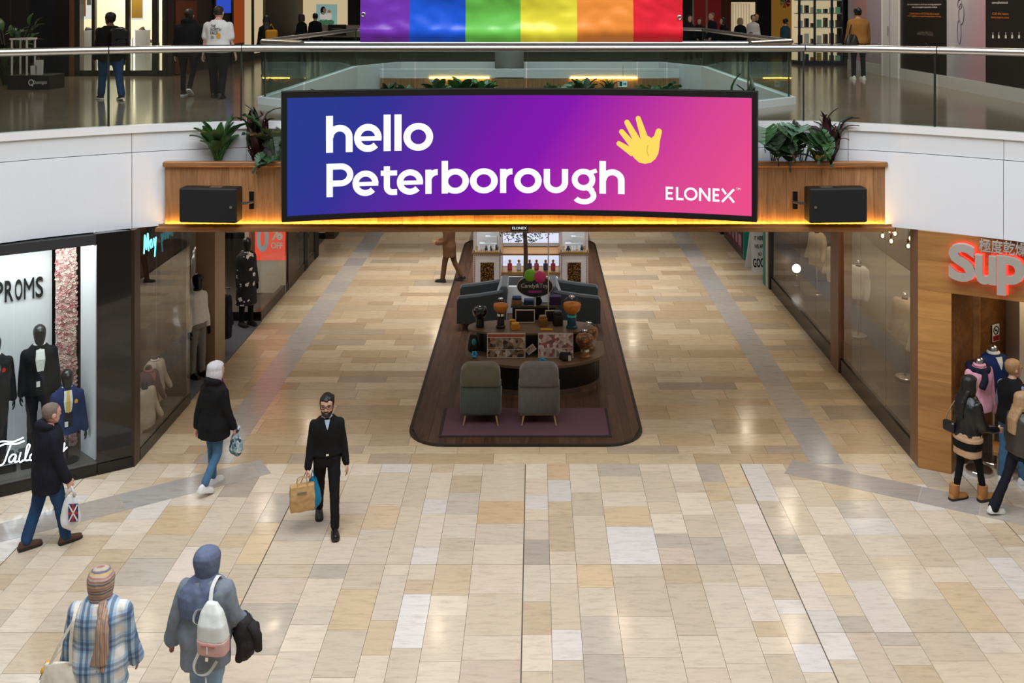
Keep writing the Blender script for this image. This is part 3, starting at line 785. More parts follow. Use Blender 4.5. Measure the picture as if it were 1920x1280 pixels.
# waving hand
def px_poly(pts): 
    out = []
    for x, y in pts:
        s, z = SHIT(1000+x*.22917, 160+y*.22917); out.append((s, z))
    return out
hb = MB()
def hand_fill(quad): 
    q = px_poly(quad); hb.add([tuple(CY(s,z,.004)-off0) for s, z in q], [tuple(range(len(q)))])
def finger(x0, y0, x1, y1, w0, w1):
    d = Vector((x1-x0, y1-y0)).normalized(); n = Vector((-d.y, d.x)); a0 = math.atan2(d.y, d.x)
    pts = [(x0+n.x*w0, y0+n.y*w0), (x1+n.x*w1, y1+n.y*w1)]
    pts += [(x1+w1*math.cos(a0+PI/2-PI*k/8), y1+w1*math.sin(a0+PI/2-PI*k/8)) for k in range(1,8)]
    pts += [(x1-n.x*w1, y1-n.y*w1), (x0-n.x*w0, y0-n.y*w0)]
    hand_fill(pts)
finger(915,450,858,270,32,21); finger(865,480,766,302,32,22); finger(840,520,722,378,30,21); finger(820,555,700,475,32,20)
finger(1000,480,1026,378,30,26)
hand_fill([(1000,400),(1040,380),(1032,500),(1022,560),(1000,600),(965,630),(915,642),(865,630),(825,595),(800,560),(815,512),(842,456),(890,424),(945,415),(966,432)])
hb.build('hand_picture', 'led_yellow', scr_t)
cr = MB(); stroke(cr, px_poly([(938,490),(931,515),(931,540),(942,578)]), .012, lambda v: tuple(CY(v.x, v.y, .006)-off0)); cr.build('hand_crease', 'led_ochre', scr_t)
# name plate under the middle of the screen
npo = thing('name_plate', 'small black name plate clipped to the ledge below the screen', 'sign', (P(974,418,14.56).x, 14.58, 3.462))
MB().box(-.125,.125,-.012,.012,-.002,.085).build('plate', 'black_matte', npo)
t_ = fit_text('ELONEX', -.105, .105, .028, .066); t_.v = [(v[0], -.014, v[1]) for v in t_.v]; t_.build('lettering', 'led_white', npo)

# ------------------------------------------------------------------ loudspeakers on swivel brackets
def speaker(label, x, yaw, side):
    t = thing('loudspeaker', label, 'loudspeaker', (x, 14.62, 3.60), yaw, 'wall loudspeakers on the timber bridge front')
    MB().cbox(-.43,.43,-.13,.12,.0,.50,.018).build('cabinet', 'black_matte', t)
    MB().cbox(-.415,.415,-.145,-.128,.015,.485,.006).build('grille', 'charcoal_mesh', t)
    MB().lathe([(.0,0),(.022,0),(.022,.006),(0,.006)], 14, M=Matrix.Rotation(PI/2,4,'X')).xf(Matrix.Translation((.35*side,-.146,.235))).build('badge', 'steel', t)
    MB().box(.12*side-.12,.12*side+.06,-.06,.02,.50,.512).build('top_plate', 'steel', t)
    MB().tube([(.40*side,.06,.25),(.50*side,.10,.25),(.56*side,.20,.25)], .02, 8).build('bracket_arm', 'charcoal', t)
    MB().box(.53*side-.035,.53*side+.035,.205,.225,.14,.40).build('bracket_plate', 'black_metal', t)
    return t
mat('charcoal_mesh', rgb(15,16,19), .75, bump=.3, bscale=400)
speaker('black loudspeaker on the timber front beside the blue end of the screen', P(393,372,14.55).x, math.radians(-4), 1)
speaker('black loudspeaker on the timber front beside the pink end of the screen', P(1569,372,14.55).x, math.radians(4), -1)

# ------------------------------------------------------------------ rainbow banner hung in the void
YB = 11.6
bn = thing('rainbow_banner', 'glossy vinyl rainbow banner with six upright colour stripes hanging above the screen', 'banner', tuple(P(977,79,YB)))
cb = P(977,79,YB); xs_ = [P(p,79,YB).x-cb.x for p in (676,768,873,976,1082,1187,1279)]
cols_ = [('violet',(110,44,172)),('blue',(14,84,214)),('green',(104,190,76)),('yellow',(230,218,58)),('orange',(236,140,54)),('red',(232,30,52))]
def crumple(x, z):
    f = .07*noise.noise(Vector((x*.9,z*1.6,2))) + .022*noise.noise(Vector((x*2.6,z*2.8,5))) + .028*abs(noise.noise(Vector((x*4.2+z*2,z*5.5,9))))
    f += .035*math.exp(-((z-.10)/.09)**2) + .012*math.sin(z*9+x*.6)
    return f
for i, (nm, c) in enumerate(cols_):
    mat('vinyl_'+nm, rgb(*c), .32, spec=.5, coat=.15)
    b_ = MB(); nx, nz = 14, 44; x0, x1 = xs_[i], xs_[i+1]
    for q in range(nz+1):
        z = 1.75*q/nz
        for p in range(nx+1):
            x = x0+(x1-x0)*p/nx; b_.v.append((x, -crumple(x,z), z))
    b_.f = [(q*(nx+1)+p, q*(nx+1)+p+1, (q+1)*(nx+1)+p+1, (q+1)*(nx+1)+p) for q in range(nz) for p in range(nx)]
    b_.build('stripe', 'vinyl_'+nm, bn, True)
for x, z in ((xs_[0]+.035, .32), (xs_[-1]-.035, .285)):
    ring = [(x+.022*math.cos(a), -crumple(x,z)-.004, z+.022*math.sin(a)) for a in [2*PI*k/14 for k in range(14)]]
    MB().tube(ring, .010, 6, closed=True).build('eyelet', 'steel', bn, True)
MB().tube([(xs_[0]-.05,0,1.77),(xs_[-1]+.05,0,1.77)], .02, 8).build('hanging_pole', 'steel', bn)
# ------------------------------------------------------------------ figures
mat('skin_light', rgb(206,156,130), .5, var=.06, scale=20); mat('skin_pink', rgb(212,160,142), .5, var=.06, scale=20); mat('skin_tan', rgb(176,124,96), .5, var=.05, scale=20); mat('skin_dark', rgb(112,76,58), .5)
mat('eye', rgb(28,22,20), .2); mat('lips', rgb(160,94,84), .5)
def fabric(name, c, rough=.85, var=.14, scale=30, bump=.25): return mat(name, rgb(*c), rough, var=var, scale=scale, bump=bump, bscale=scale*5, spec=.25)
for nm_, c_ in dict(navy=(24,25,36), black_cloth=(17,17,19), soft_black=(24,23,25), jeans=(38,70,108), jeans_mid=(72,108,142), jeans_light=(140,166,190), charcoal_cloth=(46,42,44), brown_cloth=(104,70,44),
                    brown_dark=(92,62,38), tan_cloth=(186,150,118), ochre_puffer=(150,108,56), white_cloth=(226,224,222), shirt_blue=(168,184,206), grey_blue=(126,134,144), hijab_blue=(102,112,138), grey_sleeve=(120,130,142),
                    suit_black=(20,20,23), suit_blue=(26,44,92), waistcoat=(26,28,38), gold_cloth=(214,180,98), orange_cloth=(232,160,58), red_cloth=(200,24,34), pink_cloth=(222,160,180), navy_knit=(22,24,40), royal_knit=(26,46,96),
                    cream_cloth=(210,202,186), mauve_cloth=(112,82,88), rose_cloth=(190,120,112), grey_jeans=(128,126,124), dark_jeans=(22,24,34), teal_cloth=(40,72,84), stone_cloth=(190,170,148), maroon=(96,22,30), coral=(196,98,86)).items(): fabric(nm_, c_)
mat('leather_black', rgb(22,22,24), .35, var=.2, scale=14, bump=.35, bscale=30); mat('leather_brown', rgb(84,54,38), .5, var=.2, scale=20); mat('leather_grey', rgb(58,54,50), .42, var=.25, scale=12, bump=.3, bscale=30)
mat('suede_tan', rgb(176,118,66), .9, var=.1, scale=30); mat('trainer_white', rgb(226,224,222), .5); mat('shoe_black', rgb(20,18,18), .4); mat('rubber', rgb(196,186,170), .7); mat('rubber_dark', rgb(40,34,30), .7)
mat('hair_black', rgb(18,15,14), .5, var=.3, scale=60, stretch=(1,1,.2)); mat('hair_brown', rgb(52,38,28), .55, var=.3, scale=60, stretch=(1,1,.2)); mat('hair_grey', rgb(196,192,196), .6, var=.16, scale=50, stretch=(1,1,.15), bump=.5, bscale=70)
mat('hair_blonde', rgb(168,134,100), .5, var=.25, scale=50, stretch=(1,1,.12), bump=.4, bscale=80); mat('hair_stubble', rgb(120,104,96), .8, var=.2, scale=80); mat('hair_sandy', rgb(164,124,84), .6, var=.2, scale=60)
mat('mannequin_black', rgb(22,22,24), .28); mat('mannequin_steel', (.55,.55,.56,1), .22, 1.0)

def V3(*a): return Vector(a)
TORSO = [(.80,.150,.112),(.88,.172,.128),(.96,.170,.122),(1.06,.146,.108),(1.16,.148,.112),(1.27,.162,.120),(1.34,.166,.114),(1.395,.142,.096),(1.435,.098,.080),(1.47,.066,.066),(1.52,.055,.056)]
def ell(c, rx, ry, n=18, p=2.3):
    out = []
    for k in range(n):
        a = 2*PI*k/n; ca, sa = math.cos(a), math.sin(a)
        out.append(Vector((c[0]+rx*math.copysign(abs(ca)**(2/p), ca), c[1]+ry*math.copysign(abs(sa)**(2/p), sa), c[2])))
    return out
class Fig: pass
def skeleton(legs, arms, lean, b, stoop=0.0):
    f = Fig(); f.b = b; f.lean = lean
    f.sp = lambda z: V3(0, math.tan(lean)*(z-.93) + stoop*max(0, z-1.2)**1.5, 0)
    f.hip = []; f.knee = []; f.ank = []; f.fp = []; f.toe = []
    for sd, (a, k, fp) in zip((-1,1), legs):
        h_ = V3(sd*.088*b, 0, .92); kn = h_ + V3(sd*.005, math.sin(a), -math.cos(a))*.425; an = kn + V3(0, math.sin(a-k), -math.cos(a-k))*.41
        f.hip.append(h_); f.knee.append(kn); f.ank.append(an); f.fp.append(fp)
    low = []
    for an, fp in zip(f.ank, f.fp):
        low.append(min(an.z-.085*math.cos(fp)-.06*abs(math.sin(min(fp,0))) - (.13*math.sin(fp) if fp > 0 else 0), an.z-.06))
    d = -min(low); f.dz = d
    for L_ in (f.hip, f.knee, f.ank):
        for v in L_: v.z += d
    f.sh = []; f.el = []; f.wr = []; f.hd = []
    for sd, ar in zip((-1,1), arms):
        a, ab, e = ar[:3]; inn = ar[3] if len(ar) > 3 else .0
        s_ = V3(sd*.160*b, -.008, 1.362) + f.sp(1.362); s_.z += d
        u = V3(sd*math.sin(ab), math.sin(a)*math.cos(ab), -math.cos(a)*math.cos(ab)); el = s_+u*.285
        w = V3(sd*math.sin(ab-inn), math.sin(a+e)*math.cos(ab-inn), -math.cos(a+e)*math.cos(ab-inn)); wr = el+w*.25
        f.sh.append(s_); f.el.append(el); f.wr.append(wr); f.hd.append(w)
    f.neck = V3(0, 0, 1.452+d) + f.sp(1.45); f.head = V3(0, .018, 1.612+d) + f.sp(1.6)
    return f
def tprof(z):
    for (z0,a0,b0),(z1,a1,b1) in zip(TORSO, TORSO[1:]):
        if z0 <= z <= z1:
            t = (z-z0)/(z1-z0); return a0+(a1-a0)*t, b0+(b1-b0)*t
    return (TORSO[0][1:] if z < TORSO[0][0] else TORSO[-1][1:])
def torso_rings(f, z0, z1, inf, flare=0.0, belly=0.0, n=18, steps=12, fem=0.0):
    out = []
    for i in range(steps+1):
        z = z0+(z1-z0)*i/steps; rx, ry = tprof(z)
        k = inf + flare*max(0, (1.05-z))
        if belly: ry += belly*math.exp(-((z-1.02)/.18)**2)
        c = f.sp(z); out.append(ell((c.x, c.y-.005, z+f.dz), rx*f.b+k, ry*(.5+.5*f.b)+k, n))
    return out
def limb(mb, pts, rad, n=12):
    # smooth tube with rounded ends
    P_ = catmull3(pts, 4); R_ = []
    m_ = len(pts)-1
    for i in range(len(P_)):
        t = i/(len(P_)-1)*m_; k = min(int(t), m_-1); R_.append(rad[k]+(rad[k+1]-rad[k])*(t-k))
    mb.tube(P_, R_, n); mb.ellipsoid(P_[0], R_[0], R_[0], R_[0], 10, 7); mb.ellipsoid(P_[-1], R_[-1], R_[-1], R_[-1], 10, 7)
def catmull3(pts, n=4):
    pts = [Vector(p) for p in pts]; out = []; m_ = len(pts)
    for i in range(m_-1):
        p0, p1, p2, p3 = [pts[max(0,min(m_-1,k))] for k in (i-1,i,i+1,i+2)]
        for j in range(n):
            t = j/n; out.append(.5*((2*p1)+(p2-p0)*t+(2*p0-5*p1+4*p2-p3)*t*t+(3*p1-p0-3*p2+p3)*t**3))
    out.append(pts[-1]); return out
HEAD = [(-.122,.022,.024,.040),(-.108,.042,.046,.036),(-.075,.058,.074,.018),(-.035,.067,.088,.006),(.015,.074,.097,0),(.055,.074,.097,-.004),(.09,.060,.078,-.008),(.110,.038,.050,-.008),(.121,.014,.018,-.008)]
def head_mb(face=True):
    m_ = MB(); m_.loft([ell((0,y,z), rx, ry, 20, 2.1) for z, rx, ry, y in HEAD])
    if face:
        m_.loft([ell((0,.088,.018),.008,.012,8), ell((0,.098,-.010),.011,.014,8), ell((0,.102,-.030),.017,.017,8), ell((0,.092,-.040),.012,.010,8)])
        m_.loft([ell((0,.082,-.062),.026,.012,10), ell((0,.084,-.072),.026,.014,10), ell((0,.078,-.088),.022,.012,10)])
        m_.tube([(-.05,.074,.030),(0,.092,.034),(.05,.074,.030)], .011, 8)
        for s in (-1,1): m_.ellipsoid((s*.074,-.006,-.012), .010,.020,.032, 10, 7)
    return m_
def hand_mb(wr, d, thumb, palm, curl=.35):
    # palm and five fingers; d along the hand, thumb = side of the thumb, palm = way the palm faces
    d = d.normalized(); s = (thumb - d*thumb.dot(d)).normalized(); n = d.cross(s)
    if n.dot(palm) < 0: n = -n
    m_ = MB()
    def rg(c, a, b_): return [c + s*(a*math.cos(t)) + n*(b_*math.sin(t)) for t in [2*PI*k/12 for k in range(12)]]
    m_.loft([rg(wr-d*.03,.027,.021), rg(wr+d*.01,.028,.019), rg(wr+d*.045,.040,.018), rg(wr+d*.085,.043,.015), rg(wr+d*.098,.036,.011)])
    for o, ln in ((.031,.070),(.010,.080),(-.011,.074),(-.031,.058)):
        p = wr+d*.085+s*o; dr = d.copy(); pts = [p-d*.015]
        for j in range(3):
            a = curl*(j+.5)*.85; dr = (d*math.cos(a) + n*math.sin(a)).normalized(); p = p+dr*ln*(.45,.32,.26)[j]; pts.append(p)
        m_.tube(pts, [.0098,.0095,.0088,.0070], 8)
    p = wr+d*.025+s*.026; m_.tube([p-s*.01, p+s*.022+d*.022+n*.008, p+s*.028+d*.050+n*(.012+.02*curl), p+s*.020+d*.072+n*(.016+.035*curl)], [.014,.0125,.011,.008], 8)
    return m_
def shoe_build(par, ank, fp, mt, sole, boot=0, nm='shoe', big=1.0, yaw=0.0):
    S_ = [(-.082,.022,.035),(-.070,.034,.070),(-.030,.040,.092),(.030,.042,.080),(.080,.047,.058),(.130,.048,.048),(.170,.038,.040),(.190,.018,.028)]
    up = []; so = []
    for y, w, hh in S_:
        w *= big; y *= big
        up.append([V3(w*math.cos(t), y, .012+max(0,hh*math.sin(t))*big if math.sin(t) > 0 else .012) for t in [PI*k/8 for k in range(9)]] )
        so.append([V3(-w-.006,y*1.03,-.012),V3(w+.006,y*1.03,-.012),V3(w+.006,y*1.03,.016),V3(-w-.006,y*1.03,.016)])
    T_ = Matrix.Translation(ank) @ Matrix.Rotation(yaw,4,'Z') @ Matrix.Rotation(-fp,4,'X') @ Matrix.Translation((0,0,-.075))
    u = MB().loft(up)
    if boot:
        u.loft([ell((0,-.02,z),.050+(.012 if z > .06 else 0),.058+(.01 if z > .06 else 0),14) for z in (.03,.08,.14,.20,boot)])
    u.xf(T_); sh = u.build(nm, mt, par); smooth_angle(sh, 60)
    smooth_angle(MB().loft(so).xf(T_).build('sole', sole, sh), 40)
    return sh
HAIRS = {'short': (-.06, .045, 1.10), 'bob': (-.115, .035, 1.26), 'long': (-.11, .03, 1.15), 'stubble': (-.05, .035, 1.025), 'full': (-.055, .05, 1.08), 'bun': (-.06,.04,1.09)}
def hair_mb(kind, seed=0):
    zlow, yf, k = HAIRS[kind]; m_ = MB(); rings = []
    zs = [zlow+(.121-zlow)*i/12 for i in range(13)]
    for z in zs:
        for (z0,a0,b0,y0),(z1,a1,b1,y1) in zip(HEAD, HEAD[1:]):
            if z0 <= z <= z1: t = (z-z0)/(z1-z0); rx, ry, yo = a0+(a1-a0)*t, b0+(b1-b0)*t, y0+(y1-y0)*t; break
        if kind in ('bob','long') and z < .02: rx, ry, yo = .076+.006*math.sin(min(1,(.02-z)/.1)*PI), .094, -.004
        rg = []
        for p in ell((0, yo-.004, z*(k*.5+.5)+.004), rx*k, ry*k, 24, 2.1):
            lim = yf if z < .055 else yf+(z-.055)*1.6
            if p.y > lim and z < .105: p.y = lim - .004; p.x *= .80 if abs(p.x) < .05 else .96
            rg.append(p)
        rings.append(rg)
    m_.loft(rings)
    if kind == 'long':
        m_.loft([ell((0,-.060-.075*min(1,t*2.2),-.06-.36*t), .088-.016*t, .048-.016*t, 16) for t in (0,.15,.3,.45,.6,.8,1)])
    if kind == 'bun': m_.ellipsoid((0,-.10,.05), .045,.045,.045)
    if kind == 'full':
        r_ = random.Random(seed)
        for _ in range(40):
            a = r_.uniform(0,2*PI); q = r_.uniform(.2,1); m_.ellipsoid((.07*q*math.cos(a), -.01+.085*q*math.sin(a), .066+.04*math.sqrt(1-q*q*.8)), .022,.022,.018, 7, 5)
    return m_
HIJ = [(-.15,.075,.085,-.01),(-.11,.072,.088,.0),(-.06,.080,.10,.0),(0,.086,.110,-.004),(.05,.086,.110,-.008),(.09,.072,.092,-.010),(.118,.045,.058,-.010),(.132,.012,.016,-.010)]

def front_patch(f, rows, inf, off, back=False, n=8):
    # sheet lying on the chest (or back): rows of (z, x_left, x_right)
    m_ = MB(); rings = []
    for z, xl, xr in rows:
        rx, ry = tprof(z); rx = rx*f.b+inf; ry = ry*(.5+.5*f.b)+inf; c = f.sp(z); rg = []
        for i in range(n+1):
            x = xl+(xr-xl)*i/n; y = ry*max(.05, 1-min(.999,abs(x)/rx)**2.3)**(1/2.3)+off
            rg.append(V3(x, c.y-.005+(-y if back else y), z+f.dz))
        rings.append(rg)
    m_.loft(rings, False, False, closed=False)
    o = MB(); th = .006*(1 if not back else -1); nv = len(m_.v)
    o.v = list(m_.v)+[(v[0],v[1]-th,v[2]) for v in m_.v]; o.f = list(m_.f)+[tuple(i+nv for i in reversed(q)) for q in m_.f]
    return o

def person(label, loc, rz, h=1.72, b=1.0, cat='person', name='person', legs=((.25,.1,0),(-.25,.3,.4)), arms=((-.2,.1,.2),(.2,.1,.2)), lean=.03, stoop=0.0,
           look=(0,0), skin='skin_light', top=None, bot=None, shoe=('shoe_black','rubber_dark'), hair=None, vox=.016, curl=(.45,.45), group=None, parts=('head','hands','legs'), seed=1, boots=0, belly=0.0, hands_thumb=None, shoe_yaw=(0,0), base=0.0):
    f = skeleton(legs, arms, lean, b, stoop); s = h/1.75
    if 'legs' not in parts: f.dz = 0
    root = thing(name, label, cat, loc, rz, group, s); f.root = root; f.s = s
    mann = cat == 'mannequin'
    # --- body
    core = MB(); core.loft(torso_rings(f, .88, 1.50, -.012 if not mann else -.008, steps=10))
    for i in range(2):
        if 'legs' in parts: limb(core, [f.hip[i], f.knee[i], f.ank[i]], [.060*b,.038,.028], 10)
        if top is None or top.get('sleeve',1) is not None: limb(core, [f.sh[i], f.el[i], f.wr[i]], [.042,.036,.026], 10)
    core.tube([f.neck-V3(0,0,.05), f.neck+V3(0,.005,.04), f.head-V3(0,0,.06)], [.062,.052,.052], 12)
    body = me2mb(remesh(core, max(vox,.016)*1.15, 2))
    HM = Matrix.Translation(f.head) @ Matrix.Rotation(look[0],4,'Z') @ Matrix.Rotation(look[1],4,'X') @ Matrix.Diagonal((1.17,1.10,1.04,1))
    fine = vox < .02
    if 'head' in parts:
        hm = head_mb(not mann)
        if mann: hm = MB().loft([ell((0,y,z*1.08), rx*.95, ry*.95, 20, 2.0) for z, rx, ry, y in HEAD])
        hm = me2mb(remesh(hm, .0065 if fine else .012, 2)); hm.xf(HM); body.add(hm.v, hm.f)
    if 'hands' in parts:
        for i, sd in enumerate((-1,1)):
            th = V3(0,1,.1) if hands_thumb is None else hands_thumb[i]
            hh = hand_mb(f.wr[i], f.hd[i], th, V3(-sd,0,0), curl[i]); hh = me2mb(remesh(hh, .0060 if fine else .010, 1)); body.add(hh.v, hh.f)
    body.build('body', skin, root, True)
    # --- trousers
    if bot:
        t = MB(); fit = bot.get('fit',.012); t.loft(torso_rings(f, .83, bot.get('waist',1.02), .006, steps=5))
        for i in range(2):
            an = f.ank[i]; kn = f.knee[i]; e_ = kn+(an-kn)*bot.get('hem',.97)
            lr = bot.get('leg', (.088,.058,.050)); limb(t, [f.hip[i]+V3(0,0,.02), f.hip[i]*.5+kn*.5, kn, (kn+e_)*.5, e_], [lr[0]*b+fit,(lr[0]*.55+lr[1]*.45)*b+fit,lr[1]+fit,(lr[1]+lr[2])/2+fit,lr[2]+fit], 12)
        link(bot.get('name','trousers'), remesh(t, vox, 2, .006, 14, seed, .8, 'trousers'), bot['mat'], root)
        if 'belt' in bot:
            rg = torso_rings(f, .985, 1.025, .016, steps=1); bl = MB().loft(rg).build('belt', bot['belt'], root); smooth_angle(bl, 40)
            MB().obox((0, rg[0][4].y*1.0+.006, 1.005+f.dz), (.034,.010,.026)).build('buckle', 'chrome', bl)
    # --- top
    if top:
        t = MB(); th = top.get('th',.02); z0 = top.get('hem',.82)
        t.loft(torso_rings(f, z0, top.get('neck',1.475), th, top.get('flare',.0), belly, steps=14))
        sl = top.get('sleeve', 1.0)
        if sl:
            for i in range(2):
                ends = [f.sh[i], f.el[i], f.el[i]+(f.wr[i]-f.el[i])*.98] if sl > .6 else [f.sh[i], f.sh[i]+(f.el[i]-f.sh[i])*.75]
                rr = [.050*b+th*.6, .045+th*.6, .036+th*.5] if sl > .6 else [.052*b+th*.5, .058+th*.6]
                if top.get('wide'): rr = [r_+q for r_, q in zip(rr, (0,.012,.028))]
                limb(t, ends, rr, 12)
        if top.get('hood'):
            pts = [f.neck+V3(.10*math.cos(a)*b, -.02+.085*math.sin(a), .030+.03*max(0,-math.sin(a))) for a in [math.radians(x) for x in (20,-20,-60,-90,-120,-160,-200)]]
            t.tube(pts, [.032,.046,.058,.066,.058,.046,.032], 12)
            t.ellipsoid(f.neck+V3(0,-.115,-.06), .11, .045, .09)
        if top.get('collar'):
            pts = [f.neck+V3(.070*math.cos(a), -.004+.066*math.sin(a), .018) for a in [2*PI*k/14 for k in range(14)]]; t.tube(pts, .018, 8, closed=True)
        g_ = link(top.get('name','jacket'), remesh(t, vox, 3, top.get('fold',.010), top.get('fs',10), seed+.5, .5, 'jacket'), top['mat'], root)
        f.top = g_; f.th = th
        if top.get('sleeves_mat'):
            q = MB()
            for i in range(2): limb(q, [f.sh[i], f.el[i], f.wr[i]], [.054*b,.050,.040], 12)
            link('sleeves', remesh(q, vox, 2, .005, 14, seed), top['sleeves_mat'], root)
    # --- shoes
    if 'legs' in parts and shoe:
        for i in range(2): shoe_build(root, f.ank[i], f.fp[i], shoe[0], shoe[1], boots, 'boot' if boots else 'shoe', 1.12 if boots else 1.0, shoe_yaw[i])
    # --- hair
    if hair:
        hk, hm_ = hair
        hb_ = hair_mb(hk, seed); me = remesh(hb_, .0075 if fine else .013, 2, .0035 if fine else 0, 60, seed, .3, 'hair')
        ho = link('hair', me, hm_, root); ho.matrix_local = HM
    f.HM = HM
    f.world = lambda p: Matrix.Translation(Vector(loc)) @ Matrix.Rotation(rz,4,'Z') @ Matrix.Scale(s,4) @ Vector(p)
    f.rz = rz; f.loc = Vector(loc)
    return f
R_ = math.radians
def grip(f, i): return f.world(f.wr[i] + f.hd[i].normalized()*.085)
# ------------------------------------------------------------------ visitors on the ground floor
# older man in a hooded jacket, walking along the suit shop window
g = G(90, 1022)
f = person('man in dark hooded jacket and jeans walking past the suit shop window', (g.x, g.y, 0), R_(-44), 1.80, 1.06, legs=((-.22,.10,.08),(.25,.08,.02)), arms=((-.18,.10,.16),(.16,.12,.22)),
           look=(R_(8), -.10), skin='skin_pink', top=dict(mat='navy', hem=.70, th=.040, hood=True, flare=.02, fold=.012), bot=dict(mat='jeans', name='jeans', fit=.016), shoe=('leather_brown','rubber_dark'), hair=('stubble','hair_stubble'), curl=(.4,1.0), seed=2, vox=.014)
man1 = f
# grey-haired woman
g = G(402, 913)
f = person('grey-haired woman in black jacket and blue jeans carrying a patterned pouch', (g.x, g.y, 0), R_(-28), 1.76, 1.0, legs=((.10,.06,0),(-.10,.50,.35)), arms=((-.28,.13,.20),(.10,.16,.26)),
           look=(R_(-14),-.10), skin='skin_pink', top=dict(mat='black_cloth', hem=.72, th=.040, hood=True, flare=.12, fold=.010), bot=dict(mat='jeans_mid', name='jeans', fit=.004, hem=.92), shoe=('trainer_white','trainer_white'), hair=('bob','hair_grey'), curl=(.5,1.1), seed=5, vox=.014)
wom1 = f
MB().tube([f.neck+V3(.085*math.cos(a), .01+.075*math.sin(a), .03) for a in [2*PI*k/12 for k in range(12)]], .022, 8, closed=True).build('scarf', fabric('magenta_scarf', (120,24,84)), f.root, True)
# man with glasses coming towards the viewer
g = G(613, 986)
f = person('bearded man in glasses, black jumper and trousers, walking with two shopping bags', (g.x, g.y, 0), R_(180+14), 1.76, 1.0, legs=((.34,.10,-.08),(-.24,.26,.30)), arms=((-.05,.16,.25),(.02,.15,.18)),
           look=(R_(-10),-.08), skin='skin_light', top=dict(mat='black_cloth', name='jumper', hem=.97, th=.022, fold=.007, neck=1.455), bot=dict(mat='black_cloth', fit=.006, belt='leather_black'), shoe=('shoe_black','rubber_dark'), hair=('full','hair_black'), curl=(.5,1.1), seed=9, vox=.013)
man2 = f; r = f.root
cl = MB()
for sd in (-1,1): cl.slab([f.neck+V3(sd*.004,.088,-.045), f.neck+V3(sd*.062,.040,.028), f.neck+V3(sd*.066,.030,.050), f.neck+V3(sd*.030,.075,.020)], (0,.3,.05), .03)
cl.build('shirt_collar', 'shirt_blue', r)
front_patch(f, [(1.335,-.004,.004),(1.37,-.016,.016),(1.41,-.026,.026),(1.445,-.034,.034)], .022, .006).build('shirt_front', 'shirt_blue', r)
gl = MB()
for sd in (-1,1): gl.tube([f.HM @ V3(sd*.034+.028*math.cos(a), .107-.25*abs(sd*.034+.028*math.cos(a))**1.2*.6, .012+.020*math.sin(a)) for a in [2*PI*k/14 for k in range(14)]], .0032, 6, closed=True); gl.tube([f.HM @ V3(sd*.062,.090,.016), f.HM @ V3(sd*.080,.0,.016)], .003, 6)
gl.tube([f.HM @ V3(-.008,.106,.016), f.HM @ V3(.008,.106,.016)], .003, 6); gl.build('glasses', 'black_metal', r)
for sd in (-1,1): MB().ellipsoid((0,0,0), .013,.008,.006, 10, 7).xf(f.HM @ Matrix.Translation((sd*.032,.089,.012))).build('eye', 'eye', r, True)
bd = MB(); bd.loft([ell((0,.030,-.118),.044,.050,20), ell((0,.022,-.100),.056,.066,20), ell((0,.014,-.072),.0635,.0835,20), ell((0,.004,-.045),.066,.080,20)]); me = remesh(bd, .007, 1, .002, 90); o = link('beard', me, 'hair_black', r); o.matrix_local = f.HM
ms = MB(); ms.tube([(-.026,.086,-.062),(-.012,.098,-.050),(0,.100,-.049),(.012,.098,-.050),(.026,.086,-.062)], .0065, 8); ms.xf(f.HM).build('moustache', 'hair_black', r, True)
for sd in (-1,1): MB().tube([f.HM @ V3(sd*.016,.098,.036), f.HM @ V3(sd*.035,.094,.040), f.HM @ V3(sd*.054,.080,.034)], .0045, 6).build('eyebrow', 'hair_black', r, True)
MB().tube([f.wr[0]+V3(.030*math.cos(a), .026*math.sin(a), .0) for a in [2*PI*k/12 for k in range(12)]], .006, 6, closed=True).build('wristwatch', 'chrome', r)
# woman in plaid overshirt and striped headscarf
m, nt, N, L, B = nmat('plaid')
tc = N.new('ShaderNodeTexCoord'); sx_ = N.new('ShaderNodeSeparateXYZ'); L.new(tc.outputs['Object'], sx_.inputs[0])
def stripes(sock, freq, ph, stops):
    a = N.new('ShaderNodeMath'); a.operation = 'MULTIPLY_ADD'; a.inputs[1].default_value = freq; a.inputs[2].default_value = ph+50; L.new(sock, a.inputs[0])
    fr = N.new('ShaderNodeMath'); fr.operation = 'FRACT'; L.new(a.outputs[0], fr.inputs[0]); rr = ramp(N, stops); rr.color_ramp.interpolation = 'CONSTANT'; L.new(fr.outputs[0], rr.inputs[0]); return rr
wv = rgb(238,234,230); bl_ = rgb(188,210,228); nv_ = rgb(124,146,174)
P1 = stripes(sx_.outputs[0], 5.0, .1, [(0,wv),(.34,bl_),(.46,nv_),(.60,bl_),(.72,nv_),(.86,bl_)]); P2 = stripes(sx_.outputs[2], 4.8, .35, [(0,wv),(.38,bl_),(.48,nv_),(.60,bl_),(.72,nv_),(.86,bl_)])
mm_ = N.new('ShaderNodeMix'); mm_.data_type = 'RGBA'; mm_.blend_type = 'MULTIPLY'; mm_.inputs[0].default_value = .72; L.new(P1.outputs[0], mm_.inputs[6]); L.new(P2.outputs[0], mm_.inputs[7]); L.new(mm_.outputs[2], B.inputs['Base Color']); B.inputs['Roughness'].default_value = .9
m, nt, N, L, B = nmat('striped_scarf')
tc = N.new('ShaderNodeTexCoord'); sx_ = N.new('ShaderNodeSeparateXYZ'); L.new(tc.outputs['Object'], sx_.inputs[0])
nzz = N.new('ShaderNodeTexNoise'); nzz.inputs['Scale'].default_value = 6; L.new(tc.outputs['Object'], nzz.inputs['Vector'])
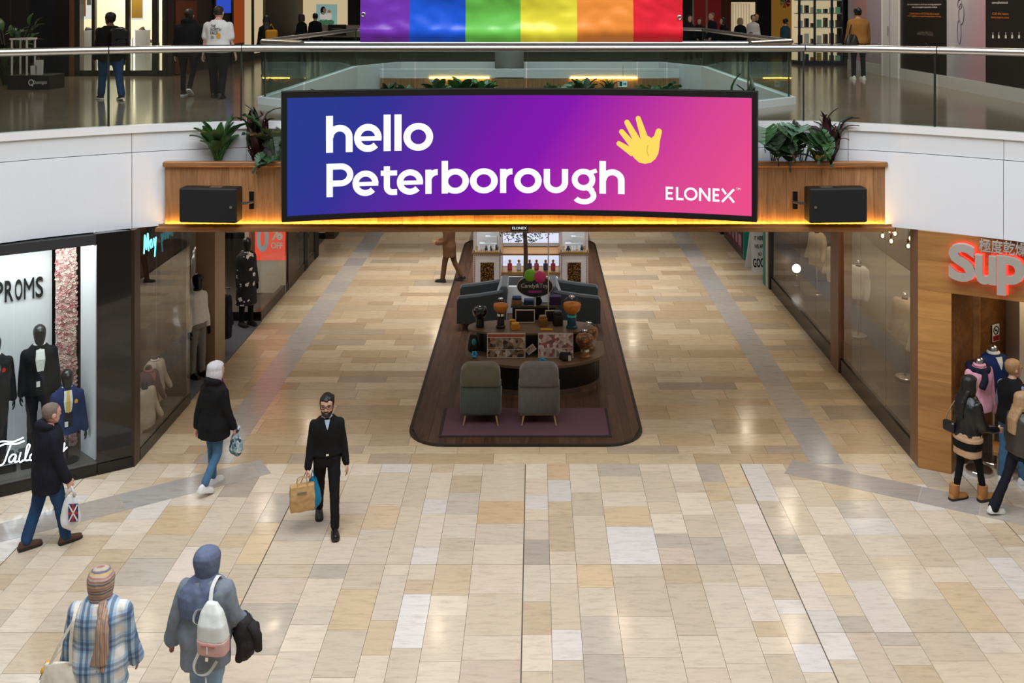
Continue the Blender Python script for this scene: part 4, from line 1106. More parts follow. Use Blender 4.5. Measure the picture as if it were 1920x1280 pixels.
aa_ = N.new('ShaderNodeMath'); aa_.operation = 'MULTIPLY_ADD'; aa_.inputs[1].default_value = .03; L.new(nzz.outputs[0], aa_.inputs[0]); L.new(sx_.outputs[2], aa_.inputs[2])
P1 = stripes(aa_.outputs[0], 13, .0, [(0,rgb(184,168,150)),(.16,rgb(190,128,118)),(.30,rgb(184,168,150)),(.42,rgb(196,160,104)),(.54,rgb(110,104,126)),(.68,rgb(184,168,150)),(.84,rgb(156,110,100))]); L.new(P1.outputs[0], B.inputs['Base Color']); B.inputs['Roughness'].default_value = .9
m, nt, N, L, B = nmat('striped_scarf_end')
tc = N.new('ShaderNodeTexCoord'); sx_ = N.new('ShaderNodeSeparateXYZ'); L.new(tc.outputs['Object'], sx_.inputs[0])
P1 = stripes(sx_.outputs[0], 26, .0, [(0,rgb(184,166,148)),(.2,rgb(186,130,112)),(.4,rgb(176,160,146)),(.55,rgb(198,160,96)),(.7,rgb(126,116,124)),(.85,rgb(170,140,120))]); L.new(P1.outputs[0], B.inputs['Base Color']); B.inputs['Roughness'].default_value = .9
def headscarf(f, mt, tail=True):
    b_ = MB(); b_.loft([ell((0,y,z), rx*1.13, ry*1.10, 22, 2.1) for z, rx, ry, y in HIJ])
    b_.loft([ell((0,-.012,-.20),.10,.09,20), ell((0,-.008,-.16),.078,.08,20), ell((0,0,-.10),.07,.085,20)])
    me = remesh(b_, .008, 2, .005, 22, 3, .5, 'headscarf'); o = link('headscarf', me, mt, f.root); o.matrix_local = f.HM @ Matrix.Scale(1.10,4); return o
Yp = 9.02
f = person('woman in blue and white plaid overshirt and striped headscarf seen from behind', (P(187,1100,Yp).x, Yp, 0), R_(6), 1.66, 1.30, legs=((.2,.1,0),(-.2,.25,.3)), arms=((-.04,.16,.14),(.08,.17,.22)), look=(R_(12),-.06), skin='skin_tan',
           top=dict(mat='plaid', name='overshirt', hem=.66, th=.046, flare=.05, fold=.012, wide=True), bot=dict(mat='jeans_light', name='jeans'), shoe=('trainer_white','trainer_white'), seed=12, vox=.014)
plaid = f; headscarf(f, 'striped_scarf')
te = MB(); pth = [f.neck+V3(.045,-.085,.04), f.neck+V3(.075,-.165,-.06), f.neck+V3(.085,-.205,-.18), f.neck+V3(.075,-.208,-.34), f.neck+V3(.05,-.203,-.50)]
te.loft([[p+V3(w*math.cos(t), .022*math.sin(t), 0) for t in [2*PI*k/14 for k in range(14)]] for p, w in zip(catmull3(pth,3), [.046+.003*k for k in range(13)])])
link('scarf_end', remesh(te, .010, 1, .010, 30, 4, .15), 'striped_scarf_end', f.root)
fr_ = MB(); rr_ = random.Random(4)
for k in range(16): x = -.05+.105*k/15; p = pth[-1]+V3(x,0,-.0); fr_.tube([p+V3(0,.004,.01), p+V3(rr_.uniform(-.012,.012),-.01,-.05), p+V3(rr_.uniform(-.02,.02),0,-.10)], [.006,.005,.003], 5)
fr_.build('fringe', 'striped_scarf_end', f.root)
# woman in grey-blue tunic and headscarf
Yp = 9.36
f = person('woman in blue-grey headscarf and grey tunic walking away with a backpack', (P(386,1050,Yp).x, Yp, 0), R_(-2), 1.66, 1.26, legs=((.18,.1,0),(-.18,.3,.3)), arms=((-.12,.26,.30),(.10,.24,.65)), look=(R_(-10),-.06), skin='skin_tan',
           top=dict(mat='grey_blue', name='tunic', hem=.64, th=.040, flare=.04, fold=.012, wide=True), bot=dict(mat='jeans_light', name='jeans', fit=.02), shoe=('trainer_white','trainer_white'), seed=15, vox=.014)
hij = f; headscarf(f, 'hijab_blue')
dr = MB(); n0 = f.neck
dr.loft([[n0+V3(cx+rx*math.cos(t), cy+ry*math.sin(t), z) for t in [2*PI*k/20 for k in range(20)]] for cx, cy, z, rx, ry in ((0,-.01,.05,.10,.095),(-.01,-.02,.0,.15,.115),(-.02,-.035,-.05,.205,.135),(-.04,-.055,-.12,.225,.140),(-.05,-.068,-.20,.205,.138),(-.055,-.072,-.30,.18,.128))])
link('scarf_drape', remesh(dr, .010, 1, .010, 20, 8, .22), 'hijab_blue', f.root)
# woman in brown on the far side of the kiosk island
g = G(842, 528)
f = person('woman in brown coat and trousers walking beside the kiosk island', (g.x, g.y, 0), R_(76), 1.70, .98, legs=((.20,.06,0),(-.26,.22,.35)), arms=((.12,.1,1.15,.2),(.18,.1,1.1,.2)), skin='skin_tan',
           top=dict(mat='brown_cloth', hem=.66, th=.034, flare=.05), bot=dict(mat='brown_dark', fit=.012), shoe=('shoe_black','rubber_dark'), seed=19, vox=.018, hair=None)
headscarf(f, 'brown_cloth')
# three visitors at the timber shop door
g = G(1815, 938)
f = person('woman in black leather jacket, beige skirt and tan boots at the shop door', (g.x, g.y, 0), R_(-68), 1.72, 1.0, legs=((-.12,.10,.05),(.26,.06,.02)), arms=((-.05,.1,.45),(.28,.1,1.0,.1)), look=(R_(-10),-.05), skin='skin_light',
           top=dict(mat='leather_black', hem=.90, th=.032, fold=.012, collar=True), bot=dict(mat='black_cloth', name='leggings', fit=0, leg=(.078,.052,.042)), shoe=('suede_tan','rubber_dark'), boots=.20, hair=('long','hair_black'), seed=23, vox=.015)
door1 = f
sk = MB().loft(torso_rings(f, .66, .98, .028, .05, steps=6)); link('skirt', remesh(sk, .014, 2, .006, 12, 3), 'tan_cloth', f.root)
sk = MB().loft(torso_rings(f, .76, .88, .036, .05, steps=4)); link('hem_band', remesh(sk, .012, 2, .004, 12, 3), 'black_cloth', f.root)
sk = MB().loft(torso_rings(f, .86, .93, .034, .05, steps=4)); link('shirt_tail', remesh(sk, .012, 2, .004, 12, 3), 'tan_cloth', f.root)
g = G(1897, 905)
f = person('man in black gilet with grey sleeves and pale jeans leaving the shop', (g.x, g.y, 0), R_(-62), 1.76, 1.04, legs=((-.06,.06,0),(.16,.05,0)), arms=((-.02,.12,.55),(.1,.1,.5)), look=(R_(-22),-.02), skin='skin_pink',
           top=dict(mat='black_cloth', name='gilet', hem=.86, th=.036, sleeve=0, collar=True, sleeves_mat='grey_sleeve'), bot=dict(mat='jeans_mid', name='jeans', fit=.014), shoe=('trainer_white','trainer_white'), hair=('short','hair_sandy'), seed=27, vox=.015)
for sd in (-1,1): MB().ellipsoid((0,0,0), .011,.008,.006, 10, 7).xf(f.HM @ Matrix.Translation((sd*.032,.090,.012))).build('eye', 'eye', f.root, True)
g = G(1914, 962)
f = person('woman with long blonde hair, grey leather jacket and flared trousers at the frame edge', (g.x, g.y, 0), R_(-72), 1.68, 1.0, legs=((-.42,.10,.18),(.42,.06,-.05)), arms=((-.10,.1,.5),(.28,.1,.4)), look=(R_(-8),-.05), skin='skin_light',
           top=dict(mat='leather_grey', hem=.90, th=.034, fold=.010, collar=True), bot=dict(mat='dark_jeans', fit=.004, leg=(.084,.056,.070), hem=1.04), shoe=('trainer_white','trainer_white'), hair=('long','hair_blonde'), seed=31, vox=.015)

# ------------------------------------------------------------------ visitors on the upper gallery
def GU(px, py): return G(px, py, ZU)
g = GU(208, 187)
f = person('man in black jacket and blue jeans with a rucksack on the upper gallery', tuple(g), R_(42), 1.70, 1.28, legs=((.30,.08,0),(-.26,.10,.15)), arms=((.10,.1,.3),(-.15,.1,.25)), look=(R_(20),0), skin='skin_dark', top=dict(mat='black_cloth', hem=.78, th=.04), bot=dict(mat='jeans', name='jeans', fit=.02), shoe=('charcoal_cloth','trainer_white'), hair=('short','hair_black'), seed=41, vox=.020)
ruck = f
g = GU(354, 179)
f = person('person in black hooded top and leggings walking away on the upper gallery', tuple(g), R_(4), 1.74, 1.24, legs=((.02,.02,0),(-.22,.45,.5)), arms=((-.06,.13,.15),(.06,.13,.15)), skin='skin_light', top=dict(mat='soft_black', hem=.76, th=.042, hood=True), bot=dict(mat='black_cloth', name='leggings', fit=.0), shoe=('shoe_black','trainer_white'), hair=('bun','hair_brown'), seed=43, vox=.020)
g = GU(409, 184)
f = person('man in printed white T-shirt and black trousers walking away on the gallery', tuple(g), R_(-3), 1.80, 1.28, legs=((.14,.04,0),(-.14,.12,.15)), arms=((-.05,.16,.12),(.08,.16,.2)), skin='skin_pink', top=dict(mat='white_cloth', name='t_shirt', hem=.86, th=.030, sleeve=.5, fold=.008), bot=dict(mat='black_cloth', fit=.022), shoe=('shoe_black','rubber_dark'), hair=('stubble','hair_brown'), seed=47, vox=.018)
tee = f
def back_print(f, s_, x0, x1, z0, z1, mt, nm):
    t_ = fit_text(s_, x0, x1, z0, z1, bold=.012); out = []
    for v in t_.v:
        z = v[1]; rx, ry = tprof(z); rx = rx*f.b+f.th; ry = ry*(.5+.5*f.b)+f.th; y = ry*max(.05,1-min(.99,abs(v[0])/rx)**2.3)**(1/2.3)+.012
        out.append((v[0], f.sp(z).y-.005-y, z+f.dz))
    t_.v = out; t_.build(nm, mt, f.root)
for s_, a, b_, z0, z1 in (('THE',-.085,.01,1.335,1.39),('NORTH',-.085,.115,1.27,1.325),('FACE',-.085,.06,1.205,1.26)): back_print(f, s_, a, b_, z0, z1, 'black_cloth', 'shirt_print')
o = front_patch(f, [(1.13,.05,.075),(1.15,.03,.10),(1.185,.026,.105),(1.215,.03,.10),(1.235,.05,.08)], f.th, .012, True).build('shirt_emblem', 'orange_cloth', f.root)
for z in (1.13,1.15,1.17): front_patch(f, [(z,-.08,-.02),(z+.006,-.08,-.02)], f.th, .010, True).build('shirt_print', 'charcoal_cloth', f.root)
g = GU(1609, 149)
f = person('person in ochre quilted jacket with a black shoulder bag on the upper gallery', tuple(g), R_(2), 1.76, 1.16, legs=((.03,.02,0),(-.06,.05,0)), arms=((.02,.14,.15),(.02,.14,.15)), skin='skin_light', top=dict(mat='ochre_puffer', hem=.86, th=.055, fold=.012, fs=6, hood=False), bot=dict(mat='dark_jeans', fit=.006), shoe=('trainer_white','trainer_white'), hair=('bun','hair_black'), seed=51, vox=.020)
puff = f
FAR = [(500,28,25.5,1.62,'mustard','woman in black with a mustard bag near the far shops',20,'hair_black','long'),
       (566,26,30.6,1.62,'black_cloth','dark-haired woman in black leaning towards the far gallery rail',60,'hair_brown','bob'),
       (591,24,31.4,1.68,'black_cloth','man in black jacket in front of the mother and child poster',10,'hair_black','short'),
       (1291,28,31.0,1.60,'soft_black','woman in dark coat beside the red shop entrance',-150,'hair_black','bob'),
       (1311,34,33.0,1.55,'soft_black','woman in black with raised hand in the red doorway',170,'hair_brown','bob'),
       (1336,23,31.0,1.72,'navy','bald bearded man in navy T-shirt on the far gallery',110,'hair_stubble','stubble'),
       (1357,33,31.0,1.56,'black_cloth','woman with long black hair standing by the far rail',90,'hair_black','long'),
       (1388,33,31.2,1.56,'black_cloth','blonde woman in black before the pale curtained shop',0,'hair_blonde','bob'),
       (1412,27,31.4,1.66,'white_cloth','man in white long-sleeved top and cap on the far gallery',180,'hair_black','short'),
       (1418,25,32.6,1.70,'black_cloth','person in black behind the man in the white top',180,'hair_brown','short'),
       (1408,60,31.0,1.0,'tan_cloth','small child standing at the far gallery rail',160,'hair_brown','bob'),
       (1472,34,29.5,1.62,'teal_cloth','person in dark teal coat by the gold shop window',-60,'hair_black','short')]
fabric('mustard', (190,132,36))
for i, (px, py, Y, hh, mt, lab, a, hm_, hk) in enumerate(FAR):
    hh = ZU*0 + (H - (py-VY)*Y/F) - ZU
    p = P(px, py, Y)
    f = person(lab, (p.x, Y, ZU), R_(a), max(.9,hh), 1.02, legs=((.05,.03,0),(-.05,.05,0)), arms=((.1,.12,.6),(-.05,.12,.3)), skin='skin_light', top=dict(mat='black_cloth' if mt == 'mustard' else mt, hem=.80, th=.03), bot=dict(mat='black_cloth', fit=.01), hair=(hk,hm_), seed=60+i, vox=.034)
    if i == 0: far_bag = f
# ------------------------------------------------------------------ bags and things carried
def pouch(w, d, h, top=.55, n=20, p=3.0, bow=.08):
    rings = []
    for i in range(11):
        t = i/10; z = -h*(1-t); k = math.sin(min(1, t*3.2+.15)*PI/2)
        ww = w*(k*(1-t**2.2)+top*t**2.2)*(1+bow*math.sin(t*PI)); dd = d*(k*(1-t**1.5)+.18*t**1.5)*(1+bow*math.sin(t*PI))
        rings.append(ell((0,0,z), ww/2, dd/2, n, p))
    return MB().loft(rings)
def carried(name, label, cat, loc, rz=0): return thing(name, label, cat, loc, rz)
mat('plastic_white', rgb(226,226,228), .35, bump=.4, bscale=12); mat('kraft', rgb(186,148,98), .8, var=.08, scale=12, bump=.2, bscale=20); mat('print_red', rgb(176,34,44), .5); mat('print_navy', rgb(38,44,96), .5); mat('print_grey', rgb(120,110,102), .7)
mat('cyan_plastic', rgb(10,134,178), .35, bump=.5, bscale=14); mat('canvas_cream', rgb(232,224,208), .9, var=.05, scale=30, bump=.3, bscale=25)
m, nt, N, L, B = nmat('leaf_print'); tc = N.new('ShaderNodeTexCoord'); vr = N.new('ShaderNodeTexVoronoi'); vr.inputs['Scale'].default_value = 26; L.new(tc.outputs['Object'], vr.inputs['Vector'])
r_ = ramp(N, [(.0,rgb(28,40,66)),(.35,rgb(56,86,104)),(.6,rgb(120,156,168)),(.9,rgb(196,206,206))]); sp = N.new('ShaderNodeSeparateColor'); L.new(vr.outputs['Color'], sp.inputs[0]); L.new(sp.outputs[0], r_.inputs[0]); L.new(r_.outputs[0], B.inputs['Base Color']); B.inputs['Roughness'].default_value = .45
# carrier bag with a flag print
q = grip(man1, 1); t = carried('carrier_bag', 'white plastic carrier bag with flag print in the hooded man\'s hand', 'bag', tuple(q), R_(8))
b_ = pouch(.24,.13,.44,.35); b_.xf(Matrix.Translation((0,0,-.12))); link('bag', remesh(b_, .012, 1, .012, 14, 3), 'plastic_white', t)
for s in (-1,1): MB().tube([(0,0,0),(s*.025,0,-.06),(s*.05,0,-.14)], [.010,.014,.022], 8).build('handle', 'plastic_white', t, True)
MB().box(.0,.115,-.090,-.078,-.42,-.20).build('flag_print', 'print_navy', t)
MB().box(.046,.068,-.094,-.088,-.42,-.20).box(.0,.115,-.094,-.088,-.325,-.295).build('flag_cross', 'print_red', t)
MB().slab([(.0,-.092,-.41),(.012,-.092,-.42),(.115,-.092,-.215),(.103,-.092,-.20)], (0,-1,0), .003).slab([(.0,-.092,-.21),(.012,-.092,-.20),(.115,-.092,-.40),(.103,-.092,-.415)], (0,-1,0), .003).build('flag_stripe', 'white_cloth', t)
# patterned pouch
q = grip(wom1, 1); t = carried('pouch', 'blue leaf-patterned pouch held by the grey-haired woman', 'bag', tuple(q), R_(-30))
link('pouch_body', remesh(pouch(.24,.12,.34,.30), .011, 1, .014, 16, 5), 'leaf_print', t); MB().tube([(0,0,-.03),(.03,.01,.03),(.05,.0,.075)], [.02,.022,.030], 8).build('tied_neck', 'leaf_print', t, True)
# kraft bag and blue bag
q = grip(man2, 1); t = carried('paper_bag', 'brown kraft paper bag with rope handles held by the man in glasses', 'bag', tuple(q+Vector((-.05,-.05,0))), R_(20))
b_ = MB().loft([[V3(-.15,-.06,-.43),V3(.15,-.06,-.43),V3(.15,.06,-.43),V3(-.15,.06,-.43)],[V3(-.155,-.068,-.25),V3(.155,-.068,-.25),V3(.14,.0,-.25),V3(-.14,.0,-.25)][:0] or [V3(-.158,-.07,-.26),V3(.158,-.07,-.26),V3(.158,.07,-.26),V3(-.158,.07,-.26)],[V3(-.15,-.05,-.10),V3(.15,-.05,-.10),V3(.15,.05,-.10),V3(-.15,.05,-.10)]])
o = link('bag', remesh(b_, .012, 1, .010, 12, 8, 1), 'kraft', t)
for y in (-.045,.045): MB().tube([(-.07,y,-.12),(-.055,y*.7,-.03),(0,y*.3,.0),(.055,y*.7,-.03),(.07,y,-.12)], .006, 6).build('handle', 'kraft', t)
t_ = fit_text('~~~~~', -.07, .05, -.20, -.16); MB().box(-.07,.05,-.078,-.074,-.19,-.165).build('shop_mark', 'print_grey', t)
t = carried('blue_bag', 'bright blue plastic bag hanging behind the paper bag', 'bag', tuple(q+Vector((.06,.09,0))), R_(15))
link('bag', remesh(pouch(.20,.09,.44,.4).xf(Matrix.Translation((0,0,-.06))), .012, 1, .012, 14, 6), 'cyan_plastic', t); MB().tube([(-.03,0,-.09),(-.01,0,.02),(.02,0,-.09)], .012, 8).build('handle', 'cyan_plastic', t, True)
# canvas tote on a shoulder
s_ = plaid.world(plaid.sh[0]+V3(.03,-.03,.06)); t = carried('tote_bag', 'cream canvas tote bag hanging from the plaid overshirt shoulder', 'bag', tuple(s_), R_(8))
b_ = pouch(.36,.14,.46,.75).xf(Matrix.Translation((-.13,-.10,-.42))); link('bag', remesh(b_, .014, 1, .016, 9, 2), 'canvas_cream', t)
for dy, x1 in ((-.075,-.02),(-.05,-.20)): 
    pts = catmull3([(0,.05,.0),(-.005,-.02,.028),(-.02,dy-.03,-.06),(-.5*abs(x1)-.03,-.115,-.25),(x1-.02,-.115,-.44)],4)
    MB().loft([[p+V3(-.014,0,0),p+V3(.014,0,0),p+V3(.014,.006,0),p+V3(-.014,.006,0)] for p in pts]).build('strap', 'canvas_cream', t)
mat('toy_yellow', rgb(226,164,34), .6)
MB().ellipsoid((-.27,-.08,-.50),.034,.034,.04).ellipsoid((-.245,-.08,-.44),.026,.026,.028).build('charm', 'toy_yellow', t, True); MB().ellipsoid((-.285,-.07,-.565),.03,.03,.03).build('charm', 'leather_brown', t, True)
# backpack slung on the tunic's back
mat('pack_white', rgb(222,224,220), .55, bump=.2, bscale=30); mat('pack_pink', rgb(214,170,160), .6, bump=.2, bscale=30)
p_ = hij.world(V3(.135,-.24,1.12+hij.dz)); t = carried('backpack', 'white and pink backpack slung over the tunic wearer\'s shoulder', 'bag', tuple(p_), R_(-10))
b_ = MB().loft([ell((.03,0,-.22),.12,.06,20,3.5), ell((.035,-.01,-.20),.14,.085,20,3.5), ell((.03,-.01,-.08),.145,.09,20,3.5)]); o = link('lower_body', remesh(b_, .010, 2), 'pack_pink', t)
b_ = MB().loft([ell((.03,-.005,-.085),.142,.088,20,3.5), ell((.02,-.005,.05),.13,.08,20,3.5), ell((.01,.01,.15),.10,.055,20,3), ell((.0,.03,.22),.05,.03,20,3)]); link('upper_body', remesh(b_, .010, 2, .006, 10, 2), 'pack_white', t)
MB().box(-.04,.09,-.104,-.098,-.115,-.10).build('zip', 'rose_cloth', t); MB().tube([(.02,-.104,-.11),(.022,-.108,-.17)], .006, 6).build('zip_pull', 'pack_white', t); MB().box(-.005,.02,-.09,-.084,-.25,-.215).build('clasp', 'chrome', t)
pts = catmull3([(-.02,.03,.19),(-.04,.10,.30),(-.03,.19,.36),(-.02,.24,.33)],4); MB().loft([[p+V3(-.018,0,0),p+V3(.018,0,0),p+V3(.018,.006,.004),p+V3(-.018,.006,.004)] for p in pts]).build('strap', 'pack_white', t)
pts = catmull3([(-.05,.02,.16),(-.14,.0,.14),(-.16,-.02,.05),(-.09,-.02,.02)],4); MB().loft([[p+V3(0,-.014,.014),p+V3(0,.014,-.014),p+V3(.006,.014,-.01),p+V3(.006,-.014,.016)] for p in pts]).build('strap', 'pack_white', t)
pts = catmull3([(-.08,0,-.02),(-.10,-.02,-.20),(-.15,-.03,-.34),(-.12,-.03,-.42),(-.02,-.02,-.41),(.06,.0,-.30)],4); MB().loft([[p+V3(-.012,0,.006),p+V3(.012,0,-.006),p+V3(.012,.005,-.006),p+V3(-.012,.005,.006)] for p in pts]).build('loose_strap', 'pack_white', t)
p_ = hij.world((hij.el[1]+hij.wr[1])*.5+V3(.03,-.02,.02)); t = carried('folded_coat', 'dark coat draped over the tunic wearer\'s forearm', 'coat', tuple(p_))
b_ = MB().loft([ell((.0,0,.02),.07,.10,18), ell((.03,0,-.08),.10,.11,18), ell((.05,-.01,-.22),.10,.10,18), ell((.03,-.01,-.33),.085,.08,18), ell((.0,0,-.40),.05,.05,18)]); b_.ellipsoid((.12,.0,-.16),.05,.06,.12); link('coat_body', remesh(b_, .013, 1, .022, 13, 7, .5), 'charcoal_cloth', t); MB().tube([(.10,-.06,-.02),(.16,-.05,-.14),(.17,-.04,-.28)], [.04,.045,.035], 10).build('sleeve', 'charcoal_cloth', t, True)
# crossbody bag of the woman at the door
p_ = door1.world(V3(-.18,-.16,1.00+door1.dz)); t = carried('crossbody_bag', 'small black crossbody bag on a chain behind the leather jacket', 'bag', tuple(p_), R_(-60))
MB().cbox(-.09,.09,-.04,.04,-.07,.07,.02).build('bag', 'leather_black', t); MB().tube([(-.06,0,.07),(-.03,.03,.20),(.04,.05,.34),(.10,.07,.44)], .007, 6).build('chain', 'steel', t)
# bags upstairs
p_ = ruck.world(V3(.06,-.20,1.20+ruck.dz)); t = carried('rucksack', 'black rucksack on the back of the man in blue jeans upstairs', 'bag', tuple(p_), R_(42))
MB().cbox(-.15,.15,-.15,.06,-.24,.22,.05).build('pack', 'leather_black', t)
for x in (-.1,.1): MB().tube([(x,.05,.18),(x,.14,.20),(x,.20,.10)], .018, 6).build('strap', 'leather_black', t)
MB().cbox(-.11,.11,-.20,-.14,-.2,.02,.03).build('pocket', 'leather_black', t)
p_ = puff.world(V3(-.20,-.14,.98+puff.dz)); t = carried('shoulder_bag', 'large black shoulder bag against the ochre quilted jacket', 'bag', tuple(p_), 0)
link('bag', remesh(pouch(.34,.16,.36,.6).xf(Matrix.Translation((0,0,.12))), .02, 1, .01, 10, 3), 'leather_black', t); MB().tube([(-.08,0,.08),(.0,.04,.34),(.06,.10,.44),(.10,.12,.10)], .016, 6).build('strap', 'leather_black', t)
p_ = far_bag.world(V3(.12,-.14,1.15+far_bag.dz)); t = carried('mustard_bag', 'mustard yellow bag over a shoulder near the far shops', 'bag', tuple(p_), R_(20))
MB().cbox(-.15,.15,-.08,.08,-.2,.16,.04).build('bag', 'mustard', t); MB().tube([(-.1,0,.15),(0,.05,.3),(.08,.06,.15)], .012, 6).build('strap', 'mustard', t)
# ------------------------------------------------------------------ kiosk island
IX0, IX1, IY0, IY1, IRD = -2.0, 1.71, 15.26, 28.8, .62
isl = thing('kiosk_island', 'long dark timber island deck with rounded corners in the hall', 'platform', (0,0,0))
def rrect(x0, x1, y0, y1, r, n=8):
    out = []
    for cx, cy, a in ((x1-r,y0+r,-90),(x1-r,y1-r,0),(x0+r,y1-r,90),(x0+r,y0+r,180)):
        out += [(cx+r*math.cos(R_(a+90*k/n)), cy+r*math.sin(R_(a+90*k/n))) for k in range(n+1)]
    return out
o_ = rrect(IX0,IX1,IY0,IY1,IRD); i_ = rrect(IX0+.05,IX1-.05,IY0+.05,IY1-.05,IRD-.05)
MB().loft([[(x,y,.001) for x,y in o_],[(x,y,.03) for x,y in o_],[(x,y,.03) for x,y in i_],[(x,y,.012) for x,y in i_]], True, True).build('edge_trim', 'deck_edge', isl)
x = IX0+.05; pr = random.Random(5)
while x < IX1-.06:
    w = min(.145, IX1-.05-x); xm = min(max(x+w/2, IX0+.05), IX1-.05)
    d = max(0, IX0+IRD-x, x+w-(IX1-IRD)); d = min(d, IRD-.05); yy = (IRD-.05) - math.sqrt(max(0,(IRD-.05)**2-d*d))
    ys = [IY0+.05+yy, IY0+3+pr.uniform(-1,1), IY0+6.5+pr.uniform(-1,1), IY0+10+pr.uniform(-1,1), IY1-.05-yy]
    def cut(xx):
        d_ = min(max(0, IX0+IRD-xx, xx-(IX1-IRD)), IRD-.05); return (IRD-.05) - math.sqrt(max(0,(IRD-.05)**2-d_*d_))
    for j_, (a, b) in enumerate(zip(ys, ys[1:])):
        c_ = (a+b)/2; al = IY0+.045+cut(x) if j_ == 0 else a; ar_ = IY0+.045+cut(x+w) if j_ == 0 else a; bl2 = IY1-.045-cut(x) if j_ == 3 else b; br2 = IY1-.045-cut(x+w) if j_ == 3 else b
        MB().loft([[(-w/2+.001,al-c_+.001,z_),(w/2-.001,ar_-c_+.001,z_),(w/2-.001,br2-c_-.001,z_),(-w/2+.001,bl2-c_-.001,z_)] for z_ in (0,.014)]).build('deck_plank','walnut_deck',isl,loc=(x+w/2,c_,.0125))
    x += w
Z0 = .027
mat('mauve_rug', rgb(92,60,70), .95, var=.16, scale=120); mat('rug_edge', rgb(44,32,36), .9)
rg = thing('rug', 'mauve rug with dark border under the velvet chairs', 'rug', (0,0,Z0))
a_, b_ = G(822,822), G(1147,770); MB().box(-1.50,1.20,15.55,16.65,0,.010).build('border','rug_edge',rg); MB().box(-1.46,1.16,15.59,16.65,.003,.014).build('pile','mauve_rug',rg)
# velvet lounge chairs, backs to the viewer
mat('velvet_green', rgb(66,72,66), .9, var=.28, scale=7, stretch=(3,3,.6), sheen=.3); mat('velvet_brown', rgb(88,82,62), .9, var=.22, scale=7, sheen=.3); mat('velvet_grey', rgb(88,84,78), .9, var=.30, scale=7, stretch=(3,3,.6), sheen=.3); mat('velvet_taupe', rgb(96,88,84), .9, var=.35, scale=9, sheen=.3)
wood('ash', rgb(150,112,70), rgb(180,140,94), .5, 'Z')
def pad(w, h, d, r, bulge=.02, n=7):
    # upholstered slab: outline in x/z, soft over its thickness d (along y)
    ol = []
    for cx, cz, a in ((w/2-r[0],r[0],-90),(w/2-r[1],h-r[1],0),(-w/2+r[1],h-r[1],90),(-w/2+r[0],r[0],180)):
        rr_ = r[0] if cz < h/2 else r[1]
        ol += [(cx+rr_*math.cos(R_(a+90*k/n)), cz+rr_*math.sin(R_(a+90*k/n))) for k in range(n+1)]
    cz = h/2; b_ = MB(); rings = []
    for y, k in ((0,.90),(.012,.965),(.035,1.0),(d-.035,1.0),(d-.012,.965),(d,.90)):
        rings.append([(x_*(1-(1-k)*min(1,.25/w*1.2)) , y, cz+(z_-cz)*(1-(1-k)*min(1,.25/h*1.2))) for x_, z_ in ol])
    return b_.loft(rings)
def velvet_chair(label, x, y, low, up, rail):
    t = thing('lounge_chair', label, 'chair', (x,y,Z0+.014), 0, 'velvet lounge chairs on the mauve rug')
    smooth_angle(pad(.66,.56,.15,(.05,.03)).xf(Matrix.Translation((0,0,.17)) @ Matrix.Rotation(R_(4),4,'X')).build('backrest', low, t), 50)
    smooth_angle(pad(.63,.36,.19,(.04,.15)).xf(Matrix.Translation((0,-.06,.64)) @ Matrix.Rotation(R_(7),4,'X')).build('head_cushion', up, t), 50)
    smooth_angle(MB().cbox(-.32,.32,.12,.74,.24,.42,.05).build('seat_cushion', low, t), 40)
    MB().box(-.30,.30,.02,.72,.16,.22).build('seat_frame', 'ash' if rail else low, t)
    for sx in (-1,1):
        for yy, dy in ((.05,-.035),(.68,.03)): MB().tube([(sx*.24,yy,.18),(sx*.275,yy+dy,0)], [.017,.011], 8).build('leg','ash',t)
    return t
velvet_chair('green-grey velvet lounge chair with brown head cushion in front of the kiosk', -.87, 15.93, 'velvet_green', 'velvet_brown', False)
velvet_chair('worn pale grey velvet lounge chair with wooden seat rail on the rug', .065, 15.93, 'velvet_grey', 'velvet_taupe', True)

# sweets kiosk
mat('kiosk_black', rgb(18,14,13), .35); mat('kiosk_top', rgb(110,86,66), .4, var=.1, scale=6); mat('kick_metal', (.42,.34,.28,1), .25, 1.0)
ck = thing('sweets_kiosk', 'black sweets kiosk with curved wooden counters and a sign', 'kiosk', (0,17.9,Z0))
def halfoval(a, b, yb, n=22): return [(a*math.cos(R_(180+180*k/n)), b*math.sin(R_(180+180*k/n))) for k in range(n+1)]+[(a,yb),(-a,yb)]
MB().prism(halfoval(1.16,.74,.5), .10, .50).build('lower_cabinet','kiosk_black',ck)
MB().prism(halfoval(1.13,.71,.5), .0, .10).build('kick_plate','kick_metal',ck)
smooth_angle(MB().prism(halfoval(1.25,.82,.5), .50, .545).build('lower_counter','kiosk_top',ck), 40)
ov = lambda a, b: [(a*math.copysign(abs(math.cos(t))**.7,math.cos(t)), b*math.copysign(abs(math.sin(t))**.85,math.sin(t))) for t in [2*PI*k/40 for k in range(40)]]
MB().prism([(x_-.08,y_+.12) for x_,y_ in ov(1.0,.30)], .545, .90).build('upper_cabinet','kiosk_black',ck)
smooth_angle(MB().prism([(x_-.08,y_+.12) for x_,y_ in ov(1.13,.38)], .90, .935).build('upper_counter','kiosk_top',ck), 40)
MB().box(-.42,.38,.66,.98,.0,1.12).build('till_cabinet','kiosk_black',ck); MB().box(-.45,.40,.62,.70,1.12,1.16).build('till_top','velvet_grey',ck)
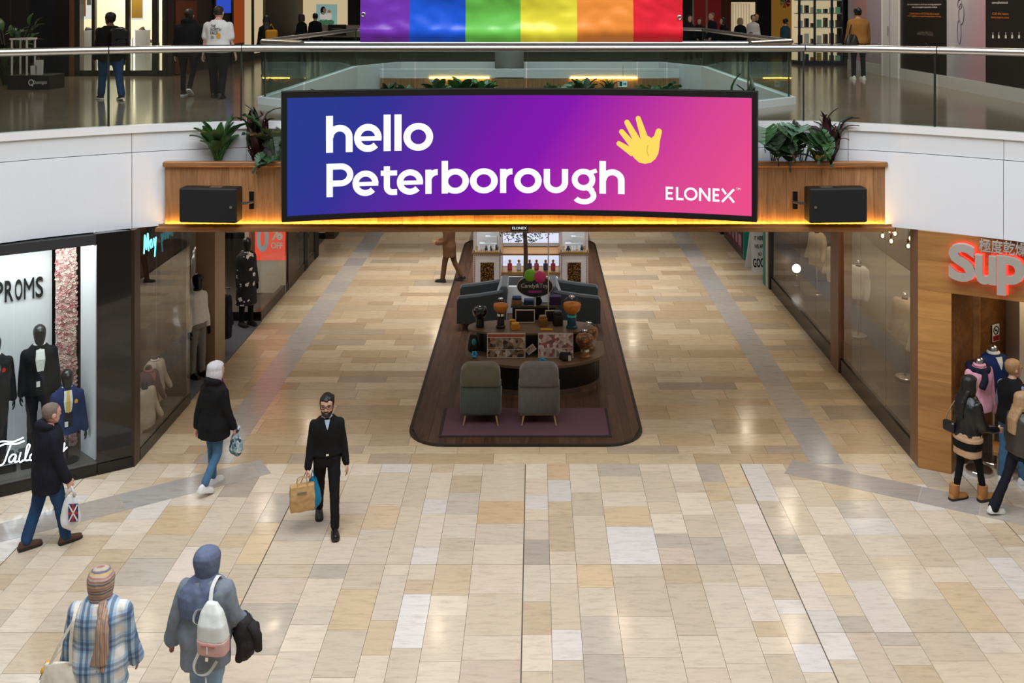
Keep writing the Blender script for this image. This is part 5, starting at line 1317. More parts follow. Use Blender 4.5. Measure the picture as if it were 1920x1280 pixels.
# framed photo posters standing on the lower counter
def collage(name, cols, sc):
    m, nt, N, L, B = nmat(name); tc = N.new('ShaderNodeTexCoord'); v_ = N.new('ShaderNodeTexVoronoi'); v_.inputs['Scale'].default_value = sc; L.new(tc.outputs['Object'], v_.inputs['Vector'])
    s_ = N.new('ShaderNodeSeparateColor'); L.new(v_.outputs['Color'], s_.inputs[0]); r_ = ramp(N, [(i/len(cols), rgb(*c)) for i, c in enumerate(cols)]); L.new(s_.outputs[0], r_.inputs[0]); L.new(r_.outputs[0], B.inputs['Base Color']); B.inputs['Roughness'].default_value = .5
collage('photo_brown', [(30,22,20),(150,104,72),(196,168,140),(92,66,50),(216,204,192),(60,44,38)], 16); collage('photo_rose', [(190,150,146),(214,196,190),(170,86,92),(120,96,96),(226,216,212)], 18)
mat('frame_white', rgb(214,206,198), .5); mat('print_orange', rgb(178,84,56), .6)
def poster(label, px0, px1, Y, mt, head):
    x0, x1 = P(px0,650,Y).x, P(px1,650,Y).x; w = x1-x0; hgt = .42
    t = thing('poster_frame', label, 'poster', ((x0+x1)/2, Y, Z0+.547), 0, 'photo posters leaning on the sweets kiosk'); Rx = Matrix.Rotation(R_(-10),4,'X')
    MB().box(-w/2,w/2,0,.015,0,hgt).xf(Rx).build('board','frame_white',t)
    if head: MB().box(-w/2+.01,w/2-.01,-.004,.002,hgt-.065,hgt-.02).xf(Rx).build('title_strip','print_orange',t)
    ht = hgt-.07 if head else hgt-.015
    for a, b, c, d in ((.02,.98,.42,1.0),(.02,.48,.02,.38),(.52,.98,.02,.38)): MB().box(-w/2+a*w,-w/2+b*w,-.005,.001,.01+c*(ht-.02),.01+d*(ht-.02)).xf(Rx).build('photo',mt,t)
    return t
poster('photo poster with orange heading on the sweets kiosk', 913, 985, 17.50, 'photo_brown', True); poster('pink photo poster with white border on the sweets kiosk', 1009, 1075, 17.50, 'photo_rose', False)
# gumball globes and other goods
mat('sweets_amber', rgb(206,120,30), .5, var=.45, scale=50, bump=.6, bscale=70); collage('sweets_mixed', [(60,40,26),(150,100,50),(190,120,60),(120,40,40),(70,60,40)], 40); mat('machine_teal', rgb(16,74,96), .35); mat('machine_dark', rgb(26,24,30), .35); mat('cap_cyan', rgb(70,190,200), .4); mat('gold_dull', rgb(150,112,60), .4, .5)
glass('globe_glass', (.96,.96,.94,1), 1.35)
def globe(label, x, y, z, r, hb, fill, bm, sm):
    t = thing('sweet_globe', label, 'sweet dispenser', (x,y,z), 0, 'glass sweet globes on the kiosk')
    MB().lathe([(0,0),(r*.62,0),(r*.62,.03),(r*.48,.05),(r*.48,hb-.05),(r*.40,hb),(0,hb)],18).build('stand',bm,t,False)
    MB().lathe([(0,hb-.05),(r*.5,hb-.05),(r*.5,hb-.01),(0,hb-.01)],18).build('collar','cap_cyan' if bm == 'machine_teal' else 'chrome',t)
    c = hb+r*.9
    pf = [(r*math.sin(a), c-r*math.cos(a)) for a in [R_(k) for k in range(8,173,11)]]; MB().lathe(pf,22).build('globe','globe_glass',t,True)
    k = .62 if fill > .5 else .5; am = math.acos(max(-1,1-2*fill)); pf = [(.95*r*math.sin(a), c-.95*r*math.cos(a)) for a in [am*j/9 for j in range(10)]]; MB().lathe(pf+[(0,pf[-1][1]+.02)],20).build('sweets',sm,t,True)
    MB().lathe([(0,c+r*.96),(r*.34,c+r*.94),(r*.30,c+r*1.06),(0,c+r*1.10)],16).build('lid','chrome',t,True)
    return t
zc = Z0+.935; zl = Z0+.545
globe('amber sweet globe on a patterned stand, beside the black dome machine', P(939,0,17.95).x, 17.95, zc, .135, .27, .62, 'machine_dark', 'sweets_amber')
globe('large amber sweet globe on a teal stand with cyan collar', P(1072,0,17.95).x, 17.95, zc, .165, .25, .62, 'machine_teal', 'sweets_amber')
globe('squat globe of mixed sweets at the front of the lower counter', P(1096,0,17.55).x, 17.55, zl, .165, .16, .75, 'gold_dull', 'sweets_mixed')
globe('half-hidden globe of mixed sweets behind the squat one', P(1104,0,17.98).x, 17.98, zl, .165, .16, .7, 'gold_dull', 'sweets_mixed')
t = thing('dome_machine', 'black dome-shaped dispenser at the end of the kiosk counter', 'sweet dispenser', (P(900,0,18.0).x,18.0,zc)); MB().lathe([(0,0),(.075,0),(.075,.16),(.05,.18),(0,.18)],18).build('stand','kiosk_black',t); MB().lathe([(0,.17),(.10,.18),(.13,.24),(.13,.30),(.11,.35),(.05,.36),(.04,.335),(0,.335)],22).build('dome','black_gloss',t,True)
def goods(name, label, cat, px, Y, z, size, mt, rz=0, lid=None):
    t = thing(name, label, cat, (P(px,0,Y).x, Y, z), rz)
    MB().cbox(-size[0]/2,size[0]/2,-size[1]/2,size[1]/2,0,size[2],.008).build('box', mt, t)
    if lid: MB().cbox(-size[0]*.42,size[0]*.42,-size[1]*.42,size[1]*.42,size[2],size[2]+.05,.01).build('lid', lid, t)
    return t
mat('box_tan', rgb(150,110,76), .6); mat('box_blue', rgb(30,52,92), .5); mat('box_purple', rgb(50,32,74), .5); mat('box_gold', rgb(206,140,34), .45); mat('teal_gift', rgb(24,140,128), .4); mat('cyan_gift', rgb(34,150,206), .35)
goods('sweet_box','tan sweet box with a blue lid behind the counter','box',969,18.62,Z0+1.12+.04,(.20,.16,.09),'box_tan',0,'box_blue'); goods('sweet_box','dark blue sweet box beside the tan one','box',992,18.62,Z0+1.16,(.20,.14,.09),'box_blue'); goods('sweet_box','purple crinkled sweet box at the back of the kiosk','box',1041,18.62,Z0+.0+1.16,(.22,.16,.16),'box_purple')
goods('gold_box','gold sweet box with sloping lid on the kiosk counter','box',966,17.85,zc,(.16,.12,.07),'box_gold',.2,'box_gold'); goods('gold_box','flat gold box at the front edge of the counter','box',1025,17.80,zc,(.22,.08,.025),'box_gold',-.05); goods('gold_box','small amber carton near the picture frame','box',961,18.12,zc,(.10,.08,.09),'box_gold')
goods('toy_block','brown boxed toy between the two picture frames','toy',1018,18.05,zc,(.15,.11,.14),'gold_dull',.3,'box_tan')
goods('toy_block','black boxed toy next to the teal globe','toy',1046,18.1,zc,(.17,.14,.20),'kiosk_black',.1,'kiosk_black')
for lab, px0, px1, hh in (('wide white picture frame standing on the kiosk counter',966,1003,.24),('narrow white picture frame beside the toys',1022,1049,.23)):
    x0, x1 = P(px0,0,18.2).x, P(px1,0,18.2).x; t = thing('picture_frame', lab, 'frame', ((x0+x1)/2,18.22,zc)); w = x1-x0
    for a in ((-w/2,-w/2+.018,0,hh),(w/2-.018,w/2,0,hh),(-w/2+.018,w/2-.018,hh-.018,hh),(-w/2+.018,w/2-.018,0,.018)): MB().box(a[0],a[1],0,.018,a[2],a[3]).build('frame_bar','frame_white',t)
    MB().box(-w/2+.018,w/2-.018,.008,.014,.018,hh-.018).build('picture','kiosk_black',t)
t = thing('plush_toy', 'round black plush toy standing on the sweets kiosk till', 'toy', (P(1009,0,18.6).x,18.56,Z0+1.16)); MB().ellipsoid((0,0,.07),.075,.06,.075).build('body','black_cloth',t,True); MB().ellipsoid((0,-.01,.18),.065,.055,.06).build('head','black_cloth',t,True)
for s in (-1,1): MB().ellipsoid((s*.045,0,.235),.022,.015,.025).build('ear','black_cloth',t,True)
t = thing('gift_bag', 'dark gift pouch with teal front on the lower counter end', 'gift', (P(887,0,17.75).x,17.75,zl)); link('pouch', remesh(pouch(.20,.14,.34,.5).xf(Matrix.Translation((0,0,.34))), .012,1,.008,14,3),'kiosk_black',t); MB().ellipsoid((.02,-.07,.22),.04,.02,.06).build('front_charm','teal_gift',t,True)
t = thing('gift_ribbon', 'bright blue ribbon bow below the gift pouch', 'gift', (P(886,0,17.45).x+.03,17.50,zl))
for k in range(6): a = k*PI/3; MB().ellipsoid((.035*math.cos(a),.02*math.sin(a),.06+.035*math.sin(a)),.026,.018,.026).build('loop','cyan_gift',t,True)
t = thing('gift_ribbon', 'small pale blue bow in front of the pink poster', 'gift', (P(1017,0,17.3).x,17.28,zl))
for k in range(4): a = k*PI/2; MB().ellipsoid((.04*math.cos(a),.01,.035+.02*math.sin(a)),.035,.02,.022).build('loop','cyan_gift',t,True)
t = thing('handbag', 'black little handbag leaning on the pink poster', 'bag', (P(1060,0,17.36).x,17.36,zl)); link('bag', remesh(pouch(.22,.08,.16,.8).xf(Matrix.Translation((0,0,.16))), .012,1,.005,14,3),'kiosk_black',t); MB().box(.05,.10,-.05,-.042,.02,.11).build('tag','frame_white',t); MB().tube([(-.05,0,.15),(-.03,0,.22),(.03,0,.22),(.05,0,.15)],.006,6).build('handle','frame_white',t)
t = thing('leaflet', 'tilted leaflet stuck between the two photo posters', 'leaflet', (P(997,0,17.55).x,17.58,zl+.10)); MB().box(-.09,.09,0,.004,-.03,.09).xf(Matrix.Rotation(R_(-38),4,'Y')).build('sheet','frame_white',t); MB().box(-.075,.075,-.003,0,0,.07).xf(Matrix.Rotation(R_(-38),4,'Y')).build('picture','photo_brown',t)
# oval sign with two round sweets
mat('sign_black', rgb(18,18,28), .3); mat('sign_edge', rgb(190,186,180), .4); mat('candy_green', rgb(120,190,40), .4); mat('candy_pink', rgb(214,60,128), .4); mat('sign_magenta', rgb(150,40,130), .5); mat('sign_letter', rgb(206,200,196), .5)
Ys = 18.45; c = P(1003,536,Ys); t = thing('oval_sign', 'oval black sweets sign topped by a green and a pink sweet', 'sign', (c.x,Ys,c.z))
Mx = Matrix.Rotation(PI/2,4,'X'); a_, b2 = .325, .19
MB().prism([((a_+.012)*math.cos(q),(b2+.012)*math.sin(q)) for q in [2*PI*k/36 for k in range(36)]],0,.02).xf(Mx).build('rim','sign_edge',t)
MB().prism([(a_*math.cos(q),b2*math.sin(q)) for q in [2*PI*k/36 for k in range(36)]],.01,.03).xf(Mx).build('panel','sign_black',t)
for s_, x0, x1, z0_, z1_, mt in (('Candy&Toy',-.26,.25,-.045,.055,'sign_letter'),('TOY WORLD'[:0] or '-----',-.12,.13,-.115,-.075,'sign_magenta')):
    if mt == 'sign_letter':
        t_ = fit_text(s_, x0,x1,z0_,z1_, bold=.01); t_.v = [(v[0]+.10*(v[1]),-.034,v[1]) for v in t_.v]; t_.build('lettering',mt,t)
    else: MB().box(x0,x1,-.034,-.03,z0_,z1_).build('name_strip',mt,t)
for x_, z_, mt, rr_ in ((-.085,.205,'candy_green',.115),(.095,.18,'candy_pink',.112)):
    o = MB().lathe([(0,-.02),(rr_*.9,-.02),(rr_,-.005),(rr_,.005),(rr_*.9,.02),(0,.03)],24).xf(Matrix.Translation((x_,-.03-(.02 if x_ > 0 else 0),z_)) @ Mx).build('round_sweet',mt,t); smooth_angle(o,50)
MB().tube([(.0,.012,-.18),(0,.012,-(c.z-Z0-1.165))],.02,8).build('stand','sign_edge',t)
t = thing('banner_pole', 'slim metal pole rising beside the oval sign', 'pole', (P(1028,0,18.35).x,18.30,zc)); MB().tube([(0,0,0),(0,0,2.0)],.011,8).build('shaft','steel',t); MB().lathe([(0,0),(.05,0),(.05,.012),(0,.012)],16).build('foot','steel',t)

# armchairs turned outwards
mat('felt_grey', rgb(50,54,56), .95, var=.14, scale=16, sheen=.25)
def armchair(label, x, y, rz):
    t = thing('armchair', label, 'chair', (x,y,Z0), rz, 'grey armchairs back to back behind the sweets kiosk')
    smooth_angle(MB().cbox(-.44,.44,-.40,.46,.16,.44,.04).build('seat_base','felt_grey',t),40)
    smooth_angle(MB().cbox(-.34,.34,-.26,.46,.40,.50,.05).build('seat_cushion','felt_grey',t),40)
    for s in (-1,1):
        x0, x1 = (s*.36, s*.50) if s > 0 else (s*.50, s*.36)
        rings = []
        for yy, zz_ in ((.50,.64),(.46,.70),(.1,.74),(-.30,.80),(-.46,.84)): rings.append([(x0,yy,.14),(x1,yy,.14),(x1,yy,zz_-.04),(x1-.03,yy,zz_),(x0+.03,yy,zz_),(x0,yy,zz_-.04)])
        smooth_angle(MB().loft(rings).build('armrest','felt_grey',t),35)
    rings = [[(-.50,-.52,.14),(.50,-.52,.14),(.50,-.34,.14),(-.50,-.34,.14)],[(-.50,-.54,.6),(.50,-.54,.6),(.46,-.30,.6),(-.46,-.30,.6)],[(-.49,-.56,.84),(.49,-.56,.84),(.45,-.38,.84),(-.45,-.38,.84)],[(-.44,-.54,.90),(.44,-.54,.90),(.42,-.42,.90),(-.42,-.42,.90)]]
    smooth_angle(MB().loft(rings).build('backrest','felt_grey',t),35)
    for sx in (-1,1):
        for yy in (-.42,.40): MB().tube([(sx*.4,yy,.15),(sx*.43,yy,0)],[.02,.014],8).build('leg','ash',t)
armchair('grey felt armchair facing outward on the side of the woman in brown', -1.12, 21.15, PI/2); armchair('grey felt armchair facing outward beside the polished floor strip', .86, 21.15, -PI/2)

# tree in a white planter
pl = thing('planter_box', 'low white planter between the grey armchairs', 'planter', (-.15,22.2,Z0)); MB().cbox(-.62,.66,-.4,.4,0,.60,.01).build('box','white_gloss',pl); MB().box(-.56,.60,-.34,.34,.58,.605).build('soil','shop_dark',pl)
mat('bark', rgb(84,60,44), .9, var=.25, scale=20, stretch=(1,1,.3)); mat('leaf_dark', rgb(32,50,28), .5, var=.3, scale=8); mat('leaf_mid', rgb(52,88,46), .42, var=.25, scale=8); mat('leaf_bright', rgb(70,112,58), .42, var=.2, scale=8); mat('leaf_burgundy', rgb(64,26,34), .45, var=.35, scale=10); mat('leaf_yellow', rgb(168,150,52), .5, var=.25, scale=10); mat('leaf_dusty', rgb(84,112,94), .5, var=.2, scale=8)
tx = P(985,0,22.2).x; t = thing('ficus_tree', 'slender indoor tree with small dark leaves rising behind the oval sign', 'tree', (tx,22.2,Z0+.60))
MB().tube(catmull3([(0,0,-.03),(.01,.01,.6),(-.012,0,1.2),(.008,0,1.7),(0,0,2.4)],4),[.055-.0014*k for k in range(17)],10).build('trunk','bark',t,True)
tr_ = random.Random(8); lf = MB()
for k in range(14):
    a = k*2.4; z = 1.05+.085*k; q = Vector((math.cos(a)*.55,math.sin(a)*.5,.25-.02*k)); st = V3(0,0,z)
    MB().tube([st, st+q*.5+V3(0,0,.05), st+q],[.012,.008,.004],6).build('branch','bark',t,True)
for k in range(1500):
    a = tr_.uniform(0,2*PI); rr_ = .62*math.sqrt(tr_.random()); z = .86+tr_.random()*1.4+rr_*.25; c_ = V3(rr_*math.cos(a),rr_*math.sin(a),z)
    d_ = V3(tr_.uniform(-1,1),tr_.uniform(-1,1),tr_.uniform(-.9,.2)).normalized(); u_ = d_.orthogonal().normalized(); ln = tr_.uniform(.05,.085)
    lf.add([c_, c_+d_*ln*.5+u_*ln*.22, c_+d_*ln, c_+d_*ln*.5-u_*ln*.22],[(0,1,2,3)])
o = lf.build('crown','leaf_dark',t); o['kind'] = 'stuff'

# ornate jewellery kiosk
mat('ivory', rgb(206,196,194), .45, var=.05, scale=10); mat('gilt', rgb(168,124,60), .35, .6); m, nt, N, L, B = nmat('gilt_lattice'); tc = N.new('ShaderNodeTexCoord'); v_ = N.new('ShaderNodeTexVoronoi'); v_.inputs['Scale'].default_value = 26; L.new(tc.outputs['Object'], v_.inputs['Vector']); r_ = ramp(N,[(.0,rgb(196,150,72)),(.35,rgb(150,104,44)),(.5,rgb(60,38,20))]); L.new(v_.outputs['Distance'], r_.inputs[0]); L.new(r_.outputs[0], B.inputs['Base Color']); B.inputs['Metallic'].default_value = .5; B.inputs['Roughness'].default_value = .4
emit('case_light', (.80,.82,1,1), .95); glass('case_glass', (.97,.98,.98,1), 1.4)
jk = thing('jewellery_kiosk', 'ornate ivory and gilt jewellery kiosk with lit glass cases', 'kiosk', (-.10,23.6,Z0))
def beads(mb, x0, x1, z0, z1, y, st=.045, r=.014):
    n = max(2,int((x1-x0)/st)); k = max(2,int((z1-z0)/st))
    for i in range(n+1):
        for z in (z0,z1): mb.obox((x0+(x1-x0)*i/n,y,z),(r*1.6,r*1.2,r*1.6),0,0,.785)
    for i in range(k+1):
        for x in (x0,x1): mb.obox((x,y,z0+(z1-z0)*i/k),(r*1.6,r*1.2,r*1.6),0,0,.785)
for s in (-1,1):
    x0, x1 = (-1.36,-.70) if s < 0 else (.70,1.36)
    MB().box(x0,x1,0,.7,0,.86).build('side_cabinet','ivory',jk); MB().box(x0-.03,x1+.03,-.03,.73,.86,.90).build('side_ledge','gilt',jk)
    MB().box(x0+.13,x1-.13,-.012,0,.12,.70).build('panel_frame','ivory',jk); MB().box(x0+.17,x1-.17,-.02,-.012,.16,.66).build('lattice_panel','gilt_lattice',jk)
    b_ = MB(); beads(b_,x0+.03,x1-.03,.05,.82,-.008); o = b_.build('bead_trim','gilt',jk); o['kind'] = 'stuff'
    for xx in (x0,x1-.05): 
        for yy in (0,.65): MB().box(xx,xx+.05,yy,yy+.05,.90,1.95).build('case_post','ivory',jk)
    MB().box(x0-.02,x1+.02,-.02,.72,1.95,2.02).build('case_top','ivory',jk); MB().box(x0+.05,x1-.05,.005,.012,.90,1.95).build('case_glass','case_glass',jk); MB().box(x0+.05,x1-.05,.60,.64,.90,1.95).build('case_back','white_panel',jk)
    b_ = MB(); beads(b_,x0+.02,x1-.02,.93,1.93,-.012); o = b_.build('bead_trim','ivory',jk); o['kind'] = 'stuff'
    for i, (w, h_) in enumerate(((.40,.14),(.26,.30),(.14,.44))): MB().box((x0+x1)/2+.2-w*(1),(x0+x1)/2+.22,.25+.02*i,.45,.90,.90+h_).build('display_step','white_panel',jk)
    rr_ = random.Random(3+s)
    for k in range(7): MB().lathe([(0,0),(.03,0),(.034,.05),(.014,.09),(.016,.12),(0,.13)],10).xf(Matrix.Translation((rr_.uniform(x0+.1,x1-.1),rr_.uniform(.08,.22),.90))).build('display_piece','charcoal' if k%3 == 0 else 'white_gloss',jk,True)
MB().box(-.70,.70,.10,.7,0,.40).build('centre_cabinet','ivory',jk); MB().box(-.72,.72,.02,.7,.36,.42).build('centre_ledge','gilt',jk); MB().box(-.5,.5,.085,.10,.08,.30).build('centre_panel','gilt',jk); MB().box(-.46,.46,.075,.086,.11,.27).build('centre_inset','ivory',jk)
MB().box(-.68,.68,.55,.60,.42,.82).build('case_back','white_panel',jk); MB().box(-.68,.68,.53,.55,.44,.80).build('lit_back','case_light',jk); MB().box(-.70,.70,.04,.048,.42,.82).build('case_glass','case_glass',jk); MB().box(-.72,.72,.02,.66,.82,.86).build('case_top','gilt',jk)
MB().box(-.66,.66,.16,.5,.58,.59).build('glass_shelf','case_glass',jk)
MB().box(-.70,.70,.75,1.3,.86,1.22).build('rear_counter','ivory',jk); MB().box(-.68,.68,.72,.75,.95,1.18).build('lit_panel','case_light',jk); MB().box(-.72,.72,.70,1.3,1.22,1.26).build('rear_ledge','gilt',jk)
MB().box(-.68,.68,1.25,1.28,1.30,1.9).build('lit_back','case_light',jk)
for z in (1.45,1.70): MB().box(-.68,.68,.95,1.25,z,z+.015).build('rear_shelf','ivory',jk)
for z in (1.26,1.465,1.715):
    for j in range(9): MB().cbox(-.62+j*.155-.04,-.62+j*.155+.04,1.0,1.12,z,z+.06+.05*((j*7+int(z*10))%3),.01).build('display_piece',('ivory','charcoal','gilt','hoard_tint')[(j*5+int(z*9))%3],jk)
mat('scent_red', rgb(176,24,44), .2, coat=.5); mat('scent_clear', rgb(206,210,222), .15); mat('scent_navy', rgb(38,36,78), .2, coat=.5)
for i, (px, mt, nm) in enumerate(((956,'scent_red','red'),(973,'scent_clear','clear'),(993,'scent_navy','dark blue'),(1006,'scent_red','red'),(1023,'scent_navy','dark blue'),(1037,'scent_red','red'))):
    x_ = P(px,0,23.85).x; pos = ['leftmost','second','third','fourth','fifth','rightmost'][i]
    t = thing('scent_bottle', f'{nm} scent bottle, {pos} of the six in the lit centre case', 'bottle', (x_,23.85,Z0+.42), 0, 'scent bottles in the lit case'); MB().cbox(-.055,.055,-.04,.04,0,.16,.012).build('flask',mt,t); MB().lathe([(0,.16),(.02,.16),(.02,.18),(.034,.195),(.034,.225),(.015,.245),(0,.245)],12).build('stopper','gilt',t,True)
area('case_lamp', (-.1,24.0,Z0+.80), 1.2,.2, 5,(.85,.9,1)); area('case_lamp', (-1.1,23.9,Z0+1.9), .4,.4, 3,(.9,.93,1)); area('case_lamp', (.95,23.9,Z0+1.9), .4,.4, 3,(.9,.93,1))
# ------------------------------------------------------------------ suit shop window
OUT = R_(211.5)
def fa_px(px, dep, z): return FA(FAhit(px,dep), dep, z)
mat('petal_cream', rgb(236,214,200), .7); mat('petal_pink', rgb(226,176,172), .7); mat('petal_rose', rgb(196,112,118), .7)
t0_, t1_ = FAhit(143,.80), FAhit(105,.80); zt = FAz(124,452,.80)
fc = thing('flower_column', 'tall column of cream and pink artificial flowers in the suit shop window', 'flower wall', tuple(FA((t0_+t1_)/2,.82,.17)))
o0 = FA((t0_+t1_)/2,.82,.17)
q_ = fabox(t0_,t1_,.80,.86,.17,zt); q_.v = [tuple(Vector(v)-o0) for v in q_.v]; q_.build('backing','petal_cream',fc)
fr_ = random.Random(11); pm = {'petal_cream':MB(),'petal_pink':MB(),'petal_rose':MB()}
for k in range(900):
    c = FA(fr_.uniform(t0_,t1_), .80-fr_.uniform(0,.035), fr_.uniform(.2,zt-.02))-o0; rr_ = fr_.uniform(.018,.034); m_ = pm[fr_.choice(['petal_cream']*5+['petal_pink']*4+['petal_rose']*2)]
    a0 = fr_.random()*6
    for j in range(5):
        a = a0+j*2*PI/5; u = AD*math.cos(a)+V3(0,0,math.sin(a)); w2 = AD*math.cos(a+.6)+V3(0,0,math.sin(a+.6)); w3 = AD*math.cos(a-.6)+V3(0,0,math.sin(a-.6))
        m_.add([c-AN*.004, c+w3*rr_*.7-AN*.02, c+u*rr_-AN*.012, c+w2*rr_*.7-AN*.02],[(0,1,2,3)])
for nm, m_ in pm.items(): o = m_.build('blossoms', nm, fc); o['kind'] = 'stuff'
sg = thing('wall_sign', 'black raised PROMS lettering on the white display wall', 'sign', tuple(fa_px(40,.96,1.5))); o0 = Vector(sg.location)
for ch, (p0, p1) in zip('PROMS', ((-11,6),(9,25),(28,42),(45,64),(67,81))):
    ta, tb = FAhit(p0,.96), FAhit(p1,.96); zl_, zh_ = FAz(40,562,.96), FAz(40,523,.96)
    b_ = fit_text(ch, 0,1,0,1, bold=0 if ch == 'M' else .012); b_ = thick(b_, 1.0); b_.v = [tuple(FA(ta+(tb-ta)*v[0], .985-.035*v[2], zl_+(zh_-zl_)*v[1])-o0) for v in b_.v]; b_.build('letter','black_matte',sg)
emit('neon_white', (.80,.88,1,1), 9.0); emit('reflection_teal', (.15,.8,1,1), 4.0)
ns = thing('neon_sign', 'white neon script sign reading Tailoring low in the suit shop window', 'sign', tuple(fa_px(60,.10,.55))); o0 = Vector(ns.location)
SCR = [[(-12,831),(6,827),(24,828),(44,820)],[(-4,838),(10,832),(30,832),(46,826)],[(22,829),(14,850),(7,868),(-2,872),(-10,866)],[(30,852),(23,852),(17,860),(18,866),(24,864),(30,854),(28,866),(34,864)],[(39,848),(36,860),(38,866),(44,862)],[(46,862),(54,842),(56,834),(52,834),(48,850),(48,862),(54,862)],
       [(62,849),(57,854),(56,861),(60,862),(65,856),(63,849),(70,851)],[(70,851),(76,848),(74,856),(72,862),(78,860)],[(82,846),(79,856),(81,861),(86,858)],[(89,846),(86,860)],[(87,853),(93,846),(97,848),(94,858),(100,857)],[(121,831),(114,828),(108,836),(109,844),(115,842),(121,832),(117,848),(112,858),(106,858)],[(118,846),(126,838)]]
for s_ in SCR: MB().tube([fa_px(x,.10,FAz(x,y,.10))-o0 for x, y in [(p.x,p.y) for p in [Vector(v) for v in catmull([(a,b) for a,b in s_],5)]]], .0085, 6).build('tube','neon_white',ns,True)
def suit_front(f, jacket, tie, vest, pocket, th):
    r = f.root
    front_patch(f, [(1.10,-.03,.03),(1.2,-.05,.05),(1.3,-.062,.062),(1.40,-.055,.055),(1.445,-.05,.05)], th, .006).build('shirt_front','white_cloth',r)
    front_patch(f, [(.93,-.05,.05),(1.0,-.058,.058),(1.08,-.062,.062),(1.14,-.058,.058)], th, .008).build('waistcoat',vest,r)
    for s in (-1,1):
        rows = [(1.08,s*.05,s*.062),(1.2,s*.052,s*.095),(1.30,s*.062,s*.125),(1.36,s*.058,s*.105),(1.42,s*.052,s*.085)]
        front_patch(f, [(z,min(a,b),max(a,b)) for z,a,b in rows], th, .012).build('lapel',jacket,r)
    MB().tube([f.neck+V3(.064*math.cos(a),.004+.062*math.sin(a),.028) for a in [2*PI*k/14 for k in range(14)]],.016,8,closed=True).build('shirt_collar','white_cloth',r,True)
    if tie == 'bow':
        y = f.neck.y+.098
        for s in (-1,1): MB().loft([[V3(s*.006,y,f.neck.z-.012),V3(s*.006,y,f.neck.z+.012),V3(s*.006,y+.014,f.neck.z+.012),V3(s*.006,y+.014,f.neck.z-.012)],[V3(s*.06,y,f.neck.z-.026),V3(s*.06,y,f.neck.z+.026),V3(s*.06,y+.012,f.neck.z+.026),V3(s*.06,y+.012,f.neck.z-.026)]]).build('bow_tie','black_cloth',r)
    elif tie: front_patch(f, [(1.13,-.004,.004),(1.17,-.030,.030),(1.3,-.026,.026),(1.40,-.016,.016),(1.445,-.022,.022)], th, .014).build('tie',tie,r)
    if pocket: front_patch(f, [(1.255,-.125,-.085),(1.29,-.13,-.08),(1.315,-.11,-.095)], th, .016).build('pocket_square',pocket,r)
    MB().obox((.03,f.top and .16 or .16,.98),(.045,.004,.075)).xf(Matrix.Translation((0,.012,f.dz))).build('price_tag','white_cloth',r)
p_ = fa_px(74,.55,.30)
bx_ = thing('display_plinth','black plinth under the tuxedo mannequin','plinth',(p_.x,p_.y,.17),OUT); MB().cbox(-.26,.26,-.24,.24,0,.128,.01).build('block','black_gloss',bx_)
f = person('black mannequin in tuxedo with bow tie in the suit shop window', tuple(p_), OUT, 1.84, 1.04, cat='mannequin', name='mannequin', legs=((.02,.02,0),(-.04,.03,0)), arms=((.02,.12,.12),(.02,.12,.12)), lean=0, skin='mannequin_black', top=dict(mat='suit_black',name='suit_jacket',hem=.80,th=.028,fold=.004), bot=dict(mat='suit_black',fit=.008), seed=71, vox=.015)
suit_front(f,'suit_black','bow','waistcoat',None,.028)
for i in (0,1): MB().tube([f.wr[i]-f.hd[i]*.01, f.wr[i]+f.hd[i]*.025],.034,12).build('shirt_cuff','white_cloth',f.root,True)
p_ = fa_px(-10,.55,.30)
bx_ = thing('display_plinth','black plinth at the picture edge under the red-pocketed suit','plinth',(p_.x,p_.y,.17),OUT); MB().cbox(-.26,.26,-.24,.24,0,.128,.01).build('block','black_gloss',bx_)
f = person('black mannequin in dark suit with red pocket square at the picture edge', tuple(p_), OUT, 1.78, 1.04, cat='mannequin', name='mannequin', legs=((.02,.02,0),(-.04,.03,0)), arms=((.02,.12,.12),(.02,.12,.12)), lean=0, skin='mannequin_black', top=dict(mat='suit_black',name='suit_jacket',hem=.80,th=.028,fold=.004), bot=dict(mat='suit_black',fit=.008), seed=72, vox=.015)
suit_front(f,'suit_black','bow','waistcoat','red_cloth',.028)
p_ = fa_px(126,.30,-.20)
f = person('black half mannequin in blue suit with gold tie on a stand', tuple(p_), OUT, 1.72, 1.02, cat='mannequin', name='mannequin', arms=((.02,.14,.12),(.02,.14,.12)), lean=0, skin='mannequin_black', top=dict(mat='suit_blue',name='suit_jacket',hem=.80,th=.028,fold=.005), seed=73, vox=.014, parts=('head','hands'))
suit_front(f,'suit_blue','gold_cloth','waistcoat','orange_cloth',.028)
s_ = f.s; MB().tube([(0,0,.38/s_),(0,0,.85)],.016,8).build('stand_pole','black_metal',f.root); MB().lathe([(0,0),(.16,0),(.16,.012),(.03,.03),(0,.03)],20).xf(Matrix.Translation((0,0,.372/s_))).build('stand_base','black_metal',f.root)

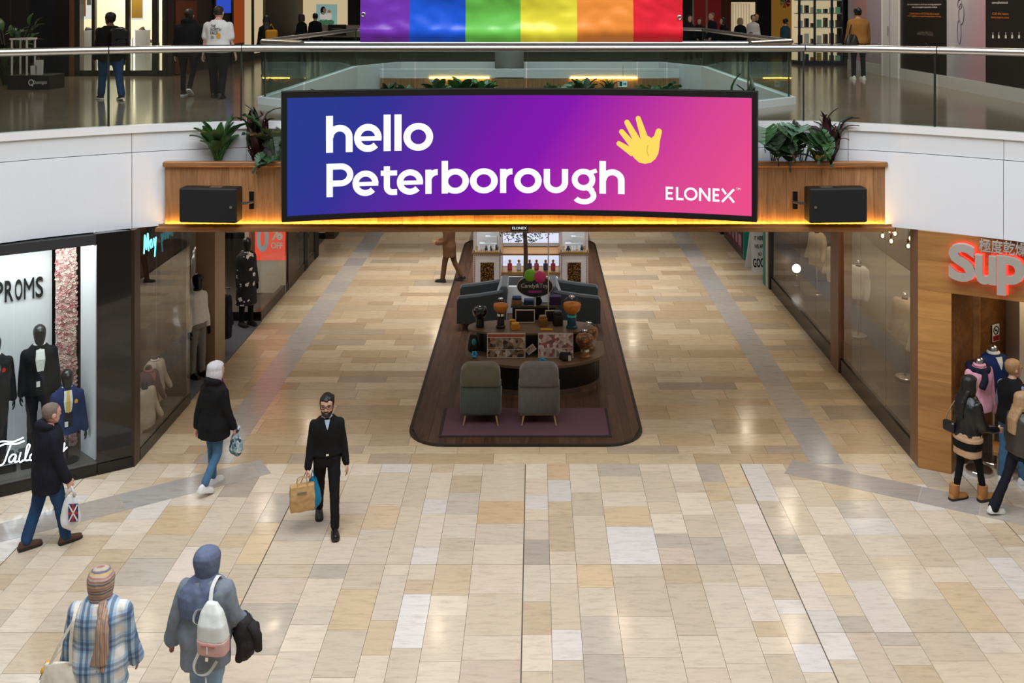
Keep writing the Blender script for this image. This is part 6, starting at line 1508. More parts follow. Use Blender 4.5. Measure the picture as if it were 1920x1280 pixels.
# ------------------------------------------------------------------ garments on forms and hangers
def garment(name, label, cat, loc, rz, mt, hem=.8, h=1.75, th=.02, arms=((.02,.12,.1),(.02,.12,.1)), sleeve=1.0, stand=None, ball=None, inner=None, vox=.018, hook=False, b=1.0, flare=0, knot=None, zb=0.0):
    # a dressed form or a hanging garment; loc = foot of its stand, or the point under the hanger
    f = skeleton(((0,0,0),(0,0,0)), arms, 0, b); f.dz = 0; s = h/1.75
    for L_ in (f.sh,f.el,f.wr):
        pass
    t = thing(name, label, cat, loc, rz, None, s); dz0 = f.sh[0].z-1.362
    for L_ in (f.sh,f.el,f.wr):
        for v in L_: v.z -= dz0
    f.neck.z = 1.452
    m_ = MB(); m_.loft(torso_rings(f, hem, 1.44, th, flare, steps=12))
    if sleeve:
        for i in range(2): limb(m_, [f.sh[i],f.el[i],f.wr[i]], [.050*b+th*.6,.046+th*.6,.038+th*.5], 12)
    me = remesh(m_, vox, 2, .009, 11, hash(label)%17, .5)
    me.transform(Matrix.Translation((0,0,zb))); link('garment', me, mt, t)
    if inner: o = front_patch(f, [(1.28,-.004,.004),(1.36,-.035,.035),(1.43,-.05,.05)], th, .008); o.xf(Matrix.Translation((0,0,zb))).build('shirt_front',inner,t); MB().tube([f.neck+V3(.066*math.cos(a),.004+.062*math.sin(a),.01+zb) for a in [2*PI*k/14 for k in range(14)]],.02,8,closed=True).build('collar',inner,t,True)
    if knot:
        m_ = MB(); m_.tube([f.neck+V3(.13*math.cos(a),-.02+.11*math.sin(a),-.035-.02*math.sin(a)) for a in [2*PI*k/16 for k in range(16)]],.045,10,closed=True); m_.tube([f.neck+V3(.02,.11,-.08),f.neck+V3(.04,.14,-.16),f.neck+V3(.10,.15,-.25)],[.045,.05,.045],10); m_.loft(torso_rings(f,1.30,1.43,th+.012,steps=3)) if False else None
        me = remesh(m_,.014,2,.005,14,2); me.transform(Matrix.Translation((0,0,zb))); link('draped_jumper',me,knot,t)
    if ball: MB().ellipsoid((0,0,1.50+zb),.062,.062,.062).build('cap',ball,t,True); MB().tube([(0,0,1.42+zb),(0,0,1.47+zb)],.055,14).build('neck','black_matte',t,True)
    if stand: MB().tube([(0,0,0),(0,0,(hem+.1+zb))],.016,10).build('pole',stand,t); MB().lathe([(0,0),(.17,0),(.17,.05),(.16,.06),(.03,.07),(0,.07)],22).build('base',stand,t)
    if hook: MB().tube([(-.15,0,1.40+zb),(0,0,1.47+zb),(.15,0,1.40+zb)],.008,6).build('hanger','steel',t); MB().tube([(0,0,1.47+zb),(0,0,1.56+zb),(.03,0,1.58+zb)],.005,6).build('hook','steel',t)
    return t
for i, (x_, y_, mt, lab, inn) in enumerate(((-6.12,15.62,'cream_cloth','cream shirt on a low form at the near end of the corner window',None),(-6.22,16.02,'mauve_cloth','mauve jacket with rose lapels on a low form in the corner window','rose_cloth'),(-6.30,16.50,'cream_cloth','pale double-breasted jacket on a low form in the corner window','white_cloth'))):
    garment('jacket_form',lab,'clothes form',(x_,y_,.12),R_(-110),mt,hem=.70,h=1.55,stand='black_metal',inner=inn,zb=-.58 if i else -.72,ball='mannequin_black',b=1.12,arms=((.05,.30,.25),(.05,.30,.25)))
f = person('dark mannequin in silky white top and grey jeans in the black niche', (-6.10,17.98,.07), R_(-120), 1.86, .95, cat='mannequin', name='mannequin', legs=((.03,.03,0),(-.03,.03,0)), arms=((.02,.1,.15),(.02,.1,.15)), lean=0, skin='mannequin_black', top=dict(mat='white_cloth',name='top',hem=.92,th=.022,fold=.012), bot=dict(mat='grey_jeans',name='jeans',fit=.014), seed=75, vox=.018)
m, nt, N, L, B = nmat('floral'); tc = N.new('ShaderNodeTexCoord'); v_ = N.new('ShaderNodeTexVoronoi'); v_.inputs['Scale'].default_value = 6.5; L.new(tc.outputs['Object'], v_.inputs['Vector']); v2_ = N.new('ShaderNodeTexVoronoi'); v2_.inputs['Scale'].default_value = 26; L.new(tc.outputs['Object'], v2_.inputs['Vector'])
ad_ = N.new('ShaderNodeMath'); ad_.operation = 'MULTIPLY_ADD'; ad_.inputs[1].default_value = .25; L.new(v2_.outputs['Distance'], ad_.inputs[0]); L.new(v_.outputs['Distance'], ad_.inputs[2]); r_ = ramp(N,[(0,rgb(30,26,26)),(.14,rgb(226,214,208)),(.38,rgb(226,214,208)),(.40,rgb(18,17,19))]); r_.color_ramp.interpolation = 'CONSTANT'; L.new(ad_.outputs[0], r_.inputs[0]); L.new(r_.outputs[0], B.inputs['Base Color']); B.inputs['Roughness'].default_value = .8
f = person('black mannequin in black dress with large white flowers at the clothes shop', (-6.10,21.05,.02), R_(-130), 1.86, .98, cat='mannequin', name='mannequin', legs=((.03,.03,0),(-.03,.03,0)), arms=((.02,.1,.15),(.02,.1,.15)), lean=0, skin='mannequin_black', top=dict(mat='floral',name='dress',hem=.42,th=.03,flare=.06,fold=.01), bot=dict(mat='black_cloth',name='leggings',fit=.004), seed=76, vox=.018)
for i, (x_, y_, mt, lab) in enumerate(((-6.75,20.0,'white_cloth','white blouse hanging near the clothes shop entrance'),(-6.9,20.5,'cream_cloth','cream cardigan hanging behind the flowered dress'),(-7.0,21.1,'jeans_mid','denim shirt hanging beside the sale poster'),(-6.05,19.45,'dark_jeans','dark denim dress hanging on the edge of the shop entrance'))):
    garment('hanging_garment',lab,'clothes',(x_,y_,.012),R_(-100),mt,hem=.62,h=1.75,hook=True,zb=.35 if i < 3 else -.35,th=.008)
t = thing('clothes_rail','steel clothes rail inside the clothes shop','rail',(-6.9,20.5,.012)); MB().tube([(.18,-.8,0),(.18,-.8,1.93),(-.12,.9,1.93),(-.12,.9,0)],.015,8).build('rail_frame','steel',t)
t = thing('dress_hook','black wall bar carrying the dark denim dress','rail',(-6.05,19.45,.012)); MB().tube([(-.03,-.02,0),(-.03,-.02,1.24),(.1,.0,1.24)],.014,8).build('bar','black_metal',t)
# sale poster
mat('sale_red', rgb(226,74,52), .5, emit=rgb(226,74,52), estr=.7); mat('sale_white', rgb(240,232,226), .5); mat('sale_blue', rgb(200,214,226), .5)
p_ = P(478,488,23.4); t = thing('sale_poster','red sale poster with white 0% OFF lettering in the clothes shop window','poster',tuple(p_)); w = P(535,488,23.4).x-p_.x; MB().box(0,w,0,.008,0,2.4).build('sheet','sale_red',t)
def on_poster(px,py): q = P(px,py,23.4)-p_; return q.x, q.z
for s_, x0,x1,y0,y1,mt in (('0',481,504,422,472,'sale_blue'),('%',508,530,422,450,'sale_white'),('OFF',508,530,454,466,'sale_white')):
    a0, z0_ = on_poster(x0,y1); a1, z1_ = on_poster(x1,y0); b_ = fit_text(s_,a0,a1,z0_,z1_,bold=.03); b_.v = [(v[0],-.004,v[1]) for v in b_.v]; b_.build('lettering',mt,t)
MB().box(0,w,.008,.03,-p_.z+.02,.1).build('holder','pale_wall',t)
t = thing('reflected_script','turquoise glowing script imitating a reflection in the corner window','sign',(-6.4,16.3,2.7));  # glowing tubes added where the glass shows a reflection
for s_ in ([(0,0),(.04,.3),(.10,.05),(.16,.3),(.2,.0)],[(.30,.02),(.25,.12),(.32,.16),(.36,.02)],[(.42,.16),(.46,.02),(.52,.16),(.46,-.16)]): MB().tube([V3(.0,p.x,p.y) for p in catmull(s_,5)],.012,6).build('tube','reflection_teal',t,True)

# ------------------------------------------------------------------ timber shop on the other side
mat('letter_grey', rgb(176,168,160), .5); mat('letter_face', rgb(150,144,138), .6); emit('red_led', (1,.03,.02,1), 3.2)
ss = thing('shop_sign','large grey raised letters with red light behind above the timber shop door','sign',tuple(FB(FBhit(1850,-.1),-.1,2.95))); o0 = Vector(ss.location)
def fbmap(x0,x1,y0,y1,d0,d1,b_):
    # unit letter to the wall: photograph box read once on the sign plane
    ta, tb = FBhit(x0,d0), FBhit(x1,d0); za, zb = FBz((x0+x1)/2,y1,d0), FBz((x0+x1)/2,y0,d0)
    b_.v = [tuple(FB(ta+(tb-ta)*v[0], d0+(d1-d0)*(1-v[2]), za+(zb-za)*v[1])-o0) for v in b_.v]; return b_
for ch, x0,x1,y0,y1 in (('S',1778,1829,458,528),('u',1828,1868,480,534),('p',1869,1921,482,556)):
    fbmap(x0,x1,y0,y1,-.16,-.05,thick(fit_text(ch,0,1,0,1,bold=.035),1.0)).build('letter','letter_grey',ss)
    fbmap(x0-1+5,x1+5,y0-4,y1-2,-.045,-.03,thick(fit_text(ch,0,1,0,1,bold=.035),1.0)).build('red_backlight','red_led',ss)
b_ = fit_text('極度乾燥',0,1,0,1,bold=.012); b_ = thick(b_,1.0); ta = fbmap(1836,1926,452,477,-.10,-.06,b_)
sk_ = FBz(1836,455,-.1); ta.build('small_letters','letter_grey',ss)
for lab, px, Y, hh, mt, inn, kn in (('pink shirt with navy jumper knotted over it on a steel form',1836,14.42,1.70,'pink_cloth','pink_cloth','navy_knit'),('royal blue jumper over a white collar on a steel form',1862,14.72,1.78,'royal_knit','white_cloth',None)):
    garment('shirt_form',lab,'clothes form',(P(px,0,Y).x,Y,0),R_(200),mt,hem=.86,h=1.75*hh/1.75*1.12,stand='steel',inner=inn,knot=kn,ball='mannequin_steel',zb=-.02,vox=.016)
t = thing('no_smoking_sign','white no smoking sign with red notice on the inner timber wall','sign',(7.06,15.27,1.62),math.atan2(.94,1.51)); MB().box(-.085,.085,-.012,0,0,.26).build('plate','white_gloss',t); mat('sign_red', rgb(150,30,36), .5)
MB().box(-.075,.075,-.016,-.01,.01,.09).build('notice','sign_red',t); MB().tube([(.06*math.cos(a),-.014,.17+.06*math.sin(a)) for a in [2*PI*k/20 for k in range(20)]],.008,6,closed=True).build('ring','black_matte',t); MB().tube([(-.042,-.014,.212),(.042,-.014,.128)],.007,6).build('bar','black_matte',t); MB().box(-.03,.035,-.016,-.012,.162,.176).build('cigarette','black_matte',t)
garment('hanging_garment','coral shirt hanging deep inside the timber shop','clothes',(7.62,15.15,0),R_(170),'coral',hem=.7,h=1.8,hook=True,zb=.5,th=.012)
garment('hanging_garment','maroon jacket hanging below the coral shirt','clothes',(7.55,14.95,0),R_(170),'maroon',hem=.75,h=1.7,hook=True,zb=-.30,th=.02)
t = thing('display_bench','low oak display bench inside the timber shop door','bench',(7.15,14.35,0),-.4); MB().box(-.5,.5,-.2,.2,.28,.33).build('top','oak_wall',t)
for sx in (-1,1): MB().box(sx*.42-.03,sx*.42+.03,-.17,.17,0,.28).build('leg','oak_wall',t)
# forms behind the tall side glazing
for i, (x_, y_, mt, lab, hm) in enumerate(((6.45,15.35,'white_cloth','long white coat on a form nearest the timber pillar',.55),(6.40,16.35,'cream_cloth','cream fur coat on a form in the middle of the near glazing',.75),(6.5,17.5,'stone_cloth','stone coloured jacket on a form beside the wooden post',.72),(6.4,19.7,'white_cloth','white knitted jumper on a form past the wooden post',.8),(6.4,21.2,'cream_cloth','cream padded coat on a form in the far glazing',.7),(6.4,22.6,'stone_cloth','pale coat on a form near the globe lamp',.7))):
    garment('coat_form',lab,'clothes form',(x_,y_,.2),R_(120),mt,hem=hm,h=1.72,stand='steel',ball='mannequin_steel',th=.035,vox=.022,b=1.1,arms=((.1,.24,.3),(-.05,.24,.25)))
emit('bulb_glow', (1,.62,.22,1), 16.0); mat('bulb_cap', rgb(120,90,50), .3, .8)
for i, (px, py) in enumerate(((1668,432),(1655,442),(1678,438),(1671,452),(1703,461),(1707,447))):
    p_ = P(px,py,17.2 - (.5 if i > 3 else 0)); t = thing('pendant_bulb',['topmost filament bulb of the cluster under the beam end','leftmost filament bulb of the cluster','filament bulb at the right of the upper cluster','lowest filament bulb of the main cluster','round filament bulb hanging alone by the timber pillar','partly hidden filament bulb above the lone one'][i],'light bulb',tuple(p_),0,'filament pendant bulbs'); MB().ellipsoid((0,0,0),.06,.06,.065).build('glass_bulb','globe_glass',t,True); MB().ellipsoid((0,0,0),.024,.024,.034).build('filament','bulb_glow',t,True); MB().tube([(0,0,.055),(0,0,.12)],.02,8).build('cap','bulb_cap',t); MB().tube([(0,0,.12),(0,0,ZC-p_.z)],.004,5).build('cord','black_matte',t)
t = thing('globe_lamp','glowing white globe lamp low behind the far glazing','lamp',(6.12,23.3,.2)); emit('lamp_white',(1,.96,.9,1),6.0); MB().ellipsoid((0,0,.42),.10,.10,.10).build('globe','lamp_white',t,True); MB().lathe([(0,0),(.07,0),(.07,.02),(.015,.03),(.015,.33),(0,.33)],14).build('stand','steel',t)
# notice boards further along
mat('board_white', rgb(206,204,200), .6); mat('board_purple', rgb(122,50,120), .6); mat('poster_plum', rgb(98,48,68), .5); mat('poster_pink', rgb(178,128,142), .5)
p_ = P(1427,0,25.3); t = thing('a_board','white A-board with purple head and black lettering in the recess','sign board',(p_.x,25.3,0),.15)
MB().slab([(-.24,0,0),(.24,0,0),(.17,.22,1.15),(-.17,.22,1.15)],(0,1,0),.02).build('front_board','board_white',t); MB().slab([(-.165,.215,1.12),(.165,.215,1.12),(.15,.26,1.38),(-.15,.26,1.38)],(0,1,0),.02).build('head_board','board_purple',t); MB().slab([(-.24,.5,0),(.24,.5,0),(.17,.26,1.15),(-.17,.26,1.15)],(0,1,0),.02).build('rear_board','board_white',t)
for s_, z0_, z1_, w_l in (('GOOD',.12,.34,.20),('WE ARE',.58,.68,.13),('SO',.40,.48,.05),('PARK',.98,1.06,.12),('IT HERE',.78,.88,.12)):
    b_ = fit_text(s_,-w_l,w_l,z0_,z1_,bold=.03); b_.v = [(v[0],v[1]*.191-.006,v[1]) for v in b_.v]; b_.build('lettering','black_matte',t)
t = thing('wall_posters','plum poster band with pink notices along the far shop front','poster',(5.545,26.65,.15)); MB().box(-.01,0,0,2.5,0,2.2).build('band','poster_plum',t); pr = random.Random(9)
for k in range(14): y0 = .1+(k%5)*.47; z0_ = .15+(k//5)*.6; MB().box(-.016,-.01,y0,y0+pr.uniform(.2,.4),z0_,z0_+pr.uniform(.2,.45)).build('notice','poster_pink',t)
# ------------------------------------------------------------------ upper gallery shops
def XU(px, Y): return (px-VX)*Y/F
YA = 25.5
wu = struct('wall_upper_left','dim shop fronts along the upper gallery')
mat('brown_dark_wall', rgb(54,42,36), .6); mat('shop_cream_glow', rgb(226,216,196), .6, emit=rgb(236,214,176), estr=.35); mat('mullion', rgb(62,58,56), .4, .3); emit('poster_lit', rgb(250,246,238), .8)  # shop light put into cream walls and poster boards as glow
MB().box(-20,XU(110,YA),YA+2.2,YA+2.3,ZU,9).build('back_panel','brown_dark_wall',wu)
MB().box(XU(110,YA),XU(131,YA),YA-.1,YA+.3,ZU,9).build('column','black_matte',wu); MB().box(XU(131,YA),XU(141,YA),YA-.05,YA+.2,ZU,9).build('door_post','oak_post',wu); MB().box(XU(141,YA),XU(151,YA),YA-.05,YA+.2,ZU,9).build('door_post','mullion',wu)
MB().box(-13.0,XU(312,YA),YA+2.0,YA+2.1,ZU,9).build('lit_back','shop_cream_glow',wu); MB().box(-13.1,-13.0,YA+.4,YA+2.1,ZU,9).build('side_partition','shop_cream_glow',wu); MB().box(-13.1,XU(131,YA),YA+.3,YA+.4,ZU,9).build('column_back','black_matte',wu); MB().box(-13.0,XU(312,YA),YA+.1,YA+2.0,ZU,ZU+.02).build('shop_floor','pale_wall',wu); MB().box(XU(150,YA),XU(312,YA),YA-.02,YA+.1,ZU,ZU+.14).build('plinth','mullion',wu)
for a, b in ((173,179),(236,243),(286,296),(305,313)): MB().box(XU(a,YA),XU(b,YA),YA-.04,YA+.08,ZU,9).build('mullion','mullion',wu)
wn5 = struct('window_5','shoe shop window on the upper gallery')
for a, b in ((151,173),(179,236),(243,286),(296,305)): MB().box(XU(a,YA)+.01,XU(b,YA)-.01,YA,YA+.012,ZU+.14,9).build('glass_pane','shop_glass',wn5)
for a, b in ((-60,20),(20,110)): MB().box(XU(a,YA)+.01,XU(b,YA)-.01,YA,YA+.012,ZU+.02,9).build('glass_pane','shop_glass',wn5)
area('shop_lamp_and_fill', ((XU(150,YA)+XU(312,YA))/2,YA+1.0,8.4),2.6,1.8,120,(1,.88,.68)); area('shop_lamp_and_fill', ((XU(150,YA)+XU(312,YA))/2,YA+.08,7.9),2.0,.2,70,(1,.9,.74),(R_(35),0,0))  # second light added at the window to brighten the plinth fronts
mat('print_gold', rgb(214,166,60), .6); mat('print_orange2', rgb(206,120,40), .6); mat('shoe_brown', rgb(74,46,30), .5)
def panel(name,label,cat,px0,px1,py0,py1,Y,mt,th=.03,inset=None):
    a, b = P(px0,py1,Y), P(px1,py0,Y); t = thing(name,label,cat,(a.x,Y,a.z)); w = b.x-a.x; h_ = b.z-a.z
    MB().box(0,w,0,th,0,h_).build('board',mt,t)
    for (x0,x1,z0,z1,m2) in inset or (): MB().box(x0*w,x1*w,-.008,.001,z0*h_,z1*h_).build('print',m2,t)
    return t
panel('hanging_poster','tall orange and white poster at the edge of the shoe shop window','poster',152,172,-30,36,YA+.3,'poster_lit',inset=[(.05,.45,.08,.95,'print_orange2'),(.55,.95,.4,.9,'print_grey')]); panel('hanging_poster','gold poster with white heading in the shoe shop window','poster',246,268,-30,37,YA+.3,'poster_lit',inset=[(.04,.96,.05,.95,'print_gold'),(.3,.75,.55,.8,'sale_white')])
shoe_lab = ['pair of strappy shoes on the upper shelf by the orange poster','brown slipper on the low plinth beneath the orange poster','dark shoe on a plinth behind the man with the rucksack','pale heeled shoe above the glowing plinth','cluster shoe on the far white plinth of the shoe shop','low brown shoe on the front white plinth']
for i, (px, py, w, hh) in enumerate(((168,57,26,1),(162,72,22,1),(200,78,26,0),(266,56,24,1),(258,72,22,0),(281,80,30,0))):
    Y = YA+.7+(i%3)*.3; a = P(px,py,Y); b = thing('display_plinth',['white block','slim white block','white block','high white block','narrow white block','wide white block'][i]+' carrying the '+['strappy shoes','brown slipper','dark shoe','heeled shoe','cluster shoe','low brown shoe'][i]+' in the shoe shop','plinth',(a.x,Y,ZU+.02)); ww = w*Y/F
    MB().box(-ww/2,ww/2,-.14,.14,0,a.z-ZU-.02).build('block','white_panel',b); MB().box(-ww/2+.01,-ww/2+.04,-.145,-.139,.02,a.z-ZU-.04).build('lit_edge','warm_light',b)
    t = thing('display_shoe',shoe_lab[i],'shoe',(a.x,Y,a.z),.8 if i%2 else -.6); up = [(-.12,.03,.05),(-.09,.04,.09),(-.02,.042,.08),(.05,.046,.05),(.11,.04,.035),(.14,.015,.02)]
    smooth_angle(MB().loft([[V3(w_*math.cos(q),y_,.004+h2*math.sin(q)) for q in [PI*k/7 for k in range(8)]] for y_,w_,h2 in up]).build('upper','shoe_brown' if i%2 else 'leather_black',t),60); MB().box(-.045,.045,-.12,.13,0,.012).build('sole','rubber_dark',t)
# centre name plinth with white stand
Yq = 21.3; a = P(14,168,Yq); t = thing('display_stand','dark lettered plinth carrying a white frame stand on the gallery','stand',(a.x,Yq,ZU)); w = XU(92,Yq)-a.x; mat('plinth_slate', rgb(42,44,48), .5)
MB().box(0,w,0,.7,0,.30).build('plinth','plinth_slate',t); b_ = fit_text('Queensgate',w*.62,w*.95,.10,.20,bold=.01); b_.v = [(v[0],-.004,v[1]) for v in b_.v]; b_.build('lettering','white_gloss',t)
MB().tube([(w*.57+.05*math.cos(q),-.004,.15+.06*math.sin(q)) for q in [2*PI*k/16 for k in range(16)]],.012,6,closed=True).build('logo_ring','white_gloss',t); MB().tube([(w*.58,-.004,.12),(w*.61,-.004,.07)],.012,6).build('logo_tail','white_gloss',t)
for x0 in (.02,.34):
    for y0 in (.1,.45): MB().box(x0,x0+.03,y0,y0+.03,.30,1.08).build('frame_leg','white_gloss',t)
MB().box(.0,.39,.08,.50,1.06,1.10).build('frame_top','white_gloss',t)
for i, (x_, lab) in enumerate(((.45,'small white gift bag on the dark lettered plinth'),(.56,'taller white gift bag beside the small one'))): 
    g_ = thing('gift_bag',lab,'bag',(a.x+x_,Yq+.25,ZU+.30)); MB().loft([[(-.06,-.04,0),(.06,-.04,0),(.06,.04,0),(-.06,.04,0)],[(-.07,-.04,.2+.12*i),(.07,-.04,.2+.12*i),(.07,.04,.2+.12*i),(-.07,.04,.2+.12*i)]]).build('bag','white_gloss',g_); MB().tube([(-.03,-.03,.2+.12*i),(0,-.03,.27+.12*i),(.03,-.03,.2+.12*i)],.005,5).build('handle','rose_cloth',g_)
# receding dark fronts, posters and screens
MB().box(-9.5,-9.3,YA,40,ZU,9).build('side_front','brown_dark_wall',wu)
emit('screen_blue', rgb(60,90,220), .7); emit('poster_orange', rgb(196,92,44), .42); emit('window_cream', rgb(240,214,170), .62); mat('dark_red_glow', rgb(120,16,18), .5, emit=rgb(150,16,18), estr=.15); mat('rust_wall', rgb(110,52,28), .6); mat('yellow_post', rgb(206,166,22), .5)  # interior light put into cream windows and red wall as glow
def side_panel(name,label,cat,pa,pb,z0,z1,mt,X=-9.29,sg=1,th=.03):
    Y0, Y1 = X*F/(pa-VX), X*F/(pb-VX); t = thing(name,label,cat,(X,Y0,z0)); MB().box(0 if sg > 0 else -th, th if sg > 0 else 0, 0.03, Y1-Y0-.03, 0, z1-z0).build('panel',mt,t); return t, Y1-Y0
side_panel('lit_window','dim orange shop panel behind the person in black','shop panel',327,368,5.0,6.9,'rust_wall'); side_panel('lit_window','glowing cream window strip at the end of the dark shop row','shop window',474,492,5.2,7.4,'window_cream')
side_panel('shop_screen','bright blue video screen above the man in the white T-shirt','screen',403,432,6.55,7.6,'screen_blue'); side_panel('fashion_poster','orange lit fashion poster beside the blue screen','poster',434,456,5.6,7.0,'poster_orange'); side_panel('fashion_poster','cream lit fashion poster next to the orange one','poster',458,470,5.4,7.2,'window_cream')
for pxm in (400,433,472,493): Y = -9.3*F/(pxm-VX); MB().box(-9.32,-9.24,Y-.08,Y+.08,ZU,9).build('mullion','black_metal',wu)
wf = struct('wall_upper_far','row of far shop fronts closing the upper gallery')
YF = 40.0
MB().box(-14,14,YF,YF+.2,ZU,9).build('far_wall','black_matte',wf)
def far(name,label,cat,p0,p1,y0,y1,mt,Y=YF-.06,inset=None): return panel(name,label,cat,p0,p1,y0,y1,Y,mt,.05,inset)
far('lit_shop','bright cream shop interior behind the mother and child poster','shop front',556,652,-40,62,'window_cream'); mat('poster_teal', rgb(150,192,186), .5, emit=rgb(150,192,186), estr=.5); mat('figure_skin', rgb(196,146,110), .6, emit=rgb(196,146,110), estr=.3); mat('figure_white', rgb(240,230,222), .6, emit=rgb(240,230,222), estr=.4); mat('figure_hair', rgb(50,38,32), .6); mat('figure_green', rgb(90,140,110), .6, emit=rgb(90,140,110), estr=.3)
t = far('family_poster','large lit poster of a woman holding a small child','poster',593,632,8,48,'poster_teal',YF-.2); k = (YF-.2)/F
def blob(t,cx,cy,rx,ry,mt,n=14): MB().prism([(cx*k+rx*k*math.cos(q),cy*k+ry*k*math.sin(q)) for q in [2*PI*j/n for j in range(n)]],0,.02).xf(Matrix.Rotation(PI/2,4,'X')).build('figure',mt,t)
blob(t,14,6,10,6,'figure_green'); blob(t,26,6,8,5,'figure_green'); blob(t,13,28,5,8,'figure_hair'); blob(t,16,29,3.2,4,'figure_skin'); blob(t,13,17,6,8,'figure_white'); blob(t,24,26,3.2,3.6,'figure_skin'); blob(t,24,17,5,7,'figure_white')
far('yellow_column','yellow painted column beside the cream shop','column',541,555,-40,66,'yellow_post',YF-.4); far('red_banner','red and white sale boards beside the yellow column','poster',508,541,36,66,'sign_red',YF-.6,[(.0,.28,.55,.95,'sale_white'),(.36,.62,.0,1.0,'mullion'),(.7,.95,.5,.9,'sale_white'),(.7,.95,.08,.35,'sale_white')])
far('library_board','dark purple notice board on the far gallery','sign board',615,649,46,66,'sign_black',YF-.8,[(.2,.8,.55,.66,'print_grey'),(.14,.9,.25,.40,'print_grey')])
far('pale_counter','pale counter along the far gallery','counter',604,676,47,70,'pale_wall',YF-.7)
far('dark_shop','dark shop window between the cream shop and the banner','shop front',652,700,-40,47,'black_matte',YF-.1)
far('red_shop','deep red shop front with pale doorway frame','shop front',1298,1352,-40,62,'dark_red_glow',YF-.06,[(.0,.06,0,1,'pale_wall'),(.0,.53,.86,1,'pale_wall'),(.47,.53,0,.9,'pale_wall'),(.12,.16,.9,1,'sale_white'),(.24,.28,.9,1,'sign_red')])
far('rust_front','rust coloured wall beside the pale curtained shop','shop front',1352,1371,-40,64,'rust_wall'); t = far('curtained_shop','pale lit shop window with long white curtains','shop front',1371,1416,4,66,'window_cream')
for j in range(7): MB().tube([((3+j*5)*k,-.03,1*k),((3+j*5)*k,-.03,60*k)],.05,8).build('curtain_fold','shop_cream_glow',t,True)
far('gold_shop','golden lit shop window at the far corner','shop front',1447,1492,-40,74,'gold_glow' if 'gold_glow' in M else emit('gold_glow', rgb(150,104,40), .5)); far('dark_post','black post between curtained and gold shops','column',1418,1446,-40,70,'black_matte',YF-.12)
t = thing('hanging_pinwheel','small rainbow pinwheel hanging in the gold shop window','ornament',tuple(P(1472,5,39.5)))
for j, (nm,_) in enumerate(cols_): a0 = j*PI/3; MB().slab([(0,0,0),(.22*math.cos(a0),0,.22*math.sin(a0)),(.22*math.cos(a0+.8),0,.22*math.sin(a0+.8))],(0,1,0),.01).build('vane','vinyl_'+nm,t)
# hoarding along the other side
wv_ = struct('wall_upper_right','printed hoarding panels along the upper gallery')
XH = 9.0
def YH(px): return XH*F/(px-VX)
mat('hoard_black', rgb(22,21,22), .4); mat('hoard_lilac', rgb(176,166,178), .5); mat('hoard_pink', rgb(198,150,152), .5); mat('hoard_skirt', rgb(206,204,200), .5)
m, nt, N, L, B = nmat('hoard_fade'); tc = N.new('ShaderNodeTexCoord'); sx_ = N.new('ShaderNodeSeparateXYZ'); L.new(tc.outputs['Generated'], sx_.inputs[0]); a_m = N.new('ShaderNodeMath'); a_m.operation = 'ADD'; L.new(sx_.outputs[1], a_m.inputs[0]); L.new(sx_.outputs[2], a_m.inputs[1]); r_ = ramp(N,[(.3,rgb(190,150,164)),(.8,rgb(170,162,176)),(1.0,rgb(188,184,194))]); L.new(a_m.outputs[0], r_.inputs[0]); L.new(r_.outputs[0], B.inputs['Base Color']); B.inputs['Roughness'].default_value = .4
for a, b, mt in ((2100,1848,'hoard_black'),(1848,1775,'hoard_fade'),(1775,1688,'hoard_black'),(1655,1625,'hoard_lilac'),(1625,1601,'hoard_pink'),(1601,1590,'hoard_lilac')):
    MB().box(XH,XH+.08,YH(a)+.004,YH(b)-.004,ZU+.26,9).build('hoarding_panel',mt,wv_)
MB().box(XH-.02,XH+.08,YH(2100),YH(1688),ZU,ZU+.26).build('skirting','hoard_skirt',wv_); MB().box(XH-.02,XH+.08,YH(1655),YH(1590),ZU,ZU+.26).build('skirting','hoard_skirt',wv_)
d5 = struct('door_1','white flush door set in the hoarding'); MB().box(XH-.03,XH+.06,YH(1688),YH(1655),ZU,7.6).build('leaf','white_panel',d5); MB().box(XH-.05,XH-.03,YH(1688)+.02,YH(1688)+.08,ZU,7.6).build('frame','white_gloss',d5); MB().box(XH-.05,XH-.03,YH(1655)-.08,YH(1655)-.02,ZU,7.6).build('frame','white_gloss',d5); MB().box(XH-.04,XH-.028,YH(1671)-.02,YH(1671)+.02,ZU,7.6).build('meeting_strip','hoard_lilac',d5); MB().tube([(XH-.06,YH(1669),6.0),(XH-.06,YH(1669),6.25)],.015,6).build('handle','steel',d5)
mat('text_white', rgb(220,218,214), .6); mat('text_orange', rgb(206,120,34), .6)
hp = thing('hoarding_print','white and orange lettering on the wide black hoarding panel','lettering',(XH-.004,YH(1775),ZU))
def wall_text(par,s_,pa,pb,za,zb,mt,ox): # runs from far to near, read from the hall
    y0, y1 = YH(pa)-YH(1775), YH(pb)-YH(1775); b_ = fit_text(s_,0,1,za-ZU,zb-ZU,bold=.01); b_.v = [(0,y0+(y1-y0)*v[0],v[1]) for v in b_.v]; b_.build('lettering',mt,par)
for s_, pa, pb, py, mt in (('For more details on all of our exciting expansion',1702,1765,9,'text_white'),('visit queensgate expansion online',1710,1757,14,'text_white'),('Call the team on 01733 426 260 or email',1706,1761,26,'text_orange'),('leasing@queensgateexpansion.co.uk',1702,1765,31,'text_orange'),('SCAN ME TO',1723,1748,61.5,'print_grey'),('FIND OUT MORE',1720,1750,65,'print_grey')):
    Ym = YH((pa+pb)/2); z = H-(py-VY)*Ym/F; wall_text(hp,s_,pa,pb,z-.02,z+.03,mt,0)
